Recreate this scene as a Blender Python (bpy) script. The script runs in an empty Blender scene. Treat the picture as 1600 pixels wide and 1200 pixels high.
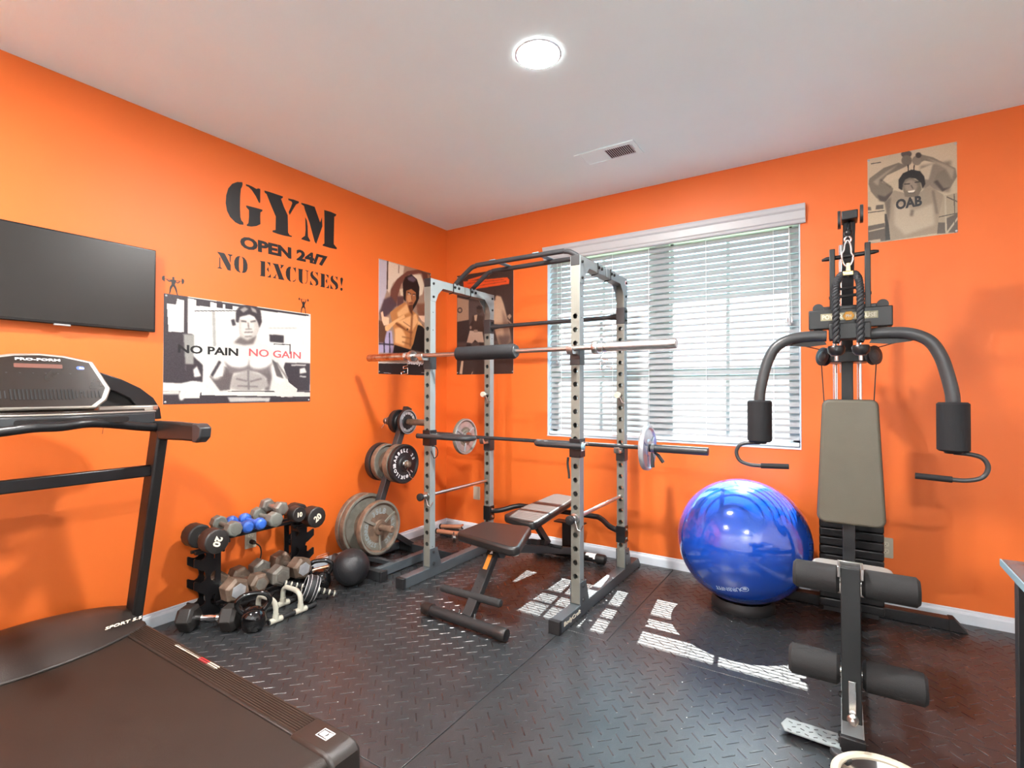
import bpy, math, random
import numpy as np
from mathutils import Vector, Matrix, Euler

random.seed(7)
PI = math.pi
scn = bpy.context.scene
C = scn.collection

# ------------------------------------------------------------ camera, sky, sun, exposure
cam_d = bpy.data.cameras.new('camera')
cam_d.sensor_width = 36.0
cam_d.lens = 799.6 / 1600 * 36.0
cam_d.clip_start = 0.02
cam = bpy.data.objects.new('camera', cam_d)
C.objects.link(cam)
cam.location = (3.081, -3.661, 1.2525)
cam.rotation_euler = Euler((math.radians(90.714), math.radians(-0.05), math.radians(32.79)), 'XYZ')
scn.camera = cam

world = bpy.data.worlds.new('sky')
scn.world = world
world.use_nodes = True
wn = world.node_tree
wn.nodes.clear()
wo = wn.nodes.new('ShaderNodeOutputWorld')
wb = wn.nodes.new('ShaderNodeBackground')
wb.inputs['Color'].default_value = (0.42, 0.78, 1.0, 1)
wb.inputs['Strength'].default_value = 3.2
wn.links.new(wb.outputs[0], wo.inputs['Surface'])

sun_d = bpy.data.lights.new('sun', 'SUN')
sun_d.energy = 18.0
sun_d.angle = math.radians(0.22)
sun_d.color = (1.0, 0.96, 0.9)
sun = bpy.data.objects.new('sun', sun_d)
C.objects.link(sun)
sun.location = (0, 6, 8)
sun.rotation_euler = (-Vector((-0.125, 1.0, 1.53))).to_track_quat('-Z', 'Y').to_euler()

LAMP = 415.0            # strength of the visible ceiling lamp and the added fill lamps
scn.view_settings.view_transform = 'Standard'
scn.view_settings.look = 'None'
scn.view_settings.gamma = 1.0
scn.view_settings.exposure = 1.62
scn.view_settings.use_curve_mapping = False

# ------------------------------------------------------------ materials
def mat(name, col, rough=0.5, metal=0.0, var=0.06, vscale=9.0, bump=0.0, bscale=120.0, coat=0.0, spec=0.5, emit=0.0, trans=0.0, col2=None, mix=(0.45, 0.6)):
    m = bpy.data.materials.new(name)
    if max(col) < 0.1: col = tuple(c * 0.5 for c in col)
    m.use_nodes = True
    nt = m.node_tree
    b = nt.nodes['Principled BSDF']
    tc = nt.nodes.new('ShaderNodeTexCoord')
    no = nt.nodes.new('ShaderNodeTexNoise')
    no.inputs['Scale'].default_value = vscale
    no.inputs['Detail'].default_value = 4.0
    nt.links.new(tc.outputs['Object'], no.inputs['Vector'])
    r = nt.nodes.new('ShaderNodeValToRGB')
    a = [max(0.0, c * (1 - var)) for c in col]
    z = [min(1.0, c * (1 + var)) for c in col]
    if col2:
        a, z = col, col2
        r.color_ramp.elements[0].position, r.color_ramp.elements[1].position = mix
    else:
        r.color_ramp.elements[0].position, r.color_ramp.elements[1].position = 0.3, 0.7
    r.color_ramp.elements[0].color = (*a, 1)
    r.color_ramp.elements[1].color = (*z, 1)
    nt.links.new(no.outputs['Fac'], r.inputs['Fac'])
    nt.links.new(r.outputs['Color'], b.inputs['Base Color'])
    b.inputs['Roughness'].default_value = rough
    b.inputs['Metallic'].default_value = metal
    b.inputs['Specular IOR Level'].default_value = spec
    if coat:
        b.inputs['Coat Weight'].default_value = coat
        b.inputs['Coat Roughness'].default_value = 0.08
    if trans:
        b.inputs['Transmission Weight'].default_value = trans
    if emit:
        nt.links.new(r.outputs['Color'], b.inputs['Emission Color'])
        b.inputs['Emission Strength'].default_value = emit
    if bump:
        n2 = nt.nodes.new('ShaderNodeTexNoise')
        n2.inputs['Scale'].default_value = bscale
        n2.inputs['Detail'].default_value = 3.0
        nt.links.new(tc.outputs['Object'], n2.inputs['Vector'])
        bp = nt.nodes.new('ShaderNodeBump')
        bp.inputs['Strength'].default_value = bump
        bp.inputs['Distance'].default_value = 0.003
        nt.links.new(n2.outputs['Fac'], bp.inputs['Height'])
        nt.links.new(bp.outputs['Normal'], b.inputs['Normal'])
    return m

M = dict(
    orange=mat('orange_paint', (0.78, 0.155, 0.0205), 0.5, var=0.02, vscale=3, bump=0.12, bscale=220),
    ceil=mat('ceiling_paint', (0.77, 0.965, 0.99), 0.9, var=0.015, vscale=2, bump=0.1, bscale=150),
    palewall=mat('pale_wall_paint', (0.9, 0.94, 0.96), 0.7, var=0.02),
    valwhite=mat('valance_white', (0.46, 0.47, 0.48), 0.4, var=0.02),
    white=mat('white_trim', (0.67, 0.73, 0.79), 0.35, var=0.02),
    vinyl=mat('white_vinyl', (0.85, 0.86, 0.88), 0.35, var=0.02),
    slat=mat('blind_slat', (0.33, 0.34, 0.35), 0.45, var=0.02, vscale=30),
    cord=mat('blind_cord', (0.8, 0.8, 0.8), 0.8),
    subfloor=mat('subfloor', (0.2, 0.19, 0.18), 0.8),
    rubber=mat('mat_rubber', (0.054, 0.06, 0.065), 0.33, var=0.18, vscale=5, bump=0.18, bscale=180, spec=0.65),
    tread=mat('tread_rubber', (0.045, 0.046, 0.05), 0.27, var=0.1, spec=0.7),
    grass=mat('lawn', (0.16, 0.22, 0.09), 0.9, var=0.3),
    brick=mat('exterior_cladding', (0.62, 0.60, 0.56), 0.8),
    black=mat('black_enamel', (0.018, 0.018, 0.020), 0.32, var=0.2, bump=0.05),
    blackm=mat('black_matte', (0.022, 0.022, 0.024), 0.6, var=0.2, bump=0.1),
    plastic=mat('black_plastic', (0.024, 0.022, 0.021), 0.42, var=0.15, bump=0.15, bscale=400),
    darkgrey=mat('dark_grey_enamel', (0.055, 0.060, 0.065), 0.38, var=0.1),
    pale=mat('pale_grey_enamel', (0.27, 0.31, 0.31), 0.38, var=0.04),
    tan=mat('grey_upright_enamel', (0.165, 0.165, 0.14), 0.42, var=0.06),
    footsteel=mat('slate_enamel', (0.075, 0.090, 0.100), 0.36, var=0.08),
    chrome=mat('chrome', (0.82, 0.82, 0.82), 0.12, metal=1.0, var=0.04, vscale=30),
    steel=mat('satin_steel', (0.55, 0.54, 0.52), 0.32, metal=1.0, var=0.08, vscale=40),
    rust=mat('worn_bar_steel', (0.50, 0.40, 0.33), 0.35, metal=1.0, var=0.1, vscale=25, col2=(0.36, 0.20, 0.12)),
    iron=mat('grey_cast_iron', (0.2, 0.19, 0.155), 0.5, metal=0.25, vscale=14, bump=0.5, bscale=90, col2=(0.25, 0.235, 0.20)),
    ironrust=mat('rusted_iron_edge', (0.15, 0.095, 0.065), 0.62, metal=0.2, vscale=20, bump=0.5, bscale=90, col2=(0.22, 0.14, 0.095)),
    blackiron=mat('black_iron', (0.035, 0.033, 0.034), 0.45, var=0.2, bump=0.4, bscale=100),
    plateblue=mat('plate_face_paint', (0.02, 0.024, 0.034), 0.35, var=0.15),
    silverpl=mat('silver_plate_face', (0.42, 0.44, 0.46), 0.35, metal=0.5, vscale=30, col2=(0.50, 0.51, 0.52)),
    hexg=mat('grey_hex_iron', (0.19, 0.18, 0.155), 0.48, metal=0.3, vscale=18, bump=0.4, bscale=70, col2=(0.15, 0.135, 0.115)),
    hexr=mat('brown_worn_iron', (0.12, 0.085, 0.06), 0.55, metal=0.2, vscale=16, bump=0.4, bscale=70, col2=(0.18, 0.125, 0.09)),
    rubberhead=mat('rubber_dumbbell', (0.040, 0.037, 0.034), 0.45, var=0.12, bump=0.15),
    neogrey=mat('grey_neoprene', (0.15, 0.155, 0.135), 0.5, var=0.06, bump=0.2, bscale=300),
    neoblue=mat('blue_neoprene', (0.030, 0.12, 0.50), 0.42, var=0.06, bump=0.2, bscale=300),
    numw=mat('cream_lettering', (0.85, 0.78, 0.62), 0.5, var=0.03),
    whitep=mat('white_print', (0.85, 0.85, 0.85), 0.5, var=0.02),
    blackp=mat('black_vinyl_decal', (0.022, 0.024, 0.026), 0.42, var=0.1),
    redp=mat('red_print', (0.55, 0.02, 0.03), 0.5, var=0.04),
    pinkp=mat('faded_red_print', (0.70, 0.10, 0.11), 0.5, var=0.04),
    orangep=mat('orange_label', (0.80, 0.25, 0.02), 0.5, var=0.03),
    yellow=mat('amber_emblem', (0.65, 0.30, 0.02), 0.4, var=0.05),
    olive=mat('olive_label', (0.30, 0.28, 0.17), 0.5, var=0.05),
    kettle=mat('gloss_black_vinyl', (0.010, 0.010, 0.011), 0.12, var=0.1, coat=0.5),
    medball=mat('medicine_ball_rubber', (0.026, 0.027, 0.031), 0.42, var=0.2, bump=0.4, bscale=250),
    ballblue=mat('blue_ball_vinyl', (0.006, 0.060, 0.42), 0.13, var=0.03, vscale=3, coat=0.6, spec=0.6),
    ballprint=mat('ball_print', (0.45, 0.62, 0.85), 0.35, var=0.03),
    pvc=mat('ivory_pvc', (0.46, 0.45, 0.37), 0.45, var=0.05),
    foam=mat('black_foam', (0.016, 0.018, 0.022), 0.75, var=0.1, bump=0.35, bscale=500),
    foamg=mat('charcoal_foam', (0.034, 0.034, 0.035), 0.8, var=0.1, bump=0.35, bscale=500),
    pad=mat('olive_grey_vinyl', (0.102, 0.092, 0.066), 0.5, var=0.05, bump=0.3, bscale=300),
    padlight=mat('light_grey_vinyl', (0.3, 0.29, 0.265), 0.45, var=0.04, bump=0.3, bscale=300),
    benchpad=mat('black_bench_vinyl', (0.035, 0.033, 0.032), 0.34, var=0.12, bump=0.2, bscale=300),
    machine=mat('machine_grey_green', (0.02, 0.024, 0.025), 0.42, var=0.1),
    armgrey=mat('arm_grey_enamel', (0.085, 0.090, 0.094), 0.36, var=0.08),
    rope=mat('black_nylon_rope', (0.035, 0.04, 0.047), 0.6, var=0.2, bump=0.4, bscale=200),
    brass=mat('brass_clasp', (0.60, 0.50, 0.25), 0.3, metal=1.0, var=0.05),
    screen=mat('dark_screen_glass', (0.022, 0.018, 0.014), 0.38, var=0.05),
    tvbezel=mat('tv_bezel', (0.02, 0.018, 0.018), 0.25, var=0.05),
    silverc=mat('silver_console_plastic', (0.36, 0.33, 0.29), 0.3, metal=0.5, var=0.04),
    brownpl=mat('treadmill_plastic', (0.050, 0.040, 0.034), 0.38, var=0.12, bump=0.2, bscale=400),
    rail=mat('treadmill_foot_rail', (0.075, 0.052, 0.04), 0.42, var=0.1, bump=0.1),
    belt=mat('treadmill_belt', (0.031, 0.022, 0.016), 0.5, var=0.16, vscale=6, bump=0.35, bscale=500),
    consoleface=mat('console_face', (0.042, 0.028, 0.022), 0.22, var=0.1),
    display=mat('lcd_window', (0.15, 0.06, 0.045), 0.25, var=0.05),
    bluelab=mat('blue_badge', (0.05, 0.11, 0.50), 0.4, var=0.05),
    ivory=mat('ivory_plastic', (0.62, 0.58, 0.46), 0.4, var=0.04),
    outlet=mat('outlet_plate', (0.48, 0.44, 0.34), 0.4, var=0.03),
    dark=mat('dark_slot', (0.008, 0.008, 0.008), 0.7),
    ventdark=mat('vent_shadow', (0.06, 0.06, 0.06), 0.8),
    skyblue=mat('pale_blue_glass_edge', (0.25, 0.42, 0.50), 0.2, var=0.03),
    desk=mat('desk_laminate', (0.10, 0.11, 0.12), 0.25, var=0.05),
    copper=mat('copper_foam_grip', (0.55, 0.26, 0.15), 0.45, metal=0.3, var=0.08),
    abwheel=mat('grey_wheel_rubber', (0.040, 0.048, 0.052), 0.5, var=0.1),
    lamp=mat('lamp_diffuser', (1.0, 0.97, 0.94), 0.5, var=0.0, emit=LAMP),
    glass=None,
)
g = bpy.data.materials.new('window_glass'); g.use_nodes = True
gn = g.node_tree; gn.nodes.clear()
go = gn.nodes.new('ShaderNodeOutputMaterial'); gm = gn.nodes.new('ShaderNodeMixShader')
gt = gn.nodes.new('ShaderNodeBsdfTransparent'); gg = gn.nodes.new('ShaderNodeBsdfGlossy')
gg.inputs['Roughness'].default_value = 0.02
gt.inputs['Color'].default_value = (0.95, 0.97, 0.97, 1)
gm.inputs[0].default_value = 0.06; gn.links.new(gt.outputs[0], gm.inputs[1]); gn.links.new(gg.outputs[0], gm.inputs[2])
gn.links.new(gm.outputs[0], go.inputs['Surface'])
M['glass'] = g

# ------------------------------------------------------------ mesh builder
class MB:
    def __init__(s):
        s.v = []; s.f = []
    def add(s, vs, fs):
        o = len(s.v)
        s.v += [tuple(v) for v in vs]
        s.f += [tuple(i + o for i in f) for f in fs]
        return s
    def box(s, x0, x1, y0, y1, z0, z1):
        return s.add([(x0, y0, z0), (x1, y0, z0), (x1, y1, z0), (x0, y1, z0), (x0, y0, z1), (x1, y0, z1), (x1, y1, z1), (x0, y1, z1)],
                     [(3, 2, 1, 0), (4, 5, 6, 7), (0, 1, 5, 4), (1, 2, 6, 5), (2, 3, 7, 6), (3, 0, 4, 7)])
    def obox(s, c, size, rot=(0, 0, 0)):
        R = Euler(rot).to_matrix()
        a, b, d = [q / 2 for q in size]
        vs = [R @ Vector((x, y, z)) + Vector(c) for z in (-d, d) for x, y in ((-a, -b), (a, -b), (a, b), (-a, b))]
        return s.add(vs, [(3, 2, 1, 0), (4, 5, 6, 7), (0, 1, 5, 4), (1, 2, 6, 5), (2, 3, 7, 6), (3, 0, 4, 7)])
    def beam(s, p, q, w, h, up=(0, 0, 1)):
        """rectangular bar from p to q; w across, h along up"""
        p, q = Vector(p), Vector(q)
        d = (q - p).normalized(); u = Vector(up)
        r = d.cross(u).normalized(); u = r.cross(d).normalized()
        vs = [c + r * a * w / 2 + u * b * h / 2 for c in (p, q) for a, b in ((-1, -1), (1, -1), (1, 1), (-1, 1))]
        return s.add(vs, [(0, 1, 2, 3), (7, 6, 5, 4), (0, 4, 5, 1), (1, 5, 6, 2), (2, 6, 7, 3), (3, 7, 4, 0)])
    def tube(s, pts, r, n=14, cap=True, r2=None):
        pts = [Vector(p) for p in pts]
        rs = r if isinstance(r, (list, tuple)) else [r] * len(pts)
        prev = None; rings = []
        for i, p in enumerate(pts):
            if i == 0: d = pts[1] - p
            elif i == len(pts) - 1: d = p - pts[i - 1]
            else: d = (pts[i + 1] - p).normalized() + (p - pts[i - 1]).normalized()
            d.normalize()
            if prev is None:
                a = Vector((0, 0, 1)) if abs(d.z) < 0.9 else Vector((1, 0, 0))
                u = d.cross(a).normalized()
            else:
                u = (prev - d * prev.dot(d)).normalized()
            prev = u; w = d.cross(u)
            rings.append([p + (u * math.cos(2 * PI * k / n) + w * math.sin(2 * PI * k / n)) * rs[i] for k in range(n)])
        vs = [v for ring in rings for v in ring]
        fs = [(i * n + k, i * n + (k + 1) % n, (i + 1) * n + (k + 1) % n, (i + 1) * n + k) for i in range(len(pts) - 1) for k in range(n)]
        if cap:
            fs.append(tuple(reversed(range(n)))); fs.append(tuple((len(pts) - 1) * n + k for k in range(n)))
        return s.add(vs, fs)
    def lathe(s, prof, c=(0, 0, 0), ax=(0, 0, 1), n=32, close=False, phase=0.0):
        """prof: list of (radius, height along ax)"""
        ax = Vector(ax).normalized()
        a = Vector((0, 0, 1)) if abs(ax.z) < 0.9 else Vector((1, 0, 0))
        u = ax.cross(a).normalized(); w = ax.cross(u)
        c = Vector(c)
        vs = []
        for (r, h) in prof:
            for k in range(n):
                t = 2 * PI * k / n + phase
                vs.append(c + ax * h + (u * math.cos(t) + w * math.sin(t)) * r)
        m = len(prof); fs = []
        for i in range(m - 1 + (1 if close else 0)):
            j = (i + 1) % m
            for k in range(n):
                fs.append((i * n + k, i * n + (k + 1) % n, j * n + (k + 1) % n, j * n + k))
        if not close:
            if prof[0][0] > 1e-6: fs.append(tuple(reversed(range(n))))
            if prof[-1][0] > 1e-6: fs.append(tuple((m - 1) * n + k for k in range(n)))
        return s.add(vs, fs)
    def prism(s, poly, o, u, v, t):
        """2D polygon in plane (o,u,v), extruded by vector t"""
        o, u, v, t = Vector(o), Vector(u), Vector(v), Vector(t)
        n = len(poly)
        a = [o + u * x + v * y for x, y in poly]
        vs = a + [p + t for p in a]
        fs = [tuple(reversed(range(n))), tuple(range(n, 2 * n))] + [(i, (i + 1) % n, n + (i + 1) % n, n + i) for i in range(n)]
        return s.add(vs, fs)
    def sphere(s, c, r, n=32, m=18, sz=1.0):
        prof = [(max(r * math.sin(PI * i / m), 0.0), -r * sz * math.cos(PI * i / m)) for i in range(m + 1)]
        prof[0] = (1e-5, prof[0][1]); prof[-1] = (1e-5, prof[-1][1])
        return s.lathe(prof, c, (0, 0, 1), n)
    def xf(s, mtx):
        s.v = [tuple(mtx @ Vector(v)) for v in s.v]
        return s

def obj(name, mb, m, parent=None, smooth=True, bevel=0.0, seg=2, angle=35, kind=None, subsurf=0):
    me = bpy.data.meshes.new(name)
    me.from_pydata(mb.v, [], mb.f)
    me.validate(); me.update()
    import bmesh
    bm = bmesh.new(); bm.from_mesh(me)
    bmesh.ops.remove_doubles(bm, verts=bm.verts, dist=1e-6)
    bmesh.ops.recalc_face_normals(bm, faces=bm.faces)
    bm.to_mesh(me); bm.free()
    me.materials.append(M[m] if isinstance(m, str) else m)
    o = bpy.data.objects.new(name, me)
    C.objects.link(o)
    if parent is not None:
        o.parent = parent
        o.matrix_parent_inverse = parent_world(parent).inverted()
    if subsurf:
        sm = o.modifiers.new('subdivision', 'SUBSURF'); sm.levels = subsurf; sm.render_levels = subsurf
    if bevel:
        b = o.modifiers.new('bevel', 'BEVEL'); b.width = bevel; b.segments = seg
        b.limit_method = 'ANGLE'; b.angle_limit = math.radians(40); b.harden_normals = False
    if smooth:
        for p in me.polygons: p.use_smooth = True
        me.set_sharp_from_angle(angle=math.radians(angle))
    if kind: o['kind'] = kind
    return o

def parent_world(o):
    m = Matrix.LocRotScale(o.location, o.rotation_euler, o.scale)
    if o.parent is not None:
        m = parent_world(o.parent) @ o.matrix_parent_inverse @ m
    return m

def tag(o, label, cat, group=None):
    o['label'] = label; o['category'] = cat
    if group: o['group'] = group
    return o

def thing(name, label, cat, loc=(0, 0, 0), group=None, rotz=0.0):
    o = bpy.data.objects.new(name, None)
    o.empty_display_size = 0.1
    C.objects.link(o); o.location = loc; o.rotation_euler = (0, 0, rotz)
    return tag(o, label, cat, group)

def struct(name, mb, m, **k):
    o = obj(name, mb, m, **k)
    if o.parent is None: o['kind'] = 'structure'
    return o

def arc(c, r, a0, a1, n, u, v):
    c, u, v = Vector(c), Vector(u), Vector(v)
    return [c + u * math.cos(a0 + (a1 - a0) * i / n) * r + v * math.sin(a0 + (a1 - a0) * i / n) * r for i in range(n + 1)]

def smoothpath(pts, k=6):
    """Catmull-Rom through the points"""
    P = [Vector(p) for p in pts]
    P = [P[0] * 2 - P[1]] + P + [P[-1] * 2 - P[-2]]
    out = []
    for i in range(1, len(P) - 2):
        for j in range(k):
            t = j / k
            a, b, c, d = P[i - 1], P[i], P[i + 1], P[i + 2]
            out.append(0.5 * ((2 * b) + (c - a) * t + (2 * a - 5 * b + 4 * c - d) * t * t + (3 * b - a - 3 * c + d) * t ** 3))
    out.append(P[-2])
    return out

def holed(outer, holes, o, u, v, t):
    """flat plate with openings: outer outline and hole outlines in plane (o,u,v), thickness vector t"""
    cu = bpy.data.curves.new('h', 'CURVE'); cu.dimensions = '2D'; cu.fill_mode = 'BOTH'
    for P in [outer] + holes:
        sp = cu.splines.new('POLY'); sp.points.add(len(P) - 1); sp.use_cyclic_u = True
        for k, (x, y) in enumerate(P): sp.points[k].co = (x, y, 0, 1)
    co = bpy.data.objects.new('h', cu); C.objects.link(co)
    me = bpy.data.meshes.new_from_object(co.evaluated_get(bpy.context.evaluated_depsgraph_get()))
    o, u, v, t = Vector(o), Vector(u), Vector(v), Vector(t)
    vs = [o + u * q.co.x + v * q.co.y for q in me.vertices]; fs = [tuple(p.vertices) for p in me.polygons]
    bpy.data.objects.remove(co); bpy.data.curves.remove(cu); bpy.data.meshes.remove(me)
    n = len(vs); mb = MB()
    ed = {}
    for f in fs:
        for i in range(len(f)):
            e = tuple(sorted((f[i], f[(i + 1) % len(f)]))); ed[e] = ed.get(e, 0) + 1
    mb.add(vs + [p + t for p in vs], fs + [tuple(n + i for i in reversed(f)) for f in fs] + [(a, b, b + n, a + n) for (a, b), c in ed.items() if c == 1])
    return mb

def rrect(w, h, r, n=4):
    pts = []
    for cx, cy, a in ((w / 2 - r, h / 2 - r, 0), (-w / 2 + r, h / 2 - r, PI / 2), (-w / 2 + r, -h / 2 + r, PI), (w / 2 - r, -h / 2 + r, 1.5 * PI)):
        for i in range(n + 1):
            t = a + PI / 2 * i / n
            pts.append((cx + r * math.cos(t), cy + r * math.sin(t)))
    return pts

# ------------------------------------------------------------ lettering
def text_mb(txt, size, o, u, v, depth=0.0006, bold=0.0, sx=1.0, width=None, align='CENTER', shear=0.0):
    """lettering as flat raised geometry in plane (o,u,v); width: fit to that length"""
    cu = bpy.data.curves.new('t', 'FONT'); cu.body = txt; cu.size = 1.0
    cu.align_x = align; cu.align_y = 'CENTER'; cu.offset = bold; cu.resolution_u = 3; cu.shear = shear
    to = bpy.data.objects.new('t', cu); C.objects.link(to)
    dg = bpy.context.evaluated_depsgraph_get()
    me = bpy.data.meshes.new_from_object(to.evaluated_get(dg))
    o, u, v = Vector(o), Vector(u).normalized(), Vector(v).normalized()
    n = u.cross(v)
    vs = [(p.co.x, p.co.y) for p in me.vertices]
    fs = [tuple(p.vertices) for p in me.polygons]
    bpy.data.objects.remove(to); bpy.data.curves.remove(cu); bpy.data.meshes.remove(me)
    if not vs: return MB()
    xs = [a[0] for a in vs]; ys = [a[1] for a in vs]
    cy = (min(ys) + max(ys)) / 2
    h = max(ys) - min(ys)
    ky = size / h
    kx = ky * sx
    if width: kx = width / (max(xs) - min(xs))
    cx = (min(xs) + max(xs)) / 2 if align == 'CENTER' else 0
    P = [o + u * ((a - cx) * kx) + v * ((b - cy) * ky) + n * depth for a, b in vs]
    mb = MB(); mb.add(P, fs)
    # side walls
    from collections import Counter
    ed = Counter()
    for f in fs:
        for i in range(len(f)): ed[tuple(sorted((f[i], f[(i + 1) % len(f)])))] += 1
    be = [e for e, c in ed.items() if c == 1]
    Q = [p - n * (depth + 0.0002) for p in P]
    off = len(mb.v)
    mb.v += [tuple(q) for q in Q]
    for a, b in be: mb.f.append((a, b, b + off, a + off))
    return mb

def ring_text(txt, r, size, c, u, v, a0, a1, bold=0.02, depth=0.0008, inward=False):
    """characters set round a circle; angles in degrees, clockwise from a0 to a1"""
    mb = MB(); n = max(1, len(txt) - 1); u, v, c = Vector(u), Vector(v), Vector(c)
    for i, ch in enumerate(txt):
        if ch == ' ': continue
        a = math.radians(a0 + (a1 - a0) * i / n)
        d = u * math.cos(a) + v * math.sin(a)
        t = u * math.sin(a) - v * math.cos(a)
        up = d
        if inward: t, up = -t, -d
        q = text_mb(ch, size, c + d * r, t, up, depth, bold)
        mb.add(q.v, q.f)
    return mb

# ------------------------------------------------------------ room shell
H = 2.74; XR = 4.85; YF = -5.3; WT = 0.14
WX0, WX1, WZ0, WZ1 = 1.066, 2.868, 0.888, 2.375
b = MB()
b.box(-WT, WX0, 0, WT, 0, H); b.box(WX1, XR + WT, 0, WT, 0, H); b.box(WX0, WX1, 0, WT, 0, WZ0); b.box(WX0, WX1, 0, WT, WZ1, H)
struct('wall_back', b, 'orange', smooth=False)
struct('wall_left', MB().box(-WT, 0, YF, 0, 0, H), 'orange', smooth=False)
struct('wall_right', MB().box(XR, XR + WT, YF, 0, 0, H), 'palewall', smooth=False)
struct('wall_front', MB().box(-WT, XR + WT, YF - WT, YF, 0, H), 'palewall', smooth=False)
struct('floor', MB().box(-WT, XR + WT, YF - WT, WT, -0.08, -0.012), 'subfloor', smooth=False)
struct('ceiling', MB().box(-WT, XR + WT, YF - WT, WT, H, H + 0.12), 'ceil', smooth=False)
BP = [(0, -0.012), (0.014, -0.012), (0.014, 0.048), (0.011, 0.056), (0.007, 0.060), (0.006, 0.068), (0.0, 0.072)]
struct('baseboard_left', MB().prism(BP, (0, 0, 0), (1, 0, 0), (0, 0, 1), (0, YF, 0)), 'white', smooth=False)
struct('baseboard_back', MB().prism(BP, (0, 0, 0), (0, -1, 0), (0, 0, 1), (XR, 0, 0)), 'white', smooth=False)
struct('baseboard_right', MB().prism(BP, (XR, 0, 0), (-1, 0, 0), (0, 0, 1), (0, YF, 0)), 'white', smooth=False)
struct('baseboard_front', MB().prism(BP, (0, YF, 0), (0, 1, 0), (0, 0, 1), (XR, 0, 0)), 'white', smooth=False)

# window: white drywall returns, vinyl frame with two double-hung sashes, grilles, glass
b = MB()
b.box(WX0 - 0.002, WX0 + 0.006, 0.0, 0.10, WZ0, WZ1); b.box(WX1 - 0.006, WX1 + 0.002, 0.0, 0.10, WZ0, WZ1)
b.box(WX0, WX1, 0.0, 0.10, WZ1 - 0.006, WZ1); b.box(WX0, WX1, -0.006, 0.10, WZ0 - 0.004, WZ0 + 0.006)
struct('trim_1', b, 'white', smooth=False)
win = bpy.data.objects.new('window_1', None); C.objects.link(win); win['kind'] = 'structure'; win.location = (1.967, 0.11, 1.6)
f = MB(); y0, y1 = 0.085, 0.135
f.box(WX0, WX0 + 0.05, y0, y1, WZ0, WZ1); f.box(WX1 - 0.05, WX1, y0, y1, WZ0, WZ1)
f.box(WX0, WX1, y0, y1, WZ0, WZ0 + 0.055); f.box(WX0, WX1, y0, y1, WZ1 - 0.05, WZ1)
obj('window_frame', f, 'vinyl', win, bevel=0.003, seg=1)
obj('center_mullion', MB().box(1.90, 2.032, 0.08, 0.14, WZ0, WZ1), 'vinyl', win, bevel=0.003, seg=1)
for x0, x1 in ((WX0 + 0.05, 1.90), (2.032, WX1 - 0.05)):
    for z0, z1, yy in ((WZ0 + 0.055, 1.475, 0.09), (1.455, WZ1 - 0.05, 0.112)):
        s = MB(); w = 0.024
        s.box(x0, x0 + w, yy, yy + 0.02, z0, z1); s.box(x1 - w, x1, yy, yy + 0.02, z0, z1)
        s.box(x0, x1, yy, yy + 0.02, z0, z0 + w); s.box(x0, x1, yy, yy + 0.02, z1 - w, z1)
        sash = obj('sash', s, 'vinyl', win, bevel=0.002, seg=1)
        obj('grille_bar', MB().box((x0 + x1) / 2 - 0.011, (x0 + x1) / 2 + 0.011, yy + 0.005, yy + 0.013, z0, z1), 'vinyl', sash, smooth=False)
        obj('pane', MB().box(x0 + w, x1 - w, yy + 0.009, yy + 0.0095, z0 + w, z1 - w), 'glass', sash, smooth=False)

# outside: lawn, cladding ledge and roof eave that shades the top of the window
struct('ground_outside', MB().box(-14, 18, WT + 0.05, 22, -0.7, -0.5), 'grass', smooth=False)
b = MB(); b.box(-0.6, XR + 0.6, WT, WT + 0.42, 2.66, 2.80)
struct('roof_eave', b, 'brick', smooth=False)

# blind
bl = thing('window_blind', 'white horizontal faux wood blind with slats tilted open, covering the window', 'blind', (1.967, 0.0, 2.35))
slat_mesh = None
SL = 0.0505; TILT = math.radians(52.5); pitch = 0.0425
prof = []
for i in range(5):
    t = -1 + i / 2
    prof.append((t * SL / 2, 0.0016 - 0.0016 * t * t))
poly = prof + [(a, c + 0.0026) for a, c in reversed(prof)]
zz = 2.275; k = 0
x0, x1 = WX0 + 0.012, WX1 - 0.012
while zz > WZ0 + 0.055:
    if slat_mesh is None:
        sb = MB()
        # local: slat cross-section turned so that its room-side edge points down
        u = Vector((0, math.cos(TILT), math.sin(TILT))); v = Vector((0, -math.sin(TILT), math.cos(TILT)))
        sb.prism(poly, (x0, 0, 0), u, v, (x1 - x0, 0, 0))
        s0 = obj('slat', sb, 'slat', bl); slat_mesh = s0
        s0.location = (0, 0.040, zz)
    else:
        s = slat_mesh.copy(); C.objects.link(s); s.location = (0, 0.040, zz)
    zz -= pitch; k += 1
obj('bottom_rail', MB().box(x0, x1, 0.014, 0.064, WZ0 + 0.012, WZ0 + 0.034), 'vinyl', bl, bevel=0.003)
obj('head_rail', MB().box(x0, x1, 0.012, 0.068, 2.31, 2.368), 'vinyl', bl, bevel=0.002)
VP = [(0.010, 2.298), (-0.018, 2.298), (-0.022, 2.306), (-0.020, 2.318), (-0.026, 2.326), (-0.028, 2.372), (-0.036, 2.384), (-0.040, 2.402), (-0.044, 2.412), (-0.030, 2.414), (-0.001, 2.414), (-0.001, 2.380), (0.010, 2.372)]
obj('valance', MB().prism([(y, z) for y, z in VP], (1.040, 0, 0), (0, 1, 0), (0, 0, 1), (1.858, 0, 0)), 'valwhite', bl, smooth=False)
for x in (1.185, 1.62, 1.90, 2.30, 2.715):
    obj('ladder_cord', MB().tube([(x, 0.016, 2.31), (x, 0.016, WZ0 + 0.03)], 0.0014, 6).tube([(x + 0.012, 0.064, 2.31), (x + 0.012, 0.064, WZ0 + 0.03)], 0.0014, 6), 'cord', bl)
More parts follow.
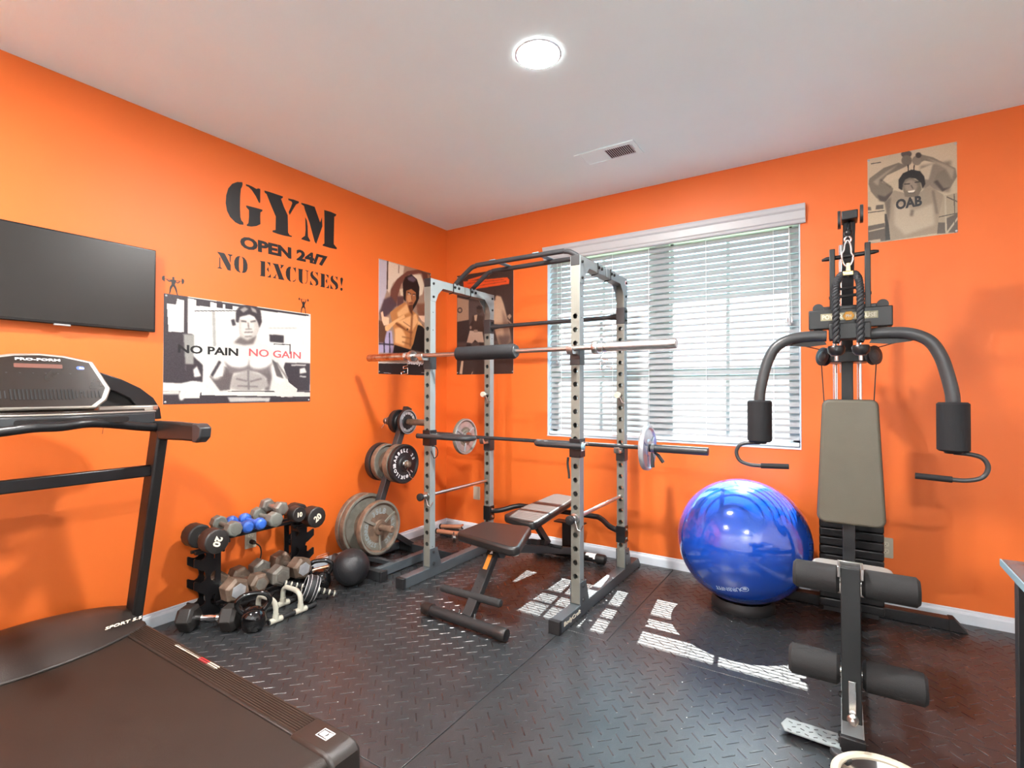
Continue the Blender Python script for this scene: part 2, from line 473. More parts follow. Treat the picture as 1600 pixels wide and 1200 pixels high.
for x, zt in ((2.792, 1.70), (2.806, 1.685), (2.82, 1.70), (2.806, 1.71)):
    cd = obj('pull_cord', MB().tube([(2.806, 0.004, 2.31), (x, 0.004, zt)], 0.0012, 6), 'cord', bl)
    obj('tassel', MB().lathe([(0.003, 0.012), (0.006, 0.004), (0.010, -0.016), (0.009, -0.020), (0.001, -0.021)], (x, 0.002, zt), n=10), 'silverpl', cd)
cd = obj('pull_cord', MB().tube([(1.155, 0.004, 2.31), (1.155, 0.004, 1.50)], 0.0012, 6), 'cord', bl)
obj('tassel', MB().lathe([(0.003, 0.012), (0.006, 0.004), (0.010, -0.016), (0.009, -0.020), (0.001, -0.021)], (1.155, 0.004, 1.49), n=10), 'silverpl', cd)

# recessed lamp in view, plus unseen ones added as fill
def lamp(x, y, label):
    t = thing('ceiling_lamp', label, 'lamp', (x, y, H), 'recessed ceiling lamps')
    obj('trim_ring', MB().lathe([(0.094, -0.001), (0.103, -0.001), (0.104, -0.004), (0.100, -0.007), (0.094, -0.007), (0.092, -0.005)], (x, y, H), n=40, close=True), 'white', t)
    obj('diffuser', MB().lathe([(0.0001, -0.008), (0.093, -0.007), (0.093, -0.002), (0.0001, -0.002)], (x, y, H), n=40), 'lamp', t)
lamp(1.962, -1.713, 'round recessed ceiling lamp glowing white in the ceiling')
lamp(1.20, -3.95, 'added round fill lamp in the ceiling behind the camera, above the treadmill side')  # out of view, added to fill the room with light
lamp(3.70, -4.40, 'added round fill lamp in the far corner of the ceiling behind the camera')  # another unseen lamp added as fill

# ceiling vent
t = thing('ceiling_vent', 'white rectangular air register in the ceiling with dark louvres at one end', 'vent', (1.86, -0.645, H))
b = MB(); vx0, vx1, vy0, vy1 = 1.665, 2.052, -0.745, -0.545
z0, z1 = H - 0.008, H - 0.001
b.box(vx0, vx1, vy0, vy0 + 0.035, z0, z1); b.box(vx0, vx1, vy1 - 0.035, vy1, z0, z1); b.box(vx0, vx0 + 0.035, vy0 + 0.035, vy1 - 0.035, z0, z1); b.box(vx1 - 0.035, vx1, vy0 + 0.035, vy1 - 0.035, z0, z1)
b.box(vx0 + 0.035, 1.852, vy0 + 0.035, vy1 - 0.035, z0 + 0.002, z1)
obj('frame', b, 'ceil', t, smooth=False)
obj('opening', MB().box(1.852, vx1 - 0.035, vy0 + 0.035, vy1 - 0.035, H - 0.002, H - 0.0005), 'ventdark', t, smooth=False)
for i in range(13):
    x = 1.857 + i * 0.0128
    obj('louvre', MB().obox((x, -0.645, H - 0.006), (0.0065, 0.128, 0.0012), (0, 0.5, 0)), 'white', t, smooth=False)
obj('lever', MB().box(2.022, 2.028, -0.70, -0.64, H - 0.013, H - 0.007), 'white', t, smooth=False)

# ------------------------------------------------------------ rubber floor mats with diamond tread
def bars_mb(x0, x1, y0, y1):
    p = 0.0775; mb = MB(); L = 0.0285; w = 0.0034; h = 0.0016
    def bar(cx, cy, a):
        if not (x0 + 0.02 < cx < x1 - 0.02 and y0 + 0.02 < cy < y1 - 0.02): return
        c, s = math.cos(a), math.sin(a)
        lo = [(-L, 0), (-L + w, -w), (L - w, -w), (L, 0), (L - w, w), (-L + w, w)]
        hi = [(x * 0.93, y * 0.45) for x, y in lo]
        vs = [(cx + x * c - y * s, cy + x * s + y * c, -0.0017) for x, y in lo] + [(cx + x * c - y * s, cy + x * s + y * c, h - 0.0017) for x, y in hi]
        mb.add(vs, [(6, 7, 8, 9, 10, 11)] + [(i, (i + 1) % 6, 6 + (i + 1) % 6, 6 + i) for i in range(6)])
    for i in range(int((x0 - 1.933) / p) - 2, int((x1 - 1.933) / p) + 3):
        for j in range(int((y0 + 2.196) / p) - 2, int((y1 + 2.196) / p) + 3):
            bar(1.933 + i * p, -2.196 + j * p, -PI / 4)
            bar(1.933 + (i + .5) * p, -2.196 + (j + .5) * p, PI / 4)
    return mb
rows = [(-1.2335, -0.016, [0.016, 0.255, 2.084, 3.913, XR - 0.016]), (-2.453, -1.2365, [0.016, 1.846, 3.675, XR - 0.016]),
        (-3.672, -2.456, [0.016, 1.62, 3.45, XR - 0.016]), (YF + 0.016, -3.675, [0.016, 1.846, 3.675, XR - 0.016])]
mlab = {(0, 0): 'narrow strip of black diamond tread rubber mat in the far left corner', (0, 1): 'black diamond tread rubber mat under the power rack by the window wall',
        (0, 2): 'black diamond tread rubber mat under the blue exercise ball', (0, 3): 'black diamond tread rubber mat at the right end of the window wall',
        (1, 0): 'black diamond tread rubber mat in front of the plate tree and bench', (1, 1): 'black diamond tread rubber mat in the middle, under the front of the home gym',
        (1, 2): 'black diamond tread rubber mat under the dark desk', (2, 0): 'black diamond tread rubber mat under the treadmill',
        (2, 1): 'black diamond tread rubber mat at the bottom edge, right of the treadmill', (2, 2): 'black diamond tread rubber mat at the lower right, beyond the frame',
        (3, 0): 'black rubber mat behind the treadmill, out of view on the left', (3, 1): 'black rubber mat behind the camera', (3, 2): 'black rubber mat behind the camera on the right'}
for ri, (ya, yb, xs) in enumerate(rows):
    for ci in range(len(xs) - 1):
        xa, xb = xs[ci] + 0.0018, xs[ci + 1] - 0.0018
        mo = obj('rubber_mat', MB().box(xa, xb, ya, yb, -0.012, -0.0016), 'rubber', bevel=0.0012, seg=2)
        tag(mo, mlab[(ri, ci)], 'mat', 'interlaid rubber floor mats')
        if ri < 3: obj('tread_pattern', bars_mb(xa, xb, ya, yb), 'tread', mo, smooth=False, kind='stuff')
GLYPHS = [('G', [[(-1.9329, 2.5271), (-1.9644, 2.5179), (-1.9953, 2.4956), (-2.0181, 2.4609), (-2.0299, 2.4148), (-2.0326, 2.3679), (-2.0248, 2.3242), (-2.0056, 2.2913), (-1.9746, 2.269), (-1.9472, 2.2625), (-1.9234, 2.2674), (-1.9259, 2.2825), (-1.9379, 2.2909), (-1.9435, 2.309), (-1.9462, 2.3631), (-1.9458, 2.4339), (-1.9421, 2.4822), (-1.9343, 2.5006), (-1.9312, 2.5135)], [(-1.9104, 2.5229), (-1.8885, 2.5239), (-1.8639, 2.5202), (-1.8431, 2.515), (-1.8306, 2.5232), (-1.8179, 2.5234), (-1.8175, 2.4382), (-1.8242, 2.4321), (-1.8327, 2.4457), (-1.847, 2.4694), (-1.872, 2.4975), (-1.8925, 2.5106), (-1.9104, 2.5126)], [(-1.9081, 2.392), (-1.8853, 2.3933), (-1.8424, 2.3958), (-1.8019, 2.3965), (-1.8044, 2.3852), (-1.8154, 2.3763), (-1.8169, 2.345), (-1.815, 2.3009), (-1.8418, 2.2815), (-1.8748, 2.2694), (-1.8993, 2.266), (-1.9049, 2.2708), (-1.8929, 2.2876), (-1.8898, 2.3243), (-1.8901, 2.368), (-1.908, 2.3825)]]), ('Y', [[(-1.7907, 2.5226), (-1.7578, 2.5251), (-1.7047, 2.5257), (-1.6612, 2.5262), (-1.6639, 2.5152), (-1.6757, 2.5064), (-1.6544, 2.459), (-1.6264, 2.412), (-1.623, 2.2979), (-1.6117, 2.2837), (-1.5929, 2.2825), (-1.5976, 2.2745), (-1.6489, 2.27), (-1.6989, 2.2699), (-1.7345, 2.2731), (-1.7319, 2.2838), (-1.7124, 2.2914), (-1.7111, 2.3793), (-1.7398, 2.4332), (-1.7751, 2.5047), (-1.788, 2.5104)], [(-1.6242, 2.5252), (-1.5846, 2.53), (-1.5433, 2.529), (-1.5461, 2.5177), (-1.5654, 2.5031), (-1.589, 2.4615), (-1.6124, 2.4186), (-1.62, 2.4352), (-1.6033, 2.4744), (-1.594, 2.503), (-1.5988, 2.5118), (-1.6223, 2.5147)]]), ('M', [[(-1.4947, 2.4367), (-1.4816, 2.4183), (-1.4764, 2.38), (-1.4731, 2.3102), (-1.4538, 2.284), (-1.4609, 2.2761), (-1.5235, 2.2782), (-1.5206, 2.2877), (-1.4961, 2.3088), (-1.4913, 2.3496)], [(-1.5267, 2.5263), (-1.4771, 2.5301), (-1.4213, 2.531), (-1.3761, 2.4342), (-1.3615, 2.4746), (-1.357, 2.4122), (-1.4067, 2.2749), (-1.4202, 2.2878), (-1.4615, 2.4107), (-1.4969, 2.4844), (-1.5049, 2.511), (-1.5247, 2.5173)], [(-1.3426, 2.532), (-1.2885, 2.5351), (-1.2387, 2.531), (-1.2442, 2.5173), (-1.2575, 2.5079), (-1.26, 2.3083), (-1.2321, 2.287), (-1.2376, 2.2764), (-1.2983, 2.2734), (-1.3543, 2.2748), (-1.3522, 2.2844), (-1.3394, 2.2938), (-1.3402, 2.4806)]]), ('N', [[(-2.0787, 2.0661), (-2.0416, 2.0668), (-2.0357, 2.0639), (-1.9998, 2.0032), (-1.9996, 1.9695), (-2.0175, 1.9696), (-2.0648, 2.0491), (-2.0775, 2.0616)], [(-2.067, 2.0403), (-2.0619, 2.0319), (-2.0602, 1.979), (-2.0504, 1.9726), (-2.0515, 1.97), (-2.0781, 1.9695), (-2.0769, 1.9721), (-2.0671, 1.9788)], [(-2.0181, 2.0666), (-1.9894, 2.0682), (-1.9906, 2.0631), (-2.0001, 2.0562), (-2.0006, 2.0163), (-2.0064, 2.0259), (-2.0073, 2.0558), (-2.0176, 2.0631)]]), ('O', [[(-1.9431, 2.0699), (-1.9578, 2.0667), (-1.97, 2.0555), (-1.9784, 2.0355), (-1.9794, 2.011), (-1.9745, 1.9902), (-1.9622, 1.9756), (-1.9425, 1.9685), (-1.9406, 1.9725), (-1.948, 1.9808), (-1.9501, 2.0048), (-1.9498, 2.0416), (-1.948, 2.0615), (-1.9419, 2.0665)], [(-1.9344, 2.0694), (-1.9182, 2.0655), (-1.9043, 2.0512), (-1.8966, 2.0281), (-1.8965, 2.0033), (-1.9039, 1.9821), (-1.9177, 1.972), (-1.9321, 1.9705), (-1.9253, 1.9853), (-1.9242, 2.0224), (-1.9257, 2.0565)]]), ('E', [[(-1.8196, 2.0687), (-1.7824, 2.0715), (-1.7819, 1.9746), (-1.817, 1.9731), (-1.8107, 1.9814), (-1.8101, 2.0626)], [(-1.7716, 2.0707), (-1.7466, 2.0723), (-1.7476, 2.0439), (-1.7553, 2.0577)], [(-1.7606, 2.0422), (-1.7561, 2.0061), (-1.7714, 2.0237)], [(-1.744, 2.0002), (-1.7417, 1.9759), (-1.7711, 1.9736), (-1.7549, 1.9838)]]), ('X', [[(-1.7334, 2.0715), (-1.6889, 2.0735), (-1.6911, 2.0678), (-1.6589, 1.9964), (-1.6474, 1.9764), (-1.6906, 1.9759), (-1.6884, 1.9826), (-1.7201, 2.0587)], [(-1.6798, 2.0733), (-1.6502, 2.0752), (-1.6717, 2.0476), (-1.6763, 2.053), (-1.6718, 2.0665)], [(-1.7065, 2.0074), (-1.7042, 2.0016), (-1.7108, 1.9837), (-1.7041, 1.9766), (-1.7307, 1.9769), (-1.7153, 1.9912)]]), ('C', [[(-1.6013, 2.0756), (-1.6177, 2.0712), (-1.6316, 2.0556), (-1.6384, 2.0331), (-1.6371, 2.01), (-1.6266, 1.9886), (-1.6102, 1.9767), (-1.5973, 1.9758), (-1.6056, 1.9861), (-1.6062, 2.0159), (-1.6059, 2.0543), (-1.6001, 2.0705)], [(-1.5895, 2.0747), (-1.5776, 2.0718), (-1.5633, 2.079), (-1.5643, 2.0388), (-1.5727, 2.0566)], [(-1.5629, 2.0035), (-1.5664, 1.9888), (-1.5771, 1.9783), (-1.589, 1.9773), (-1.5843, 1.9835), (-1.5724, 1.9899)]]), ('U', [[(-1.5512, 2.0738), (-1.5085, 2.0758), (-1.5147, 2.068), (-1.5143, 1.9873), (-1.5056, 1.979), (-1.5191, 1.9777), (-1.5338, 1.986), (-1.5424, 2.0018), (-1.5439, 2.0688)], [(-1.4912, 2.0748), (-1.4662, 2.0742), (-1.467, 2.0703), (-1.4745, 2.0693), (-1.4747, 2.0031), (-1.4821, 1.9864), (-1.4957, 1.9792), (-1.4945, 1.9825), (-1.4834, 1.9906), (-1.4784, 2.0047), (-1.4795, 2.0683), (-1.49, 2.0707)]]), ('S', [[(-1.4256, 2.0788), (-1.4397, 2.0761), (-1.451, 2.0628), (-1.4522, 2.0448), (-1.442, 2.029), (-1.4137, 2.0118), (-1.4072, 1.9995), (-1.4098, 1.9879), (-1.4188, 1.9808), (-1.4033, 1.9823), (-1.389, 1.9937), (-1.3873, 2.012), (-1.3944, 2.0287), (-1.4216, 2.0461), (-1.4332, 2.0573), (-1.432, 2.0709)], [(-1.4179, 2.0781), (-1.4037, 2.0741), (-1.392, 2.0786), (-1.3932, 2.0481), (-1.4011, 2.0634)], [(-1.4521, 2.0127), (-1.4418, 1.9935), (-1.4277, 1.9792), (-1.4418, 1.9813), (-1.4544, 1.9791)]]), ('E', [[(-1.3737, 2.0754), (-1.3353, 2.0759), (-1.3354, 1.9803), (-1.372, 1.9809), (-1.3654, 1.991), (-1.365, 2.068)], [(-1.3286, 2.0761), (-1.3029, 2.0764), (-1.3042, 2.052), (-1.3164, 2.0658)], [(-1.315, 2.0489), (-1.3148, 2.0112), (-1.3284, 2.0293)], [(-1.2999, 2.008), (-1.2985, 1.9807), (-1.3268, 1.9806), (-1.3107, 1.9913)]]), ('S', [[(-1.2619, 2.0795), (-1.2756, 2.0757), (-1.2865, 2.0599), (-1.2851, 2.0417), (-1.2754, 2.0296), (-1.2477, 2.0113), (-1.2407, 1.9985), (-1.2434, 1.9887), (-1.2531, 1.9813), (-1.2336, 1.9846), (-1.221, 1.9972), (-1.2197, 2.0161), (-1.2282, 2.0333), (-1.2562, 2.0492), (-1.2659, 2.0591), (-1.2646, 2.0732)], [(-1.2494, 2.0772), (-1.2368, 2.0749), (-1.2256, 2.0793), (-1.2269, 2.0499), (-1.2368, 2.0667)], [(-1.2863, 2.0161), (-1.2739, 1.9952), (-1.2601, 1.9802), (-1.2739, 1.9825), (-1.2876, 1.9803)]]), ('exclamation', [[(-1.2015, 2.0685), (-1.1973, 2.0763), (-1.1902, 2.08), (-1.1816, 2.0781), (-1.1772, 2.0682), (-1.1829, 2.0413), (-1.1891, 2.0143), (-1.1971, 2.0388)], [(-1.2012, 1.9958), (-1.197, 2.0024), (-1.1899, 2.0047), (-1.1813, 2.0015), (-1.1798, 1.9923), (-1.1855, 1.9831), (-1.1912, 1.981), (-1.1998, 1.9866)]])]
LIFTERS = [[[(-2.368, 1.8644), (-2.3634, 1.8699), (-2.3556, 1.8719), (-2.3549, 1.8402), (-2.3611, 1.8448), (-2.3679, 1.8494)], [(-2.2704, 1.873), (-2.2654, 1.8715), (-2.2588, 1.868), (-2.2576, 1.8586), (-2.2598, 1.8475), (-2.2685, 1.8401), (-2.2702, 1.8528)], [(-2.3555, 1.8569), (-2.3246, 1.8578), (-2.3246, 1.8555), (-2.3555, 1.8546)], [(-2.3033, 1.8564), (-2.2703, 1.8582), (-2.2702, 1.8558), (-2.3033, 1.8541)], [(-2.3178, 1.8714), (-2.313, 1.8746), (-2.3077, 1.8721), (-2.3071, 1.8651), (-2.3086, 1.8607), (-2.299, 1.8566), (-2.2995, 1.8477), (-2.3042, 1.8351), (-2.3042, 1.8304), (-2.2982, 1.8196), (-2.2932, 1.8015), (-2.2921, 1.7887), (-2.2876, 1.7753), (-2.293, 1.7756), (-2.2969, 1.7868), (-2.3029, 1.8047), (-2.3083, 1.8155), (-2.3137, 1.8217), (-2.3179, 1.8139), (-2.3232, 1.8037), (-2.3252, 1.7905), (-2.3288, 1.7788), (-2.3362, 1.7782), (-2.3325, 1.7846), (-2.3316, 1.8011), (-2.3291, 1.8179), (-2.3223, 1.8296), (-2.3213, 1.8368), (-2.3224, 1.8448), (-2.3329, 1.8429), (-2.3414, 1.8472), (-2.3487, 1.8558), (-2.3446, 1.8577), (-2.3403, 1.8521), (-2.3309, 1.8509), (-2.3246, 1.8567), (-2.3172, 1.8586), (-2.3183, 1.8643)], [(-2.3, 1.8511), (-2.2946, 1.8468), (-2.286, 1.8489), (-2.2839, 1.8575), (-2.2784, 1.8585), (-2.2816, 1.8461), (-2.2913, 1.8408), (-2.2989, 1.8442)]], [[(-1.5431, 1.8717), (-1.5354, 1.8811), (-1.5325, 1.8708), (-1.5345, 1.8591), (-1.5416, 1.8643)], [(-1.4735, 1.8809), (-1.4662, 1.8768), (-1.4632, 1.8695), (-1.4698, 1.8589), (-1.4742, 1.8654)], [(-1.5346, 1.8723), (-1.4735, 1.8719), (-1.4735, 1.87), (-1.5346, 1.8702)], [(-1.5247, 1.8707), (-1.519, 1.8709), (-1.5175, 1.859), (-1.5095, 1.8487), (-1.5081, 1.8553), (-1.5038, 1.8591), (-1.4988, 1.8567), (-1.498, 1.8497), (-1.4887, 1.8632), (-1.488, 1.8691), (-1.4829, 1.8692), (-1.4851, 1.8574), (-1.4937, 1.8421), (-1.4965, 1.8276), (-1.4892, 1.8133), (-1.4884, 1.7955), (-1.4832, 1.7737), (-1.4897, 1.7723), (-1.4934, 1.7948), (-1.4942, 1.8075), (-1.5044, 1.817), (-1.5151, 1.8047), (-1.5178, 1.7891), (-1.5185, 1.7751), (-1.5242, 1.775), (-1.5222, 1.8063), (-1.5173, 1.8197), (-1.513, 1.8279), (-1.5138, 1.8392), (-1.5224, 1.8558)]]]
ART = {
'lifter':[
 ((0.22,0.2,0.22),[(-0.014,-0.017),(0.132,-0.0),(0.133,0.35),(0.165,0.346),(0.152,0.532),(0.225,0.632),(0.218,0.761),(0.097,0.81),(-0.01,0.8)],2),
 ((0.83,0.83,0.8),[(0.016,0.088),(0.066,0.088),(0.073,0.036),(0.111,0.039),(0.116,0.335),(0.027,0.342)],1),
 ((0.22,0.2,0.22),[(-0.004,-0.008),(0.132,0.005),(0.457,0.006),(0.993,0.006),(0.993,0.027),(0.594,0.035),(0.132,0.017),(-0.004,0.036)],1),
 ((0.22,0.2,0.22),[(0.182,0.011),(0.267,0.013),(0.267,0.07),(0.182,0.075)],1),
 ((0.22,0.2,0.22),[(0.305,0.002),(0.344,0.005),(0.344,0.066),(0.307,0.068)],1),
 ((0.22,0.2,0.22),[(0.36,0.008),(0.408,0.01),(0.408,0.066),(0.361,0.069)],1),
 ((0.22,0.2,0.22),[(0.128,0.006),(0.134,0.534),(0.113,0.536),(0.111,0.044)],1),
 ((0.62,0.62,0.6),[(0.276,0.104),(0.285,0.449),(0.305,0.446),(0.296,0.099)],3),
 ((0.22,0.2,0.22),[(0.171,0.131),(0.441,0.076),(0.441,0.067),(0.171,0.122)],1),
 ((0.22,0.2,0.22),[(0.397,0.172),(0.409,0.231),(0.432,0.217),(0.42,0.157)],2),
 ((0.22,0.2,0.22),[(0.041,0.363),(0.158,0.347),(0.151,0.463),(0.082,0.482),(0.048,0.429)],3),
 ((0.55,0.55,0.53),[(0.109,0.353),(0.172,0.351),(0.167,0.716),(0.124,0.684)],4),
 ((0.22,0.2,0.22),[(0.12,0.627),(0.221,0.632),(0.225,0.796),(0.132,0.775)],2),
 ((0.83,0.83,0.8),[(0.167,0.681),(0.188,0.645),(0.214,0.738),(0.174,0.751)],2),
 ((0.22,0.2,0.22),[(-0.002,0.479),(0.082,0.527),(0.097,0.798),(-0.0,0.8)],3),
 ((0.6,0.6,0.58),[(0.658,0.216),(0.884,0.182),(0.884,0.174),(0.658,0.209)],2),
 ((0.22,0.2,0.22),[(0.668,0.277),(0.781,0.275),(0.781,0.355),(0.672,0.355)],2),
 ((0.22,0.2,0.22),[(0.7,0.383),(0.835,0.375),(0.835,0.364),(0.7,0.373)],1),
 ((0.22,0.2,0.22),[(0.826,0.364),(0.826,0.473),(0.834,0.472),(0.834,0.363)],1),
 ((0.22,0.2,0.22),[(0.791,0.57),(1.0,0.563),(0.996,0.881),(0.812,0.88),(0.763,0.693)],3),
 ((0.83,0.83,0.8),[(0.911,0.631),(0.953,0.615),(0.968,0.671),(0.911,0.687)],2),
 ((0.83,0.83,0.8),[(0.841,0.601),(0.963,0.594),(0.963,0.58),(0.841,0.587)],2),
 ((0.83,0.83,0.8),[(0.911,0.721),(0.963,0.727),(0.964,0.713),(0.912,0.708)],2),
 ((0.22,0.2,0.22),[(-0.01,0.878),(1.017,0.881),(1.017,1.037),(-0.009,1.01)],1),
 ((0.8,0.79,0.76),[(0.377,0.402),(0.458,0.343),(0.569,0.329),(0.668,0.408),(0.762,0.559),(0.821,0.785),(0.892,0.86),(0.872,0.935),(0.764,0.947),(0.707,0.88),(0.411,0.879),(0.347,0.891),(0.211,0.89),(0.204,0.948),(0.111,0.946),(0.087,0.923),(0.111,0.821),(0.174,0.797),(0.262,0.807),(0.277,0.64),(0.299,0.507)],1),
 ((0.36,0.33,0.33),[(0.346,0.624),(0.418,0.682),(0.395,0.867),(0.332,0.879),(0.262,0.736),(0.347,0.733)],4),
 ((0.4,0.37,0.37),[(0.527,0.613),(0.632,0.62),(0.706,0.563),(0.688,0.748),(0.67,0.88),(0.633,0.867),(0.651,0.749)],5),
 ((0.45,0.42,0.42),[(0.354,0.587),(0.41,0.633),(0.51,0.614),(0.522,0.55),(0.535,0.625),(0.632,0.646),(0.696,0.577),(0.66,0.697),(0.527,0.677),(0.394,0.707)],5),
 ((0.62,0.6,0.58),[(0.41,0.731),(0.51,0.665),(0.633,0.724),(0.669,0.827),(0.598,0.88),(0.46,0.879),(0.395,0.854)],6),
 ((0.42,0.4,0.4),[(0.512,0.665),(0.515,0.867),(0.527,0.867),(0.524,0.664)],4),
 ((0.45,0.42,0.42),[(0.434,0.764),(0.509,0.787),(0.512,0.77),(0.436,0.747)],4),
 ((0.45,0.42,0.42),[(0.529,0.793),(0.616,0.759),(0.613,0.742),(0.526,0.776)],4),
 ((0.45,0.42,0.42),[(0.443,0.837),(0.588,0.842),(0.589,0.827),(0.444,0.822)],4),
 ((0.86,0.85,0.82),[(0.517,0.596),(0.511,0.614),(0.498,0.63),(0.48,0.64),(0.459,0.644),(0.436,0.643),(0.414,0.635),(0.395,0.622),(0.38,0.605),(0.372,0.586),(0.371,0.567),(0.376,0.549),(0.388,0.534),(0.406,0.523),(0.427,0.518),(0.449,0.519),(0.472,0.526),(0.492,0.539),(0.507,0.556),(0.515,0.576)],8),
 ((0.86,0.85,0.82),[(0.686,0.557),(0.684,0.578),(0.675,0.599),(0.659,0.619),(0.638,0.635),(0.613,0.646),(0.589,0.65),(0.566,0.648),(0.547,0.64),(0.534,0.626),(0.528,0.608),(0.529,0.587),(0.538,0.566),(0.553,0.547),(0.574,0.531),(0.597,0.52),(0.622,0.514),(0.646,0.516),(0.665,0.524),(0.679,0.538)],8),
 ((0.84,0.83,0.8),[(0.777,0.65),(0.787,0.685),(0.791,0.72),(0.789,0.75),(0.783,0.774),(0.771,0.788),(0.756,0.792),(0.738,0.785),(0.721,0.767),(0.705,0.742),(0.692,0.71),(0.683,0.676),(0.679,0.642),(0.68,0.612),(0.687,0.589),(0.698,0.574),(0.713,0.57),(0.73,0.576),(0.747,0.593),(0.764,0.619)],8),
 ((0.84,0.83,0.8),[(0.351,0.698),(0.341,0.724),(0.329,0.746),(0.315,0.76),(0.302,0.765),(0.29,0.762),(0.28,0.75),(0.274,0.731),(0.272,0.707),(0.274,0.679),(0.28,0.651),(0.29,0.625),(0.302,0.603),(0.315,0.589),(0.329,0.582),(0.341,0.585),(0.351,0.597),(0.357,0.616),(0.359,0.641),(0.357,0.669)],8),
 ((0.5,0.48,0.47),[(0.718,0.581),(0.805,0.751),(0.818,0.739),(0.731,0.568)],4),
 ((0.35,0.33,0.33),[(0.687,0.538),(0.724,0.575),(0.782,0.746),(0.725,0.721)],4),
 ((0.22,0.2,0.22),[(0.322,0.582),(0.269,0.728),(0.286,0.743),(0.339,0.596)],4),
 ((0.8,0.79,0.76),[(0.887,0.894),(0.884,0.911),(0.876,0.927),(0.864,0.938),(0.849,0.946),(0.832,0.948),(0.815,0.945),(0.8,0.937),(0.788,0.925),(0.781,0.91),(0.778,0.894),(0.78,0.877),(0.788,0.862),(0.8,0.85),(0.815,0.842),(0.831,0.84),(0.848,0.842),(0.864,0.85),(0.876,0.862),(0.884,0.877)],2),
 ((0.8,0.79,0.76),[(0.122,0.923),(0.12,0.938),(0.116,0.951),(0.111,0.961),(0.105,0.966),(0.099,0.967),(0.094,0.963),(0.09,0.954),(0.087,0.942),(0.086,0.928),(0.087,0.912),(0.089,0.897),(0.093,0.885),(0.098,0.875),(0.104,0.869),(0.109,0.868),(0.115,0.872),(0.119,0.881),(0.122,0.893),(0.123,0.908)],2),
 ((0.84,0.83,0.8),[(0.24,0.843),(0.237,0.857),(0.228,0.869),(0.213,0.879),(0.195,0.885),(0.175,0.887),(0.155,0.885),(0.137,0.879),(0.123,0.869),(0.114,0.857),(0.111,0.844),(0.114,0.83),(0.123,0.818),(0.137,0.808),(0.154,0.802),(0.174,0.799),(0.194,0.801),(0.213,0.807),(0.227,0.817),(0.237,0.829)],3),
 ((0.76,0.75,0.72),[(-0.01,0.878),(0.09,0.872),(0.091,0.912),(-0.01,0.911)],2),
 ((0.8,0.79,0.76),[(0.336,0.885),(1.017,0.895),(1.017,0.945),(0.218,0.919),(0.218,0.884)],1),
 ((0.7,0.69,0.67),[(0.379,0.94),(0.679,0.952),(0.67,0.991),(0.395,0.989)],4),
 ((0.72,0.7,0.67),[(0.457,0.156),(0.59,0.133),(0.595,0.235),(0.569,0.329),(0.543,0.396),(0.475,0.378),(0.458,0.33),(0.449,0.232)],1),
 ((0.8,0.78,0.75),[(0.56,0.215),(0.558,0.247),(0.551,0.276),(0.54,0.3),(0.527,0.316),(0.513,0.323),(0.498,0.32),(0.485,0.308),(0.475,0.287),(0.468,0.26),(0.466,0.229),(0.468,0.198),(0.475,0.169),(0.485,0.145),(0.498,0.128),(0.512,0.121),(0.527,0.123),(0.54,0.135),(0.551,0.156),(0.557,0.183)],6),
 ((0.42,0.39,0.38),[(0.458,0.33),(0.509,0.362),(0.578,0.302),(0.552,0.395),(0.492,0.414),(0.417,0.398)],5),
 ((0.22,0.2,0.22),[(0.429,0.185),(0.432,0.073),(0.457,0.018),(0.507,-0.005),(0.568,-0.005),(0.603,0.04),(0.613,0.155),(0.595,0.222),(0.582,0.16),(0.559,0.112),(0.525,0.093),(0.491,0.112),(0.457,0.131),(0.449,0.194)],2),
 ((0.6,0.58,0.56),[(0.457,0.056),(0.49,0.024),(0.516,0.038),(0.482,0.082)],3),
 ((0.6,0.58,0.56),[(0.533,0.015),(0.568,0.034),(0.577,0.071),(0.542,0.058)],3),
 ((0.25,0.23,0.23),[(0.465,0.176),(0.503,0.18),(0.505,0.166),(0.467,0.162)],2),
 ((0.25,0.23,0.23),[(0.53,0.175),(0.569,0.159),(0.568,0.145),(0.529,0.162)],2),
 ((0.35,0.32,0.31),[(0.511,0.178),(0.515,0.241),(0.522,0.239),(0.518,0.176)],2),
 ((0.4,0.37,0.36),[(0.496,0.255),(0.543,0.245),(0.542,0.235),(0.495,0.245)],2),
 ((0.3,0.27,0.27),[(0.487,0.288),(0.55,0.275),(0.549,0.265),(0.487,0.278)],2),
 ((0.45,0.42,0.41),[(0.492,0.332),(0.543,0.321),(0.543,0.308),(0.491,0.32)],4),
],
'martial':[
 ((0.72,0.69,0.72),[(-0.018,0.007),(0.149,0.001),(0.141,0.252),(0.088,0.364),(0.001,0.469),(-0.016,0.471)],4),
 ((0.84,0.77,0.68),[(0.149,0.001),(0.458,0.004),(0.438,0.081),(0.25,0.186),(0.177,0.284),(0.141,0.252)],4),
 ((0.25,0.15,0.12),[(0.142,0.002),(0.134,0.253),(0.156,0.251),(0.163,-0.001)],3),
 ((0.5,0.38,0.32),[(0.35,0.009),(0.345,0.083),(0.36,0.082),(0.365,0.008)],3),
 ((0.42,0.25,0.2),[(0.196,0.336),(0.214,0.244),(0.324,0.141),(0.516,0.043),(0.78,-0.01),(0.886,0.024),(0.738,0.033),(0.536,0.087),(0.4,0.178),(0.344,0.276),(0.307,0.389),(0.214,0.397)],3),
 ((0.88,0.84,0.74),[(0.536,0.078),(0.78,0.038),(0.865,0.124),(0.823,0.226),(0.739,0.254),(0.697,0.144)],4),
 ((0.8,0.72,0.6),[(0.372,0.227),(0.439,0.21),(0.439,0.284),(0.391,0.28)],3),
 ((0.35,0.2,0.16),[(0.801,0.006),(0.994,0.001),(0.995,0.297),(0.908,0.305),(0.865,0.144)],4),
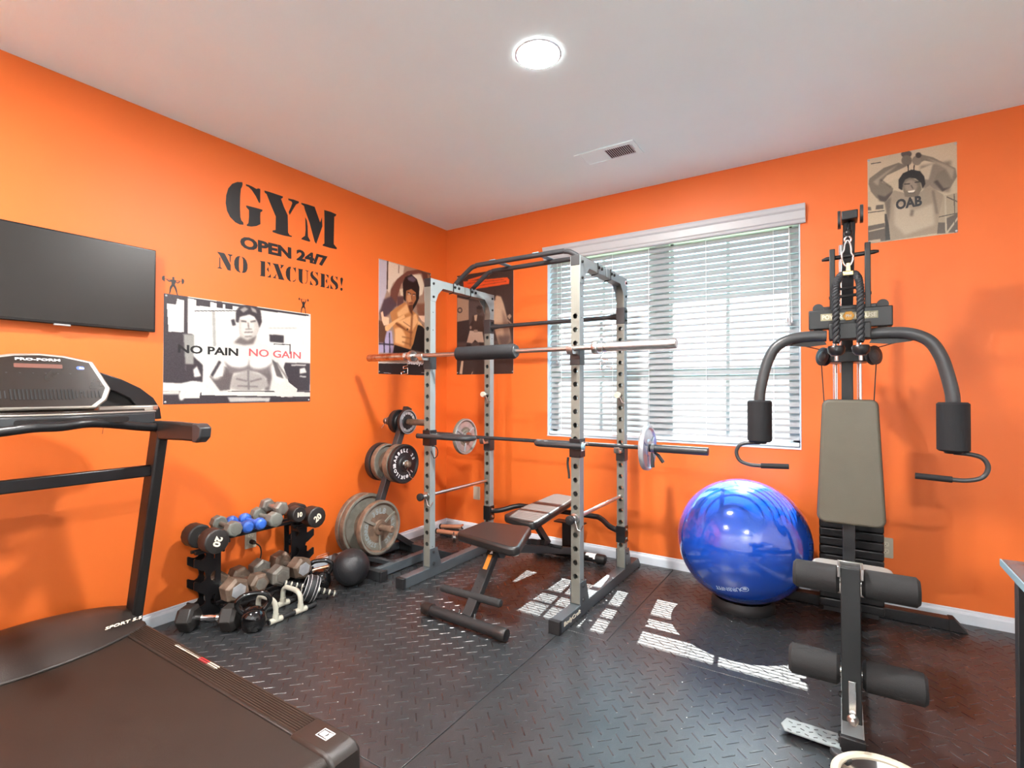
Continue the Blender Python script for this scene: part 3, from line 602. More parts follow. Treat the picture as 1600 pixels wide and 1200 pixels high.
 ((0.6,0.45,0.33),[(0.929,0.009),(0.984,0.032),(0.984,0.229),(0.94,0.253)],4),
 ((0.35,0.22,0.22),[(0.325,0.296),(0.459,0.282),(0.439,0.349),(0.325,0.387)],5),
 ((0.3,0.22,0.25),[(0.018,0.468),(0.088,0.347),(0.214,0.307),(0.325,0.369),(0.214,0.451),(0.036,0.537)],6),
 ((0.48,0.3,0.22),[(0.698,0.325),(0.908,0.305),(0.952,0.448),(0.802,0.479),(0.719,0.409)],6),
 ((0.66,0.62,0.74),[(0.002,0.627),(0.233,0.612),(0.271,0.808),(0.003,0.819)],4),
 ((0.15,0.12,0.18),[(0.002,0.746),(0.27,0.742),(0.272,0.729),(0.003,0.734)],2),
 ((0.15,0.12,0.18),[(0.079,0.639),(0.088,0.816),(0.11,0.814),(0.1,0.638)],2),
 ((0.15,0.12,0.18),[(0.179,0.633),(0.189,0.812),(0.207,0.811),(0.197,0.632)],2),
 ((0.35,0.22,0.15),[(-0.007,0.54),(0.071,0.534),(0.143,0.617),(0.09,0.727),(0.002,0.731)],5),
 ((0.42,0.24,0.17),[(0.803,0.594),(0.996,0.622),(0.996,0.779),(0.888,0.783),(0.824,0.709)],4),
 ((0.07,0.055,0.06),[(0.658,0.537),(0.824,0.516),(0.952,0.654),(0.888,0.783),(0.598,0.767)],6),
 ((0.72,0.47,0.26),[(0.196,0.453),(0.344,0.385),(0.478,0.331),(0.617,0.398),(0.74,0.436),(0.74,0.503),(0.699,0.582),(0.638,0.708),(0.578,0.768),(0.271,0.736),(0.28,0.645),(0.252,0.574)],1),
 ((0.9,0.68,0.46),[(0.326,0.442),(0.517,0.342),(0.557,0.422),(0.345,0.486)],8),
 ((0.9,0.68,0.46),[(0.289,0.59),(0.402,0.564),(0.499,0.65),(0.46,0.736),(0.289,0.717)],8),
 ((0.9,0.68,0.46),[(0.326,0.524),(0.498,0.474),(0.698,0.42),(0.74,0.493),(0.618,0.587),(0.538,0.573)],4),
 ((0.45,0.25,0.13),[(0.27,0.528),(0.383,0.547),(0.538,0.597),(0.638,0.6),(0.598,0.616),(0.421,0.581),(0.326,0.56)],4),
 ((0.5,0.28,0.14),[(0.601,0.418),(0.562,0.74),(0.594,0.739),(0.633,0.416)],6),
 ((0.2,0.1,0.08),[(0.54,0.579),(0.539,0.582),(0.537,0.585),(0.533,0.587),(0.529,0.588),(0.524,0.589),(0.519,0.589),(0.515,0.588),(0.511,0.586),(0.509,0.584),(0.508,0.581),(0.509,0.578),(0.511,0.575),(0.515,0.573),(0.519,0.571),(0.524,0.571),(0.529,0.571),(0.533,0.572),(0.537,0.574),(0.539,0.576)],2),
 ((0.4,0.2,0.15),[(0.438,0.517),(0.575,0.554),(0.58,0.55),(0.442,0.514)],2),
 ((0.5,0.3,0.16),[(0.419,0.659),(0.616,0.667),(0.62,0.658),(0.423,0.65)],5),
 ((0.5,0.3,0.16),[(0.418,0.705),(0.595,0.724),(0.601,0.715),(0.425,0.696)],5),
 ((0.9,0.68,0.46),[(0.116,0.619),(0.107,0.584),(0.27,0.519),(0.459,0.449),(0.479,0.475),(0.307,0.534),(0.161,0.621)],3),
 ((0.92,0.74,0.6),[(0.036,0.466),(0.071,0.45),(0.089,0.497),(0.178,0.499),(0.179,0.562),(0.089,0.577),(0.054,0.535)],3),
 ((0.9,0.68,0.46),[(0.74,0.483),(0.802,0.508),(0.887,0.56),(0.824,0.535),(0.719,0.523)],3),
 ((0.92,0.78,0.66),[(0.74,0.436),(0.909,0.422),(0.93,0.469),(0.866,0.493),(0.802,0.479)],3),
 ((0.07,0.055,0.06),[(0.74,0.522),(0.824,0.535),(0.952,0.605),(0.952,0.654),(0.803,0.604)],4),
 ((0.07,0.055,0.06),[(0.429,0.165),(0.477,0.104),(0.596,0.061),(0.708,0.095),(0.76,0.165),(0.75,0.272),(0.698,0.334),(0.597,0.419),(0.597,0.287),(0.517,0.22),(0.488,0.326),(0.449,0.311)],2),
 ((0.35,0.32,0.38),[(0.516,0.104),(0.616,0.073),(0.697,0.101),(0.636,0.132),(0.536,0.125)],5),
 ((0.66,0.42,0.26),[(0.497,0.227),(0.596,0.198),(0.687,0.221),(0.694,0.287),(0.627,0.35),(0.617,0.417),(0.557,0.404),(0.517,0.351),(0.488,0.298)],2),
 ((0.82,0.6,0.42),[(0.517,0.267),(0.596,0.24),(0.607,0.305),(0.557,0.338),(0.517,0.314)],5),
 ((0.15,0.08,0.07),[(0.514,0.238),(0.593,0.251),(0.6,0.244),(0.52,0.231)],2),
 ((0.15,0.08,0.07),[(0.621,0.248),(0.681,0.242),(0.681,0.235),(0.621,0.242)],2),
 ((0.75,0.7,0.66),[(0.57,0.247),(0.57,0.249),(0.567,0.251),(0.563,0.252),(0.558,0.253),(0.553,0.254),(0.547,0.254),(0.542,0.254),(0.538,0.254),(0.536,0.253),(0.535,0.251),(0.536,0.25),(0.538,0.248),(0.542,0.247),(0.547,0.245),(0.553,0.245),(0.558,0.244),(0.563,0.244),(0.567,0.245),(0.57,0.246)],1),
 ((0.75,0.7,0.66),[(0.663,0.252),(0.662,0.254),(0.66,0.255),(0.656,0.257),(0.652,0.258),(0.647,0.258),(0.642,0.259),(0.637,0.258),(0.634,0.258),(0.631,0.257),(0.631,0.255),(0.631,0.254),(0.634,0.252),(0.637,0.251),(0.642,0.25),(0.647,0.249),(0.652,0.249),(0.656,0.249),(0.66,0.25),(0.662,0.251)],1),
 ((0.35,0.18,0.13),[(0.591,0.26),(0.602,0.301),(0.612,0.299),(0.601,0.258)],2),
 ((0.4,0.16,0.14),[(0.547,0.338),(0.627,0.331),(0.627,0.322),(0.547,0.33)],2),
 ((0.35,0.18,0.1),[(0.537,0.358),(0.627,0.341),(0.617,0.436),(0.577,0.421)],5),
 ((0.07,0.055,0.06),[(0.28,0.735),(0.598,0.767),(0.598,0.795),(0.253,0.809)],2),
 ((0.7,0.28,0.16),[(-0.014,0.833),(0.598,0.79),(0.598,0.833),(-0.014,0.889)],3),
 ((0.1,0.1,0.11),[(-0.014,0.911),(1.085,0.88),(1.085,0.994),(-0.014,1.011)],1),
 ((0.8,0.78,0.76),[(-0.014,0.9),(1.085,0.877),(1.085,0.884),(-0.014,0.908)],1),
 ((0.75,0.7,0.7),[(0.091,0.991),(0.217,0.993),(0.217,0.99),(0.091,0.989)],1),
 ((0.75,0.7,0.7),[(0.804,0.976),(0.997,0.977),(0.997,0.974),(0.804,0.973)],1),
],
'boxer':[
 ((0.62,0.51,0.42),[(0.001,0.217),(0.224,0.259),(0.224,0.457),(0.001,0.468)],2),
 ((0.16,0.13,0.13),[(0.101,0.353),(0.099,0.362),(0.092,0.369),(0.082,0.375),(0.069,0.378),(0.055,0.379),(0.04,0.377),(0.027,0.372),(0.017,0.365),(0.01,0.357),(0.008,0.348),(0.01,0.339),(0.017,0.331),(0.027,0.326),(0.04,0.322),(0.055,0.322),(0.069,0.324),(0.082,0.329),(0.092,0.336),(0.099,0.344)],1),
 ((0.62,0.51,0.42),[(0.085,0.352),(0.083,0.358),(0.079,0.362),(0.072,0.366),(0.064,0.368),(0.055,0.368),(0.045,0.367),(0.037,0.364),(0.03,0.359),(0.026,0.354),(0.025,0.349),(0.026,0.343),(0.03,0.338),(0.037,0.335),(0.045,0.333),(0.055,0.333),(0.064,0.334),(0.072,0.337),(0.079,0.341),(0.083,0.347)],1),
 ((0.3,0.26,0.25),[(0.224,0.268),(0.504,0.294),(0.504,0.536),(0.224,0.505)],6),
 ((0.17,0.14,0.14),[(0.001,0.468),(0.224,0.457),(0.233,0.682),(0.001,0.7)],4),
 ((0.33,0.29,0.27),[(0.001,0.674),(0.986,0.683),(0.986,0.741),(0.001,0.727)],6),
 ((0.7,0.6,0.5),[(0.666,0.271),(0.719,0.245),(0.794,0.262),(0.839,0.333),(0.898,0.471),(0.949,0.623),(0.957,0.69),(0.868,0.737),(0.764,0.726),(0.719,0.648),(0.658,0.526)],3),
 ((0.52,0.43,0.37),[(0.809,0.382),(0.913,0.505),(0.957,0.69),(0.868,0.737),(0.839,0.619)],8),
 ((0.35,0.29,0.27),[(0.719,0.631),(0.957,0.64),(0.898,0.743),(0.779,0.73)],10),
 ((0.16,0.13,0.13),[(0.668,0.186),(0.667,0.288),(0.695,0.29),(0.695,0.188)],3),
 ((0.22,0.16,0.14),[(0.289,0.421),(0.361,0.407),(0.488,0.432),(0.488,0.535),(0.457,0.594),(0.297,0.579),(0.265,0.525)],3),
 ((0.26,0.19,0.17),[(0.46,0.37),(0.457,0.381),(0.451,0.392),(0.44,0.4),(0.427,0.405),(0.412,0.406),(0.398,0.403),(0.384,0.397),(0.374,0.388),(0.367,0.376),(0.365,0.364),(0.367,0.352),(0.374,0.342),(0.384,0.334),(0.398,0.329),(0.412,0.328),(0.427,0.331),(0.44,0.337),(0.451,0.346),(0.457,0.357)],2),
 ((0.14,0.1,0.1),[(0.361,0.338),(0.409,0.323),(0.464,0.344),(0.457,0.365),(0.369,0.356)],2),
 ((0.7,0.6,0.5),[(0.321,0.414),(0.381,0.413),(0.361,0.477),(0.329,0.467)],2),
 ((0.16,0.11,0.1),[(0.267,0.531),(0.323,0.481),(0.287,0.468),(0.231,0.518)],3),
 ((0.6,0.5,0.44),[(0.276,0.534),(0.275,0.54),(0.273,0.544),(0.268,0.548),(0.263,0.55),(0.257,0.551),(0.251,0.55),(0.246,0.547),(0.241,0.543),(0.238,0.538),(0.238,0.532),(0.238,0.527),(0.241,0.522),(0.246,0.519),(0.251,0.516),(0.257,0.516),(0.263,0.517),(0.268,0.52),(0.273,0.524),(0.275,0.529)],2),
 ((0.8,0.72,0.64),[(0.241,0.563),(0.472,0.586),(0.5,0.691),(0.393,0.687),(0.337,0.659),(0.281,0.692),(0.184,0.68)],2),
 ((0.62,0.54,0.47),[(0.313,0.558),(0.385,0.561),(0.385,0.587),(0.317,0.584)],1),
 ((0.16,0.13,0.13),[(0.184,0.689),(0.265,0.692),(0.249,0.77),(0.167,0.768)],3),
 ((0.16,0.13,0.13),[(0.409,0.688),(0.488,0.695),(0.503,0.777),(0.441,0.775)],3),
 ((0.62,0.54,0.46),[(0.898,0.454),(0.942,0.435),(0.971,0.458),(0.935,0.489)],2),
 ((0.62,0.54,0.46),[(0.89,0.492),(0.978,0.546),(0.994,0.537),(0.907,0.483)],2),
 ((0.85,0.3,0.1),[(0.118,0.065),(0.899,0.085),(0.935,0.113),(0.928,0.15),(0.134,0.16)],1),
 ((0.85,0.32,0.12),[(0.2,0.054),(0.566,0.023),(0.597,0.047),(0.216,0.073)],1),
 ((0.16,0.13,0.13),[(0.168,0.133),(0.884,0.123),(0.883,0.12),(0.167,0.13)],1),
 ((0.16,0.13,0.13),[(0.2,0.091),(0.84,0.103),(0.839,0.1),(0.2,0.088)],1),
 ((0.72,0.62,0.52),[(0.085,0.863),(0.126,0.864),(0.102,0.996),(0.048,0.991)],1),
 ((0.7,0.6,0.5),[(0.278,1.004),(0.303,0.974),(0.292,0.971),(0.268,1.001)],1),
],
'ropeman':[
 ((0.76,0.69,0.58),[(-0.011,-0.014),(0.996,-0.014),(1.004,0.352),(0.675,0.243),(0.314,0.298),(-0.002,0.392)],6),
 ((0.5,0.46,0.4),[(0.605,0.193),(0.938,0.198),(0.923,0.55),(0.614,0.449)],14),
 ((0.72,0.66,0.56),[(0.604,0.229),(0.745,0.196),(0.697,0.367),(0.615,0.34)],6),
 ((0.36,0.33,0.29),[(0.099,0.56),(0.187,0.564),(0.187,0.614),(0.092,0.609)],2),
 ((0.36,0.33,0.29),[(-0.004,0.563),(0.035,0.569),(0.041,0.611),(-0.004,0.604)],2),
 ((0.36,0.33,0.29),[(-0.004,0.639),(0.2,0.645),(0.198,0.632),(-0.005,0.626)],1),
 ((0.36,0.33,0.29),[(0.001,0.791),(0.197,0.781),(0.22,0.989),(-0.008,0.998)],3),
 ((0.66,0.61,0.52),[(0.008,0.862),(0.199,0.845),(0.195,0.83),(0.005,0.847)],2),
 ((0.66,0.61,0.52),[(0.018,0.963),(0.145,0.961),(0.151,0.999),(0.018,0.995)],2),
 ((0.22,0.21,0.19),[(0.199,0.676),(0.236,0.681),(0.264,0.989),(0.205,0.987)],2),
 ((0.62,0.57,0.48),[(0.81,0.578),(1.012,0.565),(1.007,1.009),(0.782,0.984)],4),
 ((0.36,0.33,0.29),[(0.886,0.827),(1.004,0.786),(1.002,0.996),(0.885,0.986)],3),
 ((0.36,0.33,0.29),[(0.784,0.86),(0.875,0.873),(0.873,0.991),(0.782,0.984)],4),
 ((0.68,0.63,0.54),[(0.863,0.563),(0.87,0.99),(0.888,0.992),(0.881,0.566)],1),
 ((0.68,0.63,0.54),[(0.892,0.999),(1.016,0.84),(1.002,0.827),(0.877,0.986)],1),
 ((0.36,0.33,0.29),[(0.797,0.808),(1.011,0.793),(1.009,0.781),(0.795,0.796)],1),
 ((0.36,0.33,0.29),[(0.886,0.597),(1.008,0.676),(1.014,0.664),(0.892,0.585)],1),
 ((0.36,0.33,0.29),[(0.962,0.568),(0.966,1.003),(0.977,1.005),(0.973,0.57)],1),
 ((0.36,0.33,0.29),[(0.041,0.068),(0.162,0.071),(0.16,0.059),(0.039,0.055)],1),
 ((0.47,0.43,0.37),[(0.012,0.294),(0.019,0.232),(0.191,0.138),(0.365,0.11),(0.462,0.166),(0.228,0.233),(0.165,0.296),(0.301,0.394),(0.288,0.466),(0.2,0.539),(0.1,0.472),(0.037,0.386)],2),
 ((0.62,0.57,0.49),[(0.063,0.278),(0.228,0.183),(0.353,0.132),(0.315,0.162),(0.14,0.266),(0.126,0.339)],8),
 ((0.3,0.27,0.24),[(0.113,0.437),(0.201,0.477),(0.301,0.419),(0.225,0.543),(0.137,0.516)],8),
 ((0.3,0.27,0.24),[(0.149,0.273),(0.273,0.382),(0.28,0.373),(0.156,0.264)],5),
 ((0.47,0.43,0.37),[(0.534,0.155),(0.606,0.06),(0.746,0.124),(0.904,0.239),(0.982,0.289),(0.998,0.386),(0.924,0.502),(0.844,0.524),(0.742,0.411),(0.79,0.312),(0.87,0.28),(0.768,0.189),(0.652,0.142),(0.557,0.172)],2),
 ((0.62,0.57,0.49),[(0.664,0.108),(0.859,0.218),(0.971,0.299),(0.947,0.412),(0.881,0.282),(0.745,0.172)],8),
 ((0.28,0.25,0.22),[(0.754,0.401),(0.844,0.524),(0.924,0.491),(0.856,0.491),(0.789,0.384)],6),
 ((0.34,0.31,0.28),[(0.513,0.041),(0.51,0.054),(0.502,0.065),(0.488,0.072),(0.472,0.075),(0.453,0.073),(0.434,0.067),(0.418,0.058),(0.404,0.045),(0.396,0.031),(0.393,0.017),(0.396,0.004),(0.405,-0.007),(0.418,-0.014),(0.435,-0.016),(0.454,-0.015),(0.473,-0.009),(0.489,0.001),(0.502,0.013),(0.511,0.027)],2),
 ((0.45,0.41,0.36),[(0.516,0.115),(0.513,0.133),(0.505,0.149),(0.491,0.16),(0.474,0.165),(0.456,0.164),(0.437,0.158),(0.42,0.146),(0.407,0.13),(0.399,0.111),(0.396,0.091),(0.399,0.073),(0.408,0.058),(0.421,0.047),(0.438,0.041),(0.457,0.042),(0.476,0.049),(0.492,0.061),(0.505,0.077),(0.514,0.096)],2),
 ((0.5,0.46,0.4),[(0.623,0.136),(0.62,0.152),(0.612,0.166),(0.601,0.176),(0.586,0.181),(0.569,0.18),(0.553,0.174),(0.538,0.164),(0.526,0.149),(0.519,0.133),(0.516,0.115),(0.519,0.099),(0.527,0.085),(0.539,0.075),(0.554,0.07),(0.57,0.071),(0.587,0.077),(0.602,0.088),(0.613,0.102),(0.62,0.119)],2),
 ((0.25,0.23,0.21),[(0.621,0.075),(0.619,0.085),(0.615,0.092),(0.607,0.098),(0.598,0.101),(0.588,0.1),(0.578,0.097),(0.568,0.09),(0.561,0.082),(0.557,0.072),(0.555,0.062),(0.557,0.053),(0.562,0.045),(0.569,0.039),(0.578,0.037),(0.589,0.037),(0.599,0.041),(0.608,0.047),(0.615,0.056),(0.62,0.065)],2),
 ((0.22,0.2,0.18),[(0.464,0.154),(0.466,0.228),(0.48,0.23),(0.479,0.156)],1),
 ((0.22,0.2,0.18),[(0.533,0.167),(0.528,0.239),(0.542,0.242),(0.547,0.17)],1),
 ((0.58,0.53,0.45),[(0.2,0.551),(0.313,0.421),(0.41,0.462),(0.506,0.552),(0.601,0.495),(0.707,0.429),(0.776,0.501),(0.855,0.562),(0.807,0.768),(0.782,0.978),(0.264,0.995),(0.247,0.807)],1),
 ((0.68,0.63,0.54),[(0.311,0.569),(0.552,0.681),(0.74,0.638),(0.76,0.88),(0.429,0.955),(0.309,0.816)],14),
 ((0.42,0.38,0.33),[(0.2,0.539),(0.275,0.489),(0.247,0.807),(0.223,0.704)],8),
 ((0.42,0.38,0.33),[(0.73,0.495),(0.773,0.765),(0.796,0.764),(0.753,0.495)],8),
 ((0.44,0.4,0.35),[(0.499,0.669),(0.486,0.741),(0.521,0.752),(0.534,0.681)],8),
 ((0.44,0.4,0.34),[(0.399,0.338),(0.484,0.292),(0.603,0.374),(0.619,0.462),(0.577,0.539),(0.506,0.534),(0.434,0.515),(0.411,0.426)],2),
 ((0.56,0.51,0.44),[(0.573,0.417),(0.569,0.439),(0.559,0.458),(0.543,0.471),(0.523,0.478),(0.501,0.478),(0.478,0.47),(0.458,0.457),(0.443,0.438),(0.432,0.415),(0.429,0.392),(0.433,0.37),(0.443,0.352),(0.46,0.338),(0.48,0.331),(0.502,0.332),(0.524,0.339),(0.544,0.353),(0.56,0.372),(0.569,0.394)],8),
 ((0.13,0.12,0.12),[(0.362,0.405),(0.363,0.307),(0.413,0.242),(0.509,0.217),(0.604,0.253),(0.65,0.322),(0.661,0.409),(0.631,0.452),(0.614,0.388),(0.556,0.329),(0.484,0.304),(0.436,0.32),(0.411,0.365),(0.404,0.437)],2),
 ((0.2,0.18,0.16),[(0.424,0.375),(0.49,0.382),(0.489,0.37),(0.423,0.363)],2),
 ((0.2,0.18,0.16),[(0.544,0.376),(0.603,0.378),(0.602,0.366),(0.543,0.364)],2),
 ((0.28,0.25,0.22),[(0.497,0.394),(0.521,0.441),(0.529,0.438),(0.506,0.391)],3),
 ((0.85,0.82,0.74),[(0.465,0.457),(0.549,0.456),(0.53,0.483),(0.477,0.476)],1),
 ((0.25,0.22,0.2),[(0.471,0.482),(0.542,0.488),(0.542,0.482),(0.47,0.476)],2),
],
}

# ------------------------------------------------------------ wall decor
def wall_decal(name, polys, parent=None, m='blackp', depth=0.0009):
    mb = MB()
    for P in polys: mb.prism(P, (0.0, 0, 0), (0, 1, 0), (0, 0, 1), (depth, 0, 0))
    return obj(name, mb, m, parent, smooth=False)

t = thing('wall_lettering', 'large black stencil letters reading GYM on the orange wall', 'lettering', (0, -1.64, 2.40))
for nm, P in GLYPHS[:3]: wall_decal('letter', P, t)
t = thing('wall_lettering', 'black lettering OPEN 24/7 on the orange wall below the word GYM', 'lettering', (0, -1.63, 2.16))
obj('letters', text_mb('OPEN 24/7', 0.078, (0.0003, -1.628, 2.164), (0, 1, 0.018), (0, -0.018, 1), 0.0008, 0.05, width=0.632), 'blackp', t, smooth=False)
t = thing('wall_lettering', 'black stencil letters reading NO EXCUSES! on the orange wall', 'lettering', (0, -1.63, 2.03))
for nm, P in GLYPHS[3:]: wall_decal('exclamation_mark' if nm == 'exclamation' else 'letter', P, t)
tag(wall_decal('wall_sticker', LIFTERS[0]), 'black sticker of a squatting weightlifter above the left corner of the horizontal poster', 'sticker')
tag(wall_decal('wall_sticker', LIFTERS[1]), 'small black sticker of a lifter pressing a barbell, above the right poster corner', 'sticker')

def s2l(c): return c / 12.92 if c <= 0.04045 else ((c + 0.055) / 1.055) ** 2.4
def blur(a, k):
    for _ in range(2):
        for ax in (0, 1):
            c = np.cumsum(np.pad(a, [(k + 1, k) if i == ax else (0, 0) for i in range(2)], mode='edge'), axis=ax)
            n = a.shape[ax]
            a = (np.take(c, range(2 * k + 1, 2 * k + 1 + n), axis=ax) - np.take(c, range(0, n), axis=ax)) / (2 * k + 1)
    return a
pm = bpy.data.materials.new('poster_print'); pm.use_nodes = True
pn = pm.node_tree; pb = pn.nodes['Principled BSDF']; pa = pn.nodes.new('ShaderNodeVertexColor'); pa.layer_name = 'print'
pnz = pn.nodes.new('ShaderNodeTexNoise'); pnz.inputs['Scale'].default_value = 260
pmx = pn.nodes.new('ShaderNodeMixRGB'); pmx.blend_type = 'SOFT_LIGHT'; pmx.inputs[0].default_value = 0.25
pn.links.new(pa.outputs['Color'], pmx.inputs[1]); pn.links.new(pnz.outputs['Fac'], pmx.inputs[2])
pn.links.new(pmx.outputs[0], pb.inputs['Base Color']); pb.inputs['Roughness'].default_value = 0.4

def poster(label, art, base, corner, u, v, w, h, res, unit, grain=0.02, group=None):
    """corner = top-left; u right, v up; printed picture stored as colours of a fine grid"""
    nx = res; ny = int(res * h / w)
    X, Y = np.meshgrid(np.linspace(0, 1, nx), np.linspace(0, 1, ny))
    img = np.zeros((ny, nx, 3)); img[:] = base
    for col, P, soft in art:
        m = np.zeros((ny, nx), bool)
        n = len(P)
        for i in range(n):
            xa, ya = P[i]; xb, yb = P[(i + 1) % n]
            if ya == yb: continue
            c = ((ya > Y) != (yb > Y)) & (X < (xb - xa) * (Y - ya) / (yb - ya) + xa)
            m ^= c
        k = int(round(soft * unit * nx * 1.5))
        a = m.astype(float)
        if k > 0: a = blur(a, k)
        img = img * (1 - a[..., None]) + np.array(col) * a[..., None]
    rs = np.random.RandomState(3)
    img = np.clip(img + rs.normal(0, grain, (ny, nx, 1)), 0, 1)
    lin = np.where(img <= 0.04045, img / 12.92, ((img + 0.055) / 1.055) ** 2.4)
    u, v, c = Vector(u), Vector(v), Vector(corner)
    n = u.cross(v)
    vs = [tuple(c + u * (w * i / (nx - 1)) - v * (h * j / (ny - 1)) + n * 0.0024) for j in range(ny) for i in range(nx)]
    fs = [(j * nx + i, (j + 1) * nx + i, (j + 1) * nx + i + 1, j * nx + i + 1) for j in range(ny - 1) for i in range(nx - 1)]
    me = bpy.data.meshes.new('picture'); me.from_pydata(vs, [], fs); me.update()
    ca = me.color_attributes.new('print', 'FLOAT_COLOR', 'POINT')
    buf = np.ones((ny * nx, 4), np.float32); buf[:, :3] = lin.reshape(-1, 3)
    ca.data.foreach_set('color', buf.ravel())
    me.materials.append(pm)
    P4 = [c, c + u * w, c + u * w - v * h, c - v * h]
    t = thing('wall_poster', label, 'poster', tuple(c + u * w / 2 - v * h / 2), group)
    mb = MB(); mb.add([p + n * 0.0005 for p in P4] + [p + n * 0.002 for p in P4], [(0, 1, 2, 3), (7, 6, 5, 4), (0, 4, 5, 1), (1, 5, 6, 2), (2, 6, 7, 3), (3, 7, 4, 0)])
    obj('sheet', mb, 'whitep', t, smooth=False)
    o = bpy.data.objects.new('picture', me); C.objects.link(o); o.parent = t; o.matrix_parent_inverse = parent_world(t).inverted()
    for fx, fy in ((0.012, 0.02), (0.988, 0.02), (0.012, 0.98), (0.988, 0.98)):
        q = c + u * w * fx - v * h * fy + n * 0.0025
        obj('pin', MB().lathe([(0.006, 0), (0.006, 0.001), (0.003, 0.003), (0.0001, 0.0032)], q, n, n=12), 'silverpl', t)
    return t
t = poster('horizontal black and white poster of a lifter with the words NO PAIN NO GAIN', ART['lifter'], (.84, .84, .81), (0, -2.359, 1.777), (0, 1, 0), (0, 0, 1), 0.909, 0.602, 330, 1 / 1500)
TX = 0.0032
obj('lettering', text_mb('NO PAIN', 0.047, (TX, -2.120, 1.482), (0, 1, 0), (0, 0, 1), 0.0006, 0.030, width=0.335), 'blackp', t, smooth=False)
obj('lettering', text_mb('NO GAIN', 0.047, (TX, -1.705, 1.487), (0, 1, 0), (0, 0, 1), 0.0006, 0.015, width=0.36), 'pinkp', t, smooth=False)
t = poster('tall colour poster of a bare-chested martial artist, partly behind the power rack', ART['martial'], (.62, .50, .42), (0, -0.832, 2.298), (0, 1, 0), (0, 0, 1), 0.61, 0.915, 260, 1 / 900)
obj('lettering', text_mb('Study. Lift', 0.050, (TX, -0.36, 1.487), (0, 1, 0), (0, 0, 1), 0.0006, 0.02, width=0.30), 'whitep', t, smooth=False)
t = poster('tall dark poster of a boxer beside a heavy bag, next to the room corner', ART['boxer'], (.20, .16, .15), (0.124, 0, 2.300), (1, 0, 0), (0, 0, 1), 0.613, 0.905, 260, 1 / 700)
t = poster('sepia poster of a man in a tee shirt pulling a rope over his head', ART['ropeman'], (.72, .66, .55), (3.217, 0, 2.617), (1, 0, 0), (0, 0, 1), 0.402, 0.500, 300, 1 / 1300)
obj('lettering', text_mb('OAB', 0.060, (3.408, -0.0032, 2.322), (1, 0, 0.02), (-0.02, 0, 1), 0.0006, 0.045, width=0.118), 'darkgrey', t, smooth=False)

# television
t = thing('television', 'black flat screen television mounted on the orange wall above the treadmill', 'television', (0.05, -2.79, 1.77))
yc, zc = -2.785, 1.772; tw, th = 0.735, 0.432
obj('housing', MB().box(0.022, 0.050, yc - tw / 2, yc + tw / 2, zc - th / 2, zc + th / 2), 'tvbezel', t, bevel=0.004)
obj('screen', MB().box(0.0502, 0.0515, yc - tw / 2 + 0.008, yc + tw / 2 - 0.008, zc - th / 2 + 0.014, zc + th / 2 - 0.008), 'screen', t, smooth=False)
obj('wall_bracket', MB().box(0, 0.024, yc - 0.12, yc + 0.12, zc - 0.1, zc + 0.1), 'blackm', t, smooth=False)
obj('sensor_lip', MB().box(0.040, 0.053, -2.83, -2.77, zc - th / 2 - 0.006, zc - th / 2 + 0.002), 'silverpl', t, bevel=0.001)

# outlets
def outlet(name, label, c, u, n, slots=True):
    t = thing(name, label, 'outlet', c)
    c, u, n = Vector(c), Vector(u), Vector(n); w = Vector((0, 0, 1))
    P = rrect(0.072, 0.116, 0.006)
    obj('cover_plate', MB().prism(P, c, u, w, n * 0.005), 'outlet', t, bevel=0.001)
    if slots:
        for dz in (-0.02, 0.02):
            r = obj('receptacle', MB().prism(rrect(0.034, 0.028, 0.010), c + w * dz, u, w, n * 0.0065), 'ivory', t)
            s = MB()
            for du in (-0.007, 0.007): s.prism([(du - .001, -.002), (du + .001, -.002), (du + .001, .007), (du - .001, .007)], c + w * dz, u, w, n * 0.0067)
            s.prism([(-.002, -.010), (.002, -.010), (.002, -.006), (-.002, -.006)], c + w * dz, u, w, n * 0.0067)
            obj('slots', s, 'dark', r, smooth=False)
    return t
outlet('wall_outlet', 'beige wall outlet with a black plug, behind the dumbbell rack', (0, -1.866, 0.335), (0, 1, 0), (1, 0, 0))
outlet('wall_outlet', 'beige wall plate low on the window wall near the left corner', (0.353, 0, 0.342), (-1, 0, 0), (0, -1, 0), slots=False)
outlet('wall_outlet', 'beige wall outlet right of the weight stack of the home gym', (3.288, 0, 0.348), (-1, 0, 0), (0, -1, 0))
t = thing('power_cord', 'black power cord hanging from the outlet behind the dumbbells', 'cord', (0.03, -1.85, 0.32))  # power cord: a plug and its cable
obj('plug', MB().tube([(0.0068, -1.866, 0.317), (0.030, -1.862, 0.315), (0.040, -1.855, 0.310)], [0.013, 0.014, 0.008], 12), 'blackm', t)
obj('cable', MB().tube(smoothpath([(0.038, -1.856, 0.311), (0.048, -1.83, 0.28), (0.045, -1.825, 0.22), (0.035, -1.86, 0.14), (0.03, -1.88, 0.05), (0.03, -1.92, 0.006), (0.03, -2.05, 0.006)], 6), 0.0042, 8), 'blackm', t)

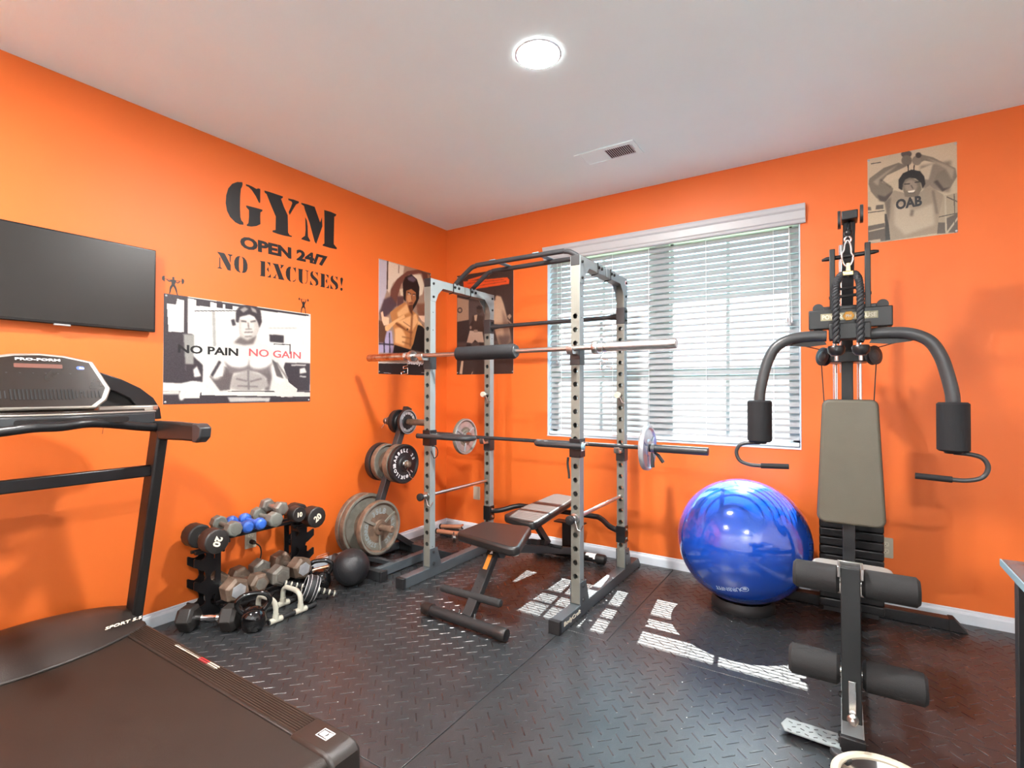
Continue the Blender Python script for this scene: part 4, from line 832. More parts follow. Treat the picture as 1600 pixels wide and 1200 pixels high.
# ------------------------------------------------------------ treadmill
def treadmill():
    t = thing('treadmill', 'black treadmill with silver rimmed console, facing the orange wall under the television', 'treadmill', (0.9, -2.95, 0))
    yc = -2.945; R, Lf = -2.555, -3.335      # right and left outer sides
    obj('frame', MB().box(0.30, 1.70, R - 0.055, R - 0.02, 0.035, 0.13).box(0.30, 1.70, Lf + 0.02, Lf + 0.055, 0.035, 0.13).box(0.35, 0.42, Lf + 0.03, R - 0.03, 0.04, 0.09), 'blackm', t, bevel=0.004)
    mb = MB()
    prof = [(0.30, 0.148), (1.74, 0.148)] + [(1.762 + 0.030 * math.sin(a), 0.118 + 0.030 * math.cos(a)) for a in (0.3, 0.8, 1.3, 1.8, 2.3, 2.8)] + [(0.30, 0.088)]
    mb.prism(prof, (0, R - 0.102, 0), (1, 0, 0), (0, 0, 1), (0, -(R - 0.102 - (Lf + 0.102)), 0))
    obj('running_belt', mb, 'belt', t)
    for side, (a, c) in enumerate(((R, R - 0.098), (Lf + 0.098, Lf))):
        mb = MB(); lo, hi = min(a, c), max(a, c)
        mb.box(0.24, 1.60, lo, hi, 0.105, 0.150)
        rail = obj('foot_rail', mb, 'brownpl', t, bevel=0.004)
        mb = MB()
        n = 9
        for i in range(n):
            y = lo + 0.008 + (hi - lo - 0.016) * (i + 0.5) / n
            w = (hi - lo - 0.016) / n * 0.36
            mb.add([(0.33, y - w, .150), (0.33, y + w, .150), (1.598, y + w, .150), (1.598, y - w, .150), (0.335, y - w * .4, .1555), (0.335, y + w * .4, .1555), (1.596, y + w * .4, .1555), (1.596, y - w * .4, .1555)],
                   [(4, 5, 6, 7), (0, 1, 5, 4), (1, 2, 6, 5), (2, 3, 7, 6), (3, 0, 4, 7)])
        obj('grip_ridges', mb, 'rail', rail, smooth=False)  # paler than the rail, so the grooves are shaded by colour
        if side == 0:
            obj('label_strip', MB().box(0.66, 0.86, hi - 0.030, hi - 0.018, 0.1505, 0.1542), 'ivory', rail, smooth=False)
            obj('label_strip', MB().box(0.86, 0.93, hi - 0.033, hi - 0.014, 0.1505, 0.1543), 'redp', rail, smooth=False)
            obj('label_strip', MB().box(0.93, 1.00, hi - 0.033, hi - 0.014, 0.1505, 0.1544), 'ivory', rail, smooth=False)
        # end cap
        mb = MB()
        yy = [(lo - (0.012 if side == 0 else 0)), hi + (0.012 if side else 0.0)]
        P = [(1.592, 0.02), (1.80, 0.02), (1.812, 0.06), (1.806, 0.132), (1.79, 0.150), (1.76, 0.158), (1.605, 0.158), (1.592, 0.150)]
        mb.prism(P, (0, yy[0], 0), (1, 0, 0), (0, 0, 1), (0, yy[1] - yy[0], 0))
        cap = obj('end_cap', mb, 'brownpl', t, bevel=0.012, seg=3)
        if side == 0:
            yb = (lo + hi) / 2 + 0.002
            o = (1.695, yb, 0.1581)
            fr = MB()
            a, b2 = 0.026, 0.019
            fr.box(o[0] - a, o[0] + a, yb - b2, yb - b2 + 0.0025, .158, .1592).box(o[0] - a, o[0] + a, yb + b2 - 0.0025, yb + b2, .158, .1592).box(o[0] - a, o[0] - a + 0.0025, yb - b2, yb + b2, .158, .1592).box(o[0] + a - 0.0025, o[0] + a, yb - b2, yb + b2, .158, .1592)
            fr.prism([(-0.018, -0.011), (0.004, -0.011), (0.004, 0.011), (-0.018, 0.011)], o, (1, 0, 0), (0, 1, 0), (0, 0, 0.001))
            fr.prism([(0.006, 0.012), (0.012, 0.002), (0.012, -0.002), (0.006, -0.012), (0.022, -0.013), (0.022, 0.013)], o, (1, 0, 0), (0, 1, 0), (0, 0, 0.001))
            obj('sticker', fr, 'whitep', cap, smooth=False)
    # motor hood, bowed toward the user
    mb = MB(); rows = []
    n = 22
    for i in range(n + 1):
        y = R - 0.004 + (Lf - R + 0.008) * i / n
        s = 1 - ((i / n - 0.5) * 2) ** 2
        e = min(1, min(i, n - i) / 2.0)
        xf = 0.335 + 0.115 * s
        h = 0.205 + 0.050 * s
        rows.append([(0.075, y, 0.03), (0.075, y, h - 0.05), (0.10, y, h - 0.012 * (2 - e)), (0.16, y, h), (0.24 + 0.03 * s, y, h - 0.008), (xf - 0.07, y, h - 0.045), (xf - 0.015, y, 0.165), (xf, y, 0.156), (xf, y, 0.148), (xf - 0.03, y, 0.12), (xf - 0.03, y, 0.03)])
    k = len(rows[0])
    vs = [p for r in rows for p in r]
    fs = [(i * k + j, i * k + j + 1, (i + 1) * k + j + 1, (i + 1) * k + j) for i in range(n) for j in range(k - 1)]
    fs += [(i * k + k - 1, i * k, (i + 1) * k, (i + 1) * k + k - 1) for i in range(n)]
    fs += [tuple(range(k)), tuple(reversed([n * k + j for j in range(k)]))]
    hood = obj('motor_hood', mb.add(vs, fs), 'brownpl', t, bevel=0.004)
    obj('model_lettering', text_mb('SPORT 5.5', 0.014, (0.343, R - 0.098, 0.199), (0, 1, 0), (-0.82, 0.0, 0.57), 0.0012, 0.02, width=0.145, shear=0.3), 'numw', hood, smooth=False)
    # uprights
    for y in (R - 0.01, Lf + 0.01):
        a, c = Vector((0.195, y, 0.10)), Vector((0.462, y, 1.075))
        up = obj('upright', MB().beam(a, c, 0.046, 0.086, (1, 0, 0)), 'plastic', t, bevel=0.010, seg=3)
        arm = [(0.40, 1.098), (0.44, 1.112), (0.62, 1.114), (0.838, 1.110), (0.868, 1.095), (0.862, 1.060), (0.830, 1.038), (0.70, 1.036), (0.50, 1.030), (0.42, 1.050)]
        h = obj('hand_grip', MB().prism(arm, (0, y - 0.022, 0), (1, 0, 0), (0, 0, 1), (0, 0.044, 0)), 'plastic', t, bevel=0.010, seg=3)
        obj('grip_cap', MB().prism([(0.80, 1.113), (0.842, 1.113), (0.872, 1.097), (0.866, 1.056), (0.832, 1.034), (0.80, 1.034)], (0, y - 0.0235, 0), (1, 0, 0), (0, 0, 1), (0, 0.047, 0)), 'darkgrey', h, bevel=0.006)
    obj('cross_brace', MB().beam((0.415, R - 0.02, 0.885), (0.415, Lf + 0.02, 0.885), 0.030, 0.052, (0, 0, 1)), 'black', t, bevel=0.006)
    # front handlebar: bowed tube in front of the console
    pts = [(0.47, R - 0.02, 1.082), (0.49, R - 0.10, 1.092), (0.52, R - 0.22, 1.112), (0.55, yc + 0.08, 1.120), (0.555, yc, 1.112), (0.55, yc - 0.08, 1.112), (0.52, Lf + 0.22, 1.10), (0.49, Lf + 0.10, 1.090), (0.47, Lf + 0.02, 1.082)]
    obj('handlebar', MB().tube(smoothpath(pts, 5), 0.019, 14), 'black', t)
    # console deck (silver rim with dark inlay) and trays
    deck = [(0.44, R - 0.015), (0.46, R - 0.10), (0.50, R - 0.22), (0.535, yc + 0.06), (0.535, yc - 0.06), (0.50, Lf + 0.22), (0.46, Lf + 0.10), (0.44, Lf + 0.015), (0.33, Lf + 0.03), (0.27, Lf + 0.12), (0.24, Lf + 0.2), (0.24, R - 0.2), (0.27, R - 0.12), (0.33, R - 0.03)]
    d = obj('console_deck', MB().prism(deck, (0, 0, 1.152), (1, 0, 0), (0, 1, 0), (0, 0, 0.008)), 'silverc', t, bevel=0.003, seg=2)
    lip = [(x - 0.022 if x > 0.4 else x + 0.02, y) for x, y in deck]
    lip = [(x, yc + (y - yc) * 0.90) for x, y in lip]
    obj('deck_inlay', MB().prism(lip, (0, 0, 1.158), (1, 0, 0), (0, 1, 0), (0, 0, 0.010)), 'consoleface', d, bevel=0.003)
    obj('front_fascia', MB().prism([(0.445, R - 0.02), (0.465, R - 0.10), (0.505, R - 0.22), (0.540, yc + 0.06), (0.540, yc - 0.06), (0.505, Lf + 0.22), (0.465, Lf + 0.10), (0.445, Lf + 0.02), (0.30, Lf + 0.05), (0.30, R - 0.05)], (0, 0, 1.100), (1, 0, 0), (0, 1, 0), (0, 0, 0.0515)), 'darkgrey', d, bevel=0.006)
    obj('fascia_pocket', MB().prism(rrect(0.36, 0.022, 0.010), (0.5405, yc + 0.05, 1.130), (0, 1, 0), (0, 0, 1), (0.002, 0, 0)), 'tvbezel', d, smooth=False)
    # console head, leaning back: local frame origin bottom centre
    cc = -2.975
    o = Vector((0.485, cc, 1.178)); u = Vector((0, 1, 0)); v = Vector((-0.30, 0, 0.954)).normalized(); n = u.cross(v)
    oct_ = [(-0.165, 0.0), (0.165, 0.0), (0.205, 0.035), (0.224, 0.085), (0.172, 0.205), (0.08, 0.226), (0, 0.232), (-0.08, 0.226), (-0.172, 0.205), (-0.224, 0.085), (-0.205, 0.035)]
    hd = obj('console_head', MB().prism(oct_, o - n * 0.07, u, v, n * 0.07), 'silverc', t, bevel=0.006, seg=2)
    inn = [(x * 0.905, 0.010 + (y - 0.0) * 0.91) for x, y in oct_]
    obj('console_face', MB().prism(inn, o - n * 0.002, u, v, n * 0.004), 'consoleface', hd, smooth=False)
    f = o + n * 0.0024
    obj('display_window', MB().prism(rrect(0.145, 0.017, 0.003), f + v * 0.176 + u * -0.005, u, v, n * 0.001), 'display', hd, smooth=False)
    obj('badge', MB().prism(rrect(0.026, 0.014, 0.006), f + v * 0.172 + u * 0.125, u, v, n * 0.001), 'bluelab', hd, smooth=False)
    obj('badge_mark', MB().prism([(-.006, -.003), (.010, -.004), (.009, 0), (-.004, .004)], f + v * 0.172 + u * 0.127 + n * 0.001, u, v, n * 0.0005), 'whitep', hd, smooth=False)
    obj('brand_lettering', text_mb('PRO-FORM', 0.010, f + v * 0.203 + u * -0.005, u, v, 0.0008, 0.03, width=0.135), 'whitep', hd, smooth=False)
    mb = MB()
    for i in range(17): mb.prism([(0, 0), (0.0055, 0), (0.0035, 0.042), (-0.002, 0.042)], f + v * 0.038 + u * (-0.094 + i * 0.0115), u, v, n * 0.002)
    obj('speaker_slots', mb, 'dark', hd, smooth=False, kind='stuff')
    mb = MB()
    for i in range(30):
        if -0.10 < -0.185 + i * 0.0125 < 0.10: continue
        mb.prism([(0, 0), (0.004, 0), (0.003, 0.030), (-0.001, 0.030)], f + v * 0.044 + u * (-0.185 + i * 0.0125), u, v, n * 0.0016)
    for i in range(6): mb.prism(rrect(0.006, 0.004, 0.001, 1), f + v * 0.146 + u * (-0.10 + i * 0.038), u, v, n * 0.0012)
    obj('fine_slots', mb, 'blackm', hd, smooth=False, kind='stuff')
    # curved shroud behind the console
    for s, y0 in ((1, R), (-1, Lf)):
        P = [(y0 + s * 0.045, 1.115), (y0 + s * 0.038, 1.165), (y0 + s * 0.010, 1.215), (y0 - s * 0.045, 1.262), (y0 - s * 0.12, 1.302), (y0 - s * 0.22, 1.338), (y0 - s * 0.22, 1.27), (y0 - s * 0.14, 1.245), (y0 - s * 0.085, 1.215), (y0 - s * 0.05, 1.17), (y0 - s * 0.22, 1.17), (y0 - s * 0.22, 1.115)]
        obj('side_shroud', MB().prism(P, (0.30, 0, 0), (0, 1, 0), (0, 0, 1), (0.05, 0, 0)), 'black', t, bevel=0.004)
        obj('shroud_panel', MB().box(0.29, 0.31, min(y0 - s * 0.05, y0 - s * 0.30), max(y0 - s * 0.05, y0 - s * 0.30), 1.14, 1.255), 'blackm', t, smooth=False)
        P2 = [(0.35, y0 + s * 0.03), (0.42, y0 - s * 0.02), (0.40, y0 - s * 0.22), (0.34, y0 - s * 0.24), (0.325, y0 + s * 0.0)]
        obj('corner_facet', MB().prism(P2, (0, 0, 1.158), (1, 0, 0), (0, 1, 0), (0, 0, 0.024)), 'silverc', t, bevel=0.005)
    obj('dangling_wire', MB().tube([(0.50, -2.79, 1.10), (0.502, -2.795, 1.07)], 0.001, 6), 'blackm', t)
    for x in (0.28, 1.70):
        for y in (R - 0.05, Lf + 0.05):
            obj('foot', MB().lathe([(0.02, 0.0), (0.022, 0.01), (0.014, 0.04)], (x, y, 0), n=14), 'blackm', t)
    return t
treadmill()

# ------------------------------------------------------------ power rack
def perforated(mb, x, y, z0, z1, w, holes, r):
    """square tube with round holes right through its front and back walls"""
    h = w / 2
    zs = sorted(holes)
    for yy, s in ((y - h, 1), (y + h, -1)):
        cuts = []; z = z0
        for hz in zs:
            a, b = hz - 0.022, hz + 0.022
            if a > z + 1e-4: cuts.append((z, a, None))
            cuts.append((a, b, hz)); z = b
        if z < z1: cuts.append((z, z1, None))
        for a, b, hz in cuts:
            c = [(x - h, yy, a), (x + h, yy, a), (x + h, yy, b), (x - h, yy, b)]
            if hz is None: mb.add(c, [(0, 1, 2, 3)])
            else:
                n = 12; ring = [(x + r * math.cos(2 * PI * k / n - 3 * PI / 4), yy, hz + r * math.sin(2 * PI * k / n - 3 * PI / 4)) for k in range(n)]
                ring2 = [(p[0], yy + s * 0.003, p[2]) for p in ring]
                vs = c + ring + ring2
                fs = []
                for q in range(4):
                    k0 = q * 3
                    for k in range(3): fs.append((q, 4 + (k0 + k + 1) % n, 4 + (k0 + k) % n))
                    fs.append((q, (q + 1) % 4, 4 + (k0 + 3) % n))
                for k in range(n): fs.append((4 + k, 4 + (k + 1) % n, 4 + n + (k + 1) % n, 4 + n + k))
                mb.add(vs, fs)
    for xx in (x - h, x + h):
        mb.add([(xx, y - h, z0), (xx, y + h, z0), (xx, y + h, z1), (xx, y - h, z1)], [(0, 1, 2, 3)])
    mb.add([(x - h, y - h, z1), (x + h, y - h, z1), (x + h, y + h, z1), (x - h, y + h, z1)], [(0, 1, 2, 3)])

def bolt(c, ax, r=0.009, m='dark', parent=None, name='bolt'):
    return obj(name, MB().lathe([(r * 1.2, 0), (r * 1.2, 0.002), (r, 0.002), (r, 0.007), (r * 0.5, 0.009)], c, ax, n=6), m, parent, smooth=False)

def power_rack():
    t = thing('power_rack', 'grey steel power rack with four punched uprights and overhead pull up bars', 'power rack', (1.28, -0.7, 0))
    XL, XRr, YFr, YB = 0.733, 1.832, -1.045, -0.352
    W = 0.052
    for sx, x in ((-1, XL), (1, XRr)):
        for sy, y in ((-1, YFr), (1, YB)):
            mb = MB()
            perforated(mb, x, y, 0.07, 2.0, W, [0.22 + 0.0762 * i for i in range(20)], 0.0145)
            up = obj('upright', mb, 'tan', t, smooth=False)
            # thin paler sheet over the right-hand face of each upright
            obj('side_sheet', MB().box(x + W / 2, x + W / 2 + 0.0012, y - W / 2, y + W / 2, 0.09, 1.93), 'pale', up, smooth=False)
            mb = MB()
            for z in (1.78, 1.66, 0.20, 0.14): mb.lathe([(0.0035, 0), (0.0035, 0.0016)], (x + W / 2 + 0.0004, y, z), (1, 0, 0), n=10)
            obj('side_holes', mb, 'dark', up, smooth=False)
        # foot rail with slanted rear end
        P = [(-1.310, 0.0), (-1.310, 0.066), (-0.115, 0.066), (-0.062, 0.0)]
        rail = obj('foot_rail', MB().prism(P, (x - 0.031, 0, 0), (0, 1, 0), (0, 0, 1), (0.062, 0, 0)), 'footsteel', t, bevel=0.003)
        obj('end_cap', MB().box(x - 0.033, x + 0.033, -1.325, -1.298, 0, 0.069), 'blackm', rail, bevel=0.003)
        for y in (YFr, YB):
            s = 1
            G = [(y - 0.028, 0.05), (y + 0.085 * s, 0.05), (y + 0.085 * s, 0.075), (y + 0.045 * s, 0.19), (y - 0.028, 0.19)]
            for xx in (x + W / 2 + 0.001, x - W / 2 - 0.006):
                gp = obj('base_gusset', MB().prism(G, (xx, 0, 0), (0, 1, 0), (0, 0, 1), (0.005, 0, 0)), 'footsteel', t, bevel=0.001, seg=1)
            for z in (0.09, 0.165): bolt((x + W / 2 + 0.006, y + 0.005, z), (1, 0, 0), 0.009, 'darkgrey', t)
        # top side member with corner plates
        obj('top_member', MB().box(x - W / 2, x + W / 2, YFr - W / 2, YB + W / 2, 1.955, 2.008), 'tan', t, bevel=0.002)
        for y, s in ((YFr, 1), (YB, -1)):
            P = [(y - s * W / 2, 2.008), (y - s * W / 2, 1.855), (y + s * W / 2, 1.855), (y + s * 0.05, 1.91), (y + s * 0.10, 1.955), (y + s * 0.34, 1.955), (y + s * 0.34, 2.008)]
            for xx in (x + W / 2, x - W / 2 - 0.004):
                obj('corner_plate', MB().prism(P, (xx, 0, 0), (0, 1, 0), (0, 0, 1), (0.004, 0, 0)), 'pale', t, bevel=0.001, seg=1)
            for z in (1.975, 1.885): bolt((x + W / 2 + 0.004, y, z), (1, 0, 0), 0.008, 'dark', t)
        obj('top_cap', MB().box(x - W / 2 - 0.002, x + W / 2 + 0.002, YFr - W / 2 - 0.002, YFr - W / 2 + 0.02, 1.953, 2.010), 'blackm', t, bevel=0.002)
    bd = obj('round_badge', MB().lathe([(0.018, 0), (0.018, 0.001)], (XRr + W / 2 + 0.0045, YB, 1.975), (1, 0, 0), n=20), 'whitep', t)
    obj('badge_mark', text_mb('K', 0.02, (XRr + W / 2 + 0.0056, YB, 1.975), (0, 1, 0), (0, 0, 1), 0.0005, 0.03), 'redp', bd, smooth=False)
    # pull-up bars
    for y in (-0.80, -0.60):
        pts = [(XL - 0.01, y, 1.985), (XL + 0.02, y, 2.012), (XL + 0.15, y, 2.105), (XL + 0.20, y, 2.122), (XL + 0.26, y, 2.126), (XRr - 0.26, y, 2.126), (XRr - 0.20, y, 2.122), (XRr - 0.15, y, 2.105), (XRr - 0.02, y, 2.012), (XRr + 0.01, y, 1.985)]
        obj('pull_up_bar', MB().tube(smoothpath(pts, 4), 0.0165, 14), 'darkgrey', t)
        for x in (XL, XRr):
            obj('clamp_plate', MB().box(x + W / 2 + 0.004, x + W / 2 + 0.009, y - 0.035, y + 0.035, 1.952, 2.012), 'pale', t, bevel=0.001, seg=1)
            for dy in (-0.022, 0.022): bolt((x + W / 2 + 0.009, y + dy, 1.985), (1, 0, 0), 0.009, 'dark', t)
            obj('hook_bracket', MB().tube([(x + W / 2 + 0.011, y - 0.04, 2.01), (x + W / 2 + 0.011, y - 0.04, 1.945), (x + W / 2 - 0.03, y - 0.04, 1.94)], 0.004, 8), 'dark', t)
    for x in (1.08, 1.42):
        obj('bar_strap', MB().obox((x, -0.70, 2.143), (0.045, 0.22, 0.005)), 'skyblue', t, bevel=0.001, seg=1)
    # rear crossbars
    pts = [(XL + 0.02, YB, 1.753), (XL + 0.10, YB, 1.753), (XRr - 0.10, YB, 1.753), (XRr - 0.02, YB, 1.753)]
    obj('rear_crossbar', MB().tube(pts, [0.026, 0.0145, 0.0145, 0.026], 14), 'darkgrey', t)
    for x in (XL, XRr):
        obj('cross_plate', MB().box(x - W / 2 - 0.003, x + W / 2 + 0.003, YB - W / 2 - 0.003, YB + W / 2 + 0.003, 1.70, 1.81), 'darkgrey', t, bevel=0.002)
        for z in (1.725, 1.785): bolt((x + W / 2 + 0.004, YB, z), (1, 0, 0), 0.008, 'dark', t)
        obj('lower_clamp', MB().box(x - W / 2 - 0.006, x + W / 2 + 0.006, YB - W / 2 - 0.006, YB + W / 2 + 0.006, 0.235, 0.345), 'black', t, bevel=0.003)
        for z in (0.262, 0.318): bolt((x + W / 2 + 0.006, YB, z), (1, 0, 0), 0.010, 'chrome', t)
    yb2 = YB + 0.10
    pts = [(XL + 0.02, YB + 0.01, 0.30), (XL + 0.10, YB + 0.03, 0.315), (XL + 0.20, yb2, 0.345), (XL + 0.30, yb2 + 0.01, 0.35), (XRr - 0.30, yb2 + 0.01, 0.35), (XRr - 0.20, yb2, 0.345), (XRr - 0.10, YB + 0.03, 0.315), (XRr - 0.02, YB + 0.01, 0.30)]
    obj('lower_crossbar', MB().tube(smoothpath(pts, 4), 0.019, 14), 'black', t)
    # badge and lettering on the right rail
    ft = text_mb('BodyCraft', 0.030, (XRr + 0.0312, -1.17, 0.034), (0, 1, 0), (0, 0, 1), 0.0008, 0.03, width=0.20)
    obj('rail_lettering', ft, 'numw', t, smooth=False)
    # dip handles in sleeves on the front uprights
    for s, x in ((1, XL), (-1, XRr)):
        sl = obj('dip_handle', MB().box(x - 0.034, x + 0.034, YFr - 0.034, YFr + 0.034, 0.880, 0.985), 'black', t, bevel=0.003)
        x1 = x + s * 0.365 if s == 1 else x - 0.255
        za = 0.945
        ya, yb = YFr - 0.052, YFr + 0.052
        pts = [(x - s * 0.055, ya, za), (x1 - s * 0.06, ya, za)] + [(x1 - s * 0.06 + s * 0.06 * math.sin(a), (ya + yb) / 2 - 0.052 * math.cos(a), za) for a in [PI * k / 8 for k in range(1, 8)]] + [(x1 - s * 0.06, yb, za), (x + s * 0.02, yb, za)]
        obj('grip_tube', MB().tube(pts, 0.0165, 14), 'darkgrey', sl)
        obj('tube_cap', MB().lathe([(0.0175, 0), (0.0175, 0.008), (0.010, 0.014)], (x - s * 0.055, ya, za), (-s, 0, 0), n=14), 'skyblue' if s < 0 else 'black', sl)
        obj('spring_pin', MB().tube([(x + 0.034, YFr + 0.01, 0.955), (x + 0.062, YFr + 0.01, 0.955)], 0.009, 10), 'chrome', sl)
        if s < 0:
            obj('sleeve_sticker', MB().box(x + 0.034, x + 0.0352, YFr - 0.018, YFr + 0.018, 0.915, 0.965), 'whitep', sl, smooth=False)
            obj('sticker_mark', text_mb('R', 0.032, (x + 0.0354, YFr, 0.94), (0, 1, 0), (0, 0, 1), 0.0006, 0.04), 'redp', sl, smooth=False)
        pts = [(x + s * 0.04, YFr - 0.02, 0.878)] + [(x + s * (0.055 + 0.035 * math.sin(a)), YFr - 0.02, 0.84 + 0.04 * math.cos(a)) for a in [PI * k / 8 for k in range(0, 9)]]
        if s == 1: obj('pin_lanyard', MB().tube(pts + [(x + 0.03, YFr - 0.02, 0.845)], 0.003, 8), 'blackm', sl)
        else: obj('pin_lanyard', MB().tube(smoothpath([(x - 0.042, YFr - 0.03, 0.878), (x - 0.045, YFr - 0.03, 0.84), (x - 0.038, YFr - 0.03, 0.79), (x - 0.036, YFr - 0.03, 0.76)], 4), 0.007, 8), 'blackm', sl)
    # safety pipes
    for x in (XL, XRr):
        z = 0.5445
        sp = obj('safety_pipe', MB().tube([(x, -1.125, z), (x, YB + 0.03, z)], 0.0118, 14), 'steel', t)
        obj('pipe_knob', MB().lathe([(0.022, -0.012), (0.025, -0.010), (0.025, 0.008), (0.012, 0.012)], (x, -1.135, z), (0, 1, 0), n=20), 'blackm', sp)
        obj('pipe_collar', MB().lathe([(0.014, 0.0), (0.027, 0.003), (0.027, 0.010), (0.014, 0.012)], (x, YFr - W / 2 - 0.015, z), (0, 1, 0), n=20), 'steel', sp)
        obj('pipe_clip', MB().tube([(x + 0.004, YFr - W / 2 - 0.012, z - 0.01), (x + 0.018, YFr - W / 2 - 0.01, z - 0.06), (x + W / 2 + 0.008, YFr - W / 2 - 0.008, z - 0.068), (x + W / 2 + 0.008, YFr - 0.004, z - 0.045)], 0.0035, 8), 'chrome', sp)
        z = 1.222
        kp = obj('stop_pin', MB().tube([(x, YB - W / 2 - 0.05, z), (x, YB + W / 2, z)], 0.011, 12), 'steel', t)
        obj('pin_knob', MB().lathe([(0.020, -0.010), (0.022, 0.008), (0.012, 0.014)], (x, YB - W / 2 - 0.055, z), (0, 1, 0), n=18), 'ivory', kp)
        obj('pin_clip', MB().tube([(x + 0.004, YB - W / 2 - 0.03, z - 0.008), (x + 0.02, YB - W / 2 - 0.02, z - 0.05), (x + W / 2 + 0.006, YB - W / 2, z - 0.055)], 0.003, 8), 'chrome', kp)
    # bar hooks
    for x, y, z in ((XL, YFr, 1.47), (XRr, YFr, 1.47), (XL, YB, 0.855), (XRr, YB, 0.855)):
        k = obj('bar_hook', MB().box(x - W / 2 - 0.005, x + W / 2 + 0.005, y - W / 2 - 0.005, y + W / 2 + 0.005, z - 0.075, z + 0.03), 'darkgrey', t, bevel=0.002)
        P = [(0, -0.030), (-0.062, -0.030), (-0.074, -0.012), (-0.074, 0.010), (-0.064, 0.010), (-0.060, -0.006), (-0.048, -0.014), (-0.02, -0.014), (0, 0.0)]
        obj('hook_tongue', MB().prism([(a, b) for a, b in P], (x - 0.018, y - W / 2 - 0.004, z + 0.012), (0, 1, 0), (0, 0, 1), (0.036, 0, 0)), 'steel', k, bevel=0.001, seg=1)
power_rack()
YFr, YB = -1.045, -0.352

# ------------------------------------------------------------ weight plates and barbells
def plate_mesh(R, T, hub=0.05, bore=0.0262, rim=0.86, rec=0.35):
    """solid disc with recessed face, raised hub; axis +z, from z=-T/2 to T/2"""
    h = T / 2
    f = [(bore, h), (hub, h), (hub * 1.12, h - T * rec * 0.8), (R * rim * 0.97, h - T * rec), (R * rim, h - T * rec * 0.7), (R * (rim + 0.04), h), (R * 0.985, h), (R, h - T * 0.12)]
    prof = f + [(r, -z) for r, z in reversed(f)]
    return prof
def weight_plate(label, c, R, T, rimm, facem, txt=None, ribs=0, group=None, txtm='numw', cat='weight plate', ringtxt=None, ax=(1, 0, 0)):
    t = thing('weight_plate', label, cat, c, group)
    ax = Vector(ax)
    obj('plate_body', MB().lathe(plate_mesh(R, T), c, ax, n=48, close=True), rimm, t, bevel=0)
    u, v = Vector((0, 1, 0)), Vector((0, 0, 1))
    fc = Vector(c) + ax * (T / 2 - T * 0.35 * 0.98)
    obj('face', MB().lathe([(min(0.034, R * 0.4), 0.0), (R * 0.835, 0.0), (R * 0.835, 0.0012), (min(0.034, R * 0.4), 0.0012)], fc, ax, n=48, close=True), facem, t)
    obj('rim', MB().lathe([(R * 0.905, 0.0), (R * 0.98, 0.0), (R * 0.975, 0.0015), (R * 0.91, 0.0015)], Vector(c) + ax * T / 2, ax, n=48, close=True), facem if facem != 'plateblue' else 'blackiron', t)
    if ribs:
        mb = MB()
        for k in range(ribs):
            a = PI / 2 + PI + 2 * PI * k / ribs
            d = u * math.cos(a) + v * math.sin(a)
            mb.beam(fc + d * 0.045 + ax * 0.005, fc + d * R * 0.86 + ax * 0.003, 0.020, 0.010, ax)
        obj('rib', mb, facem, t, bevel=0.003)
    if ringtxt:
        for s, r, sz, a0, a1 in ringtxt:
            obj('lettering', ring_text(s, r, sz, fc + ax * 0.0014, u, v, a0, a1, 0.035), txtm, t, smooth=False)
    return t

def barbell(label, c, half, sleeve, rs, rb, msl, mbar, y, z, x_c, extra=None):
    t = thing('barbell', label, 'barbell', (x_c, y, z))
    i = half - sleeve
    obj('shaft', MB().tube([(x_c - i, y, z), (x_c + i, y, z)], rb, 14), mbar[0], t)
    for s, ms in ((-1, msl[0]), (1, msl[1])):
        sl = obj('sleeve', MB().lathe([(0.012, 0), (rs, 0.0), (rs, sleeve - 0.003), (rs * 0.9, sleeve), (0.0001, sleeve)], (x_c + s * i, y, z), (s, 0, 0), n=22), ms, t)
        obj('collar_ring', MB().lathe([(rb, -0.012), (rs * 1.45, -0.012), (rs * 1.5, -0.008), (rs * 1.5, 0.014), (rs * 1.4, 0.018), (rs, 0.018)], (x_c + s * i, y, z), (s, 0, 0), n=22), 'steel', t)
    return t
t = barbell('long chrome barbell with a black neck pad, on the upper hooks of the power rack', None, 1.10, 0.43, 0.0245, 0.0135, ('rust', 'steel'), ('steel',), -1.107, 1.4845, 1.300)
obj('neck_pad', MB().lathe([(0.016, -0.222), (0.036, -0.222), (0.044, -0.215), (0.045, 0.205), (0.040, 0.215), (0.020, 0.218)], (1.245, -1.107, 1.4845), (1, 0, 0), n=26), 'foam', t)
obj('pad_ring', MB().lathe([(0.014, 0), (0.038, 0), (0.036, 0.003), (0.014, 0.003)], (1.463, -1.107, 1.4845), (1, 0, 0), n=24), 'armgrey', t)
def spring_clip(label, x, y, z, r, cat='collar clip', dirx=1):
    t = thing('spring_clip', label, cat, (x, y, z))
    pts = []
    for i in range(40):
        a = 2 * PI * i / 16 + PI
        pts.append((x + dirx * i * 0.0005, y + (r + 0.002) * math.sin(a), z + (r + 0.002) * math.cos(a)))
    obj('coil', MB().tube(pts, 0.0022, 8), 'chrome', t)
    obj('finger_loop', MB().tube([(x, y, z - r - 0.002), (x - 0.01 * dirx, y - 0.01, z - r - 0.04), (x + 0.03 * dirx, y - 0.01, z - r - 0.045), (x + 0.028 * dirx, y - 0.01, z - r - 0.06), (x - 0.012 * dirx, y - 0.01, z - r - 0.055), (x - 0.012 * dirx, y - 0.01, z - r - 0.095), (x + 0.045 * dirx, y - 0.01, z - r - 0.10), (x + 0.05 * dirx, y - 0.01, z - r - 0.085), (x + 0.02 * dirx, y - 0.01, z - r - 0.08)], 0.0028, 8), 'chrome', t)
    return t
spring_clip('chrome spring clip on the right sleeve of the upper barbell', 2.015, -1.107, 1.4845, 0.0245)
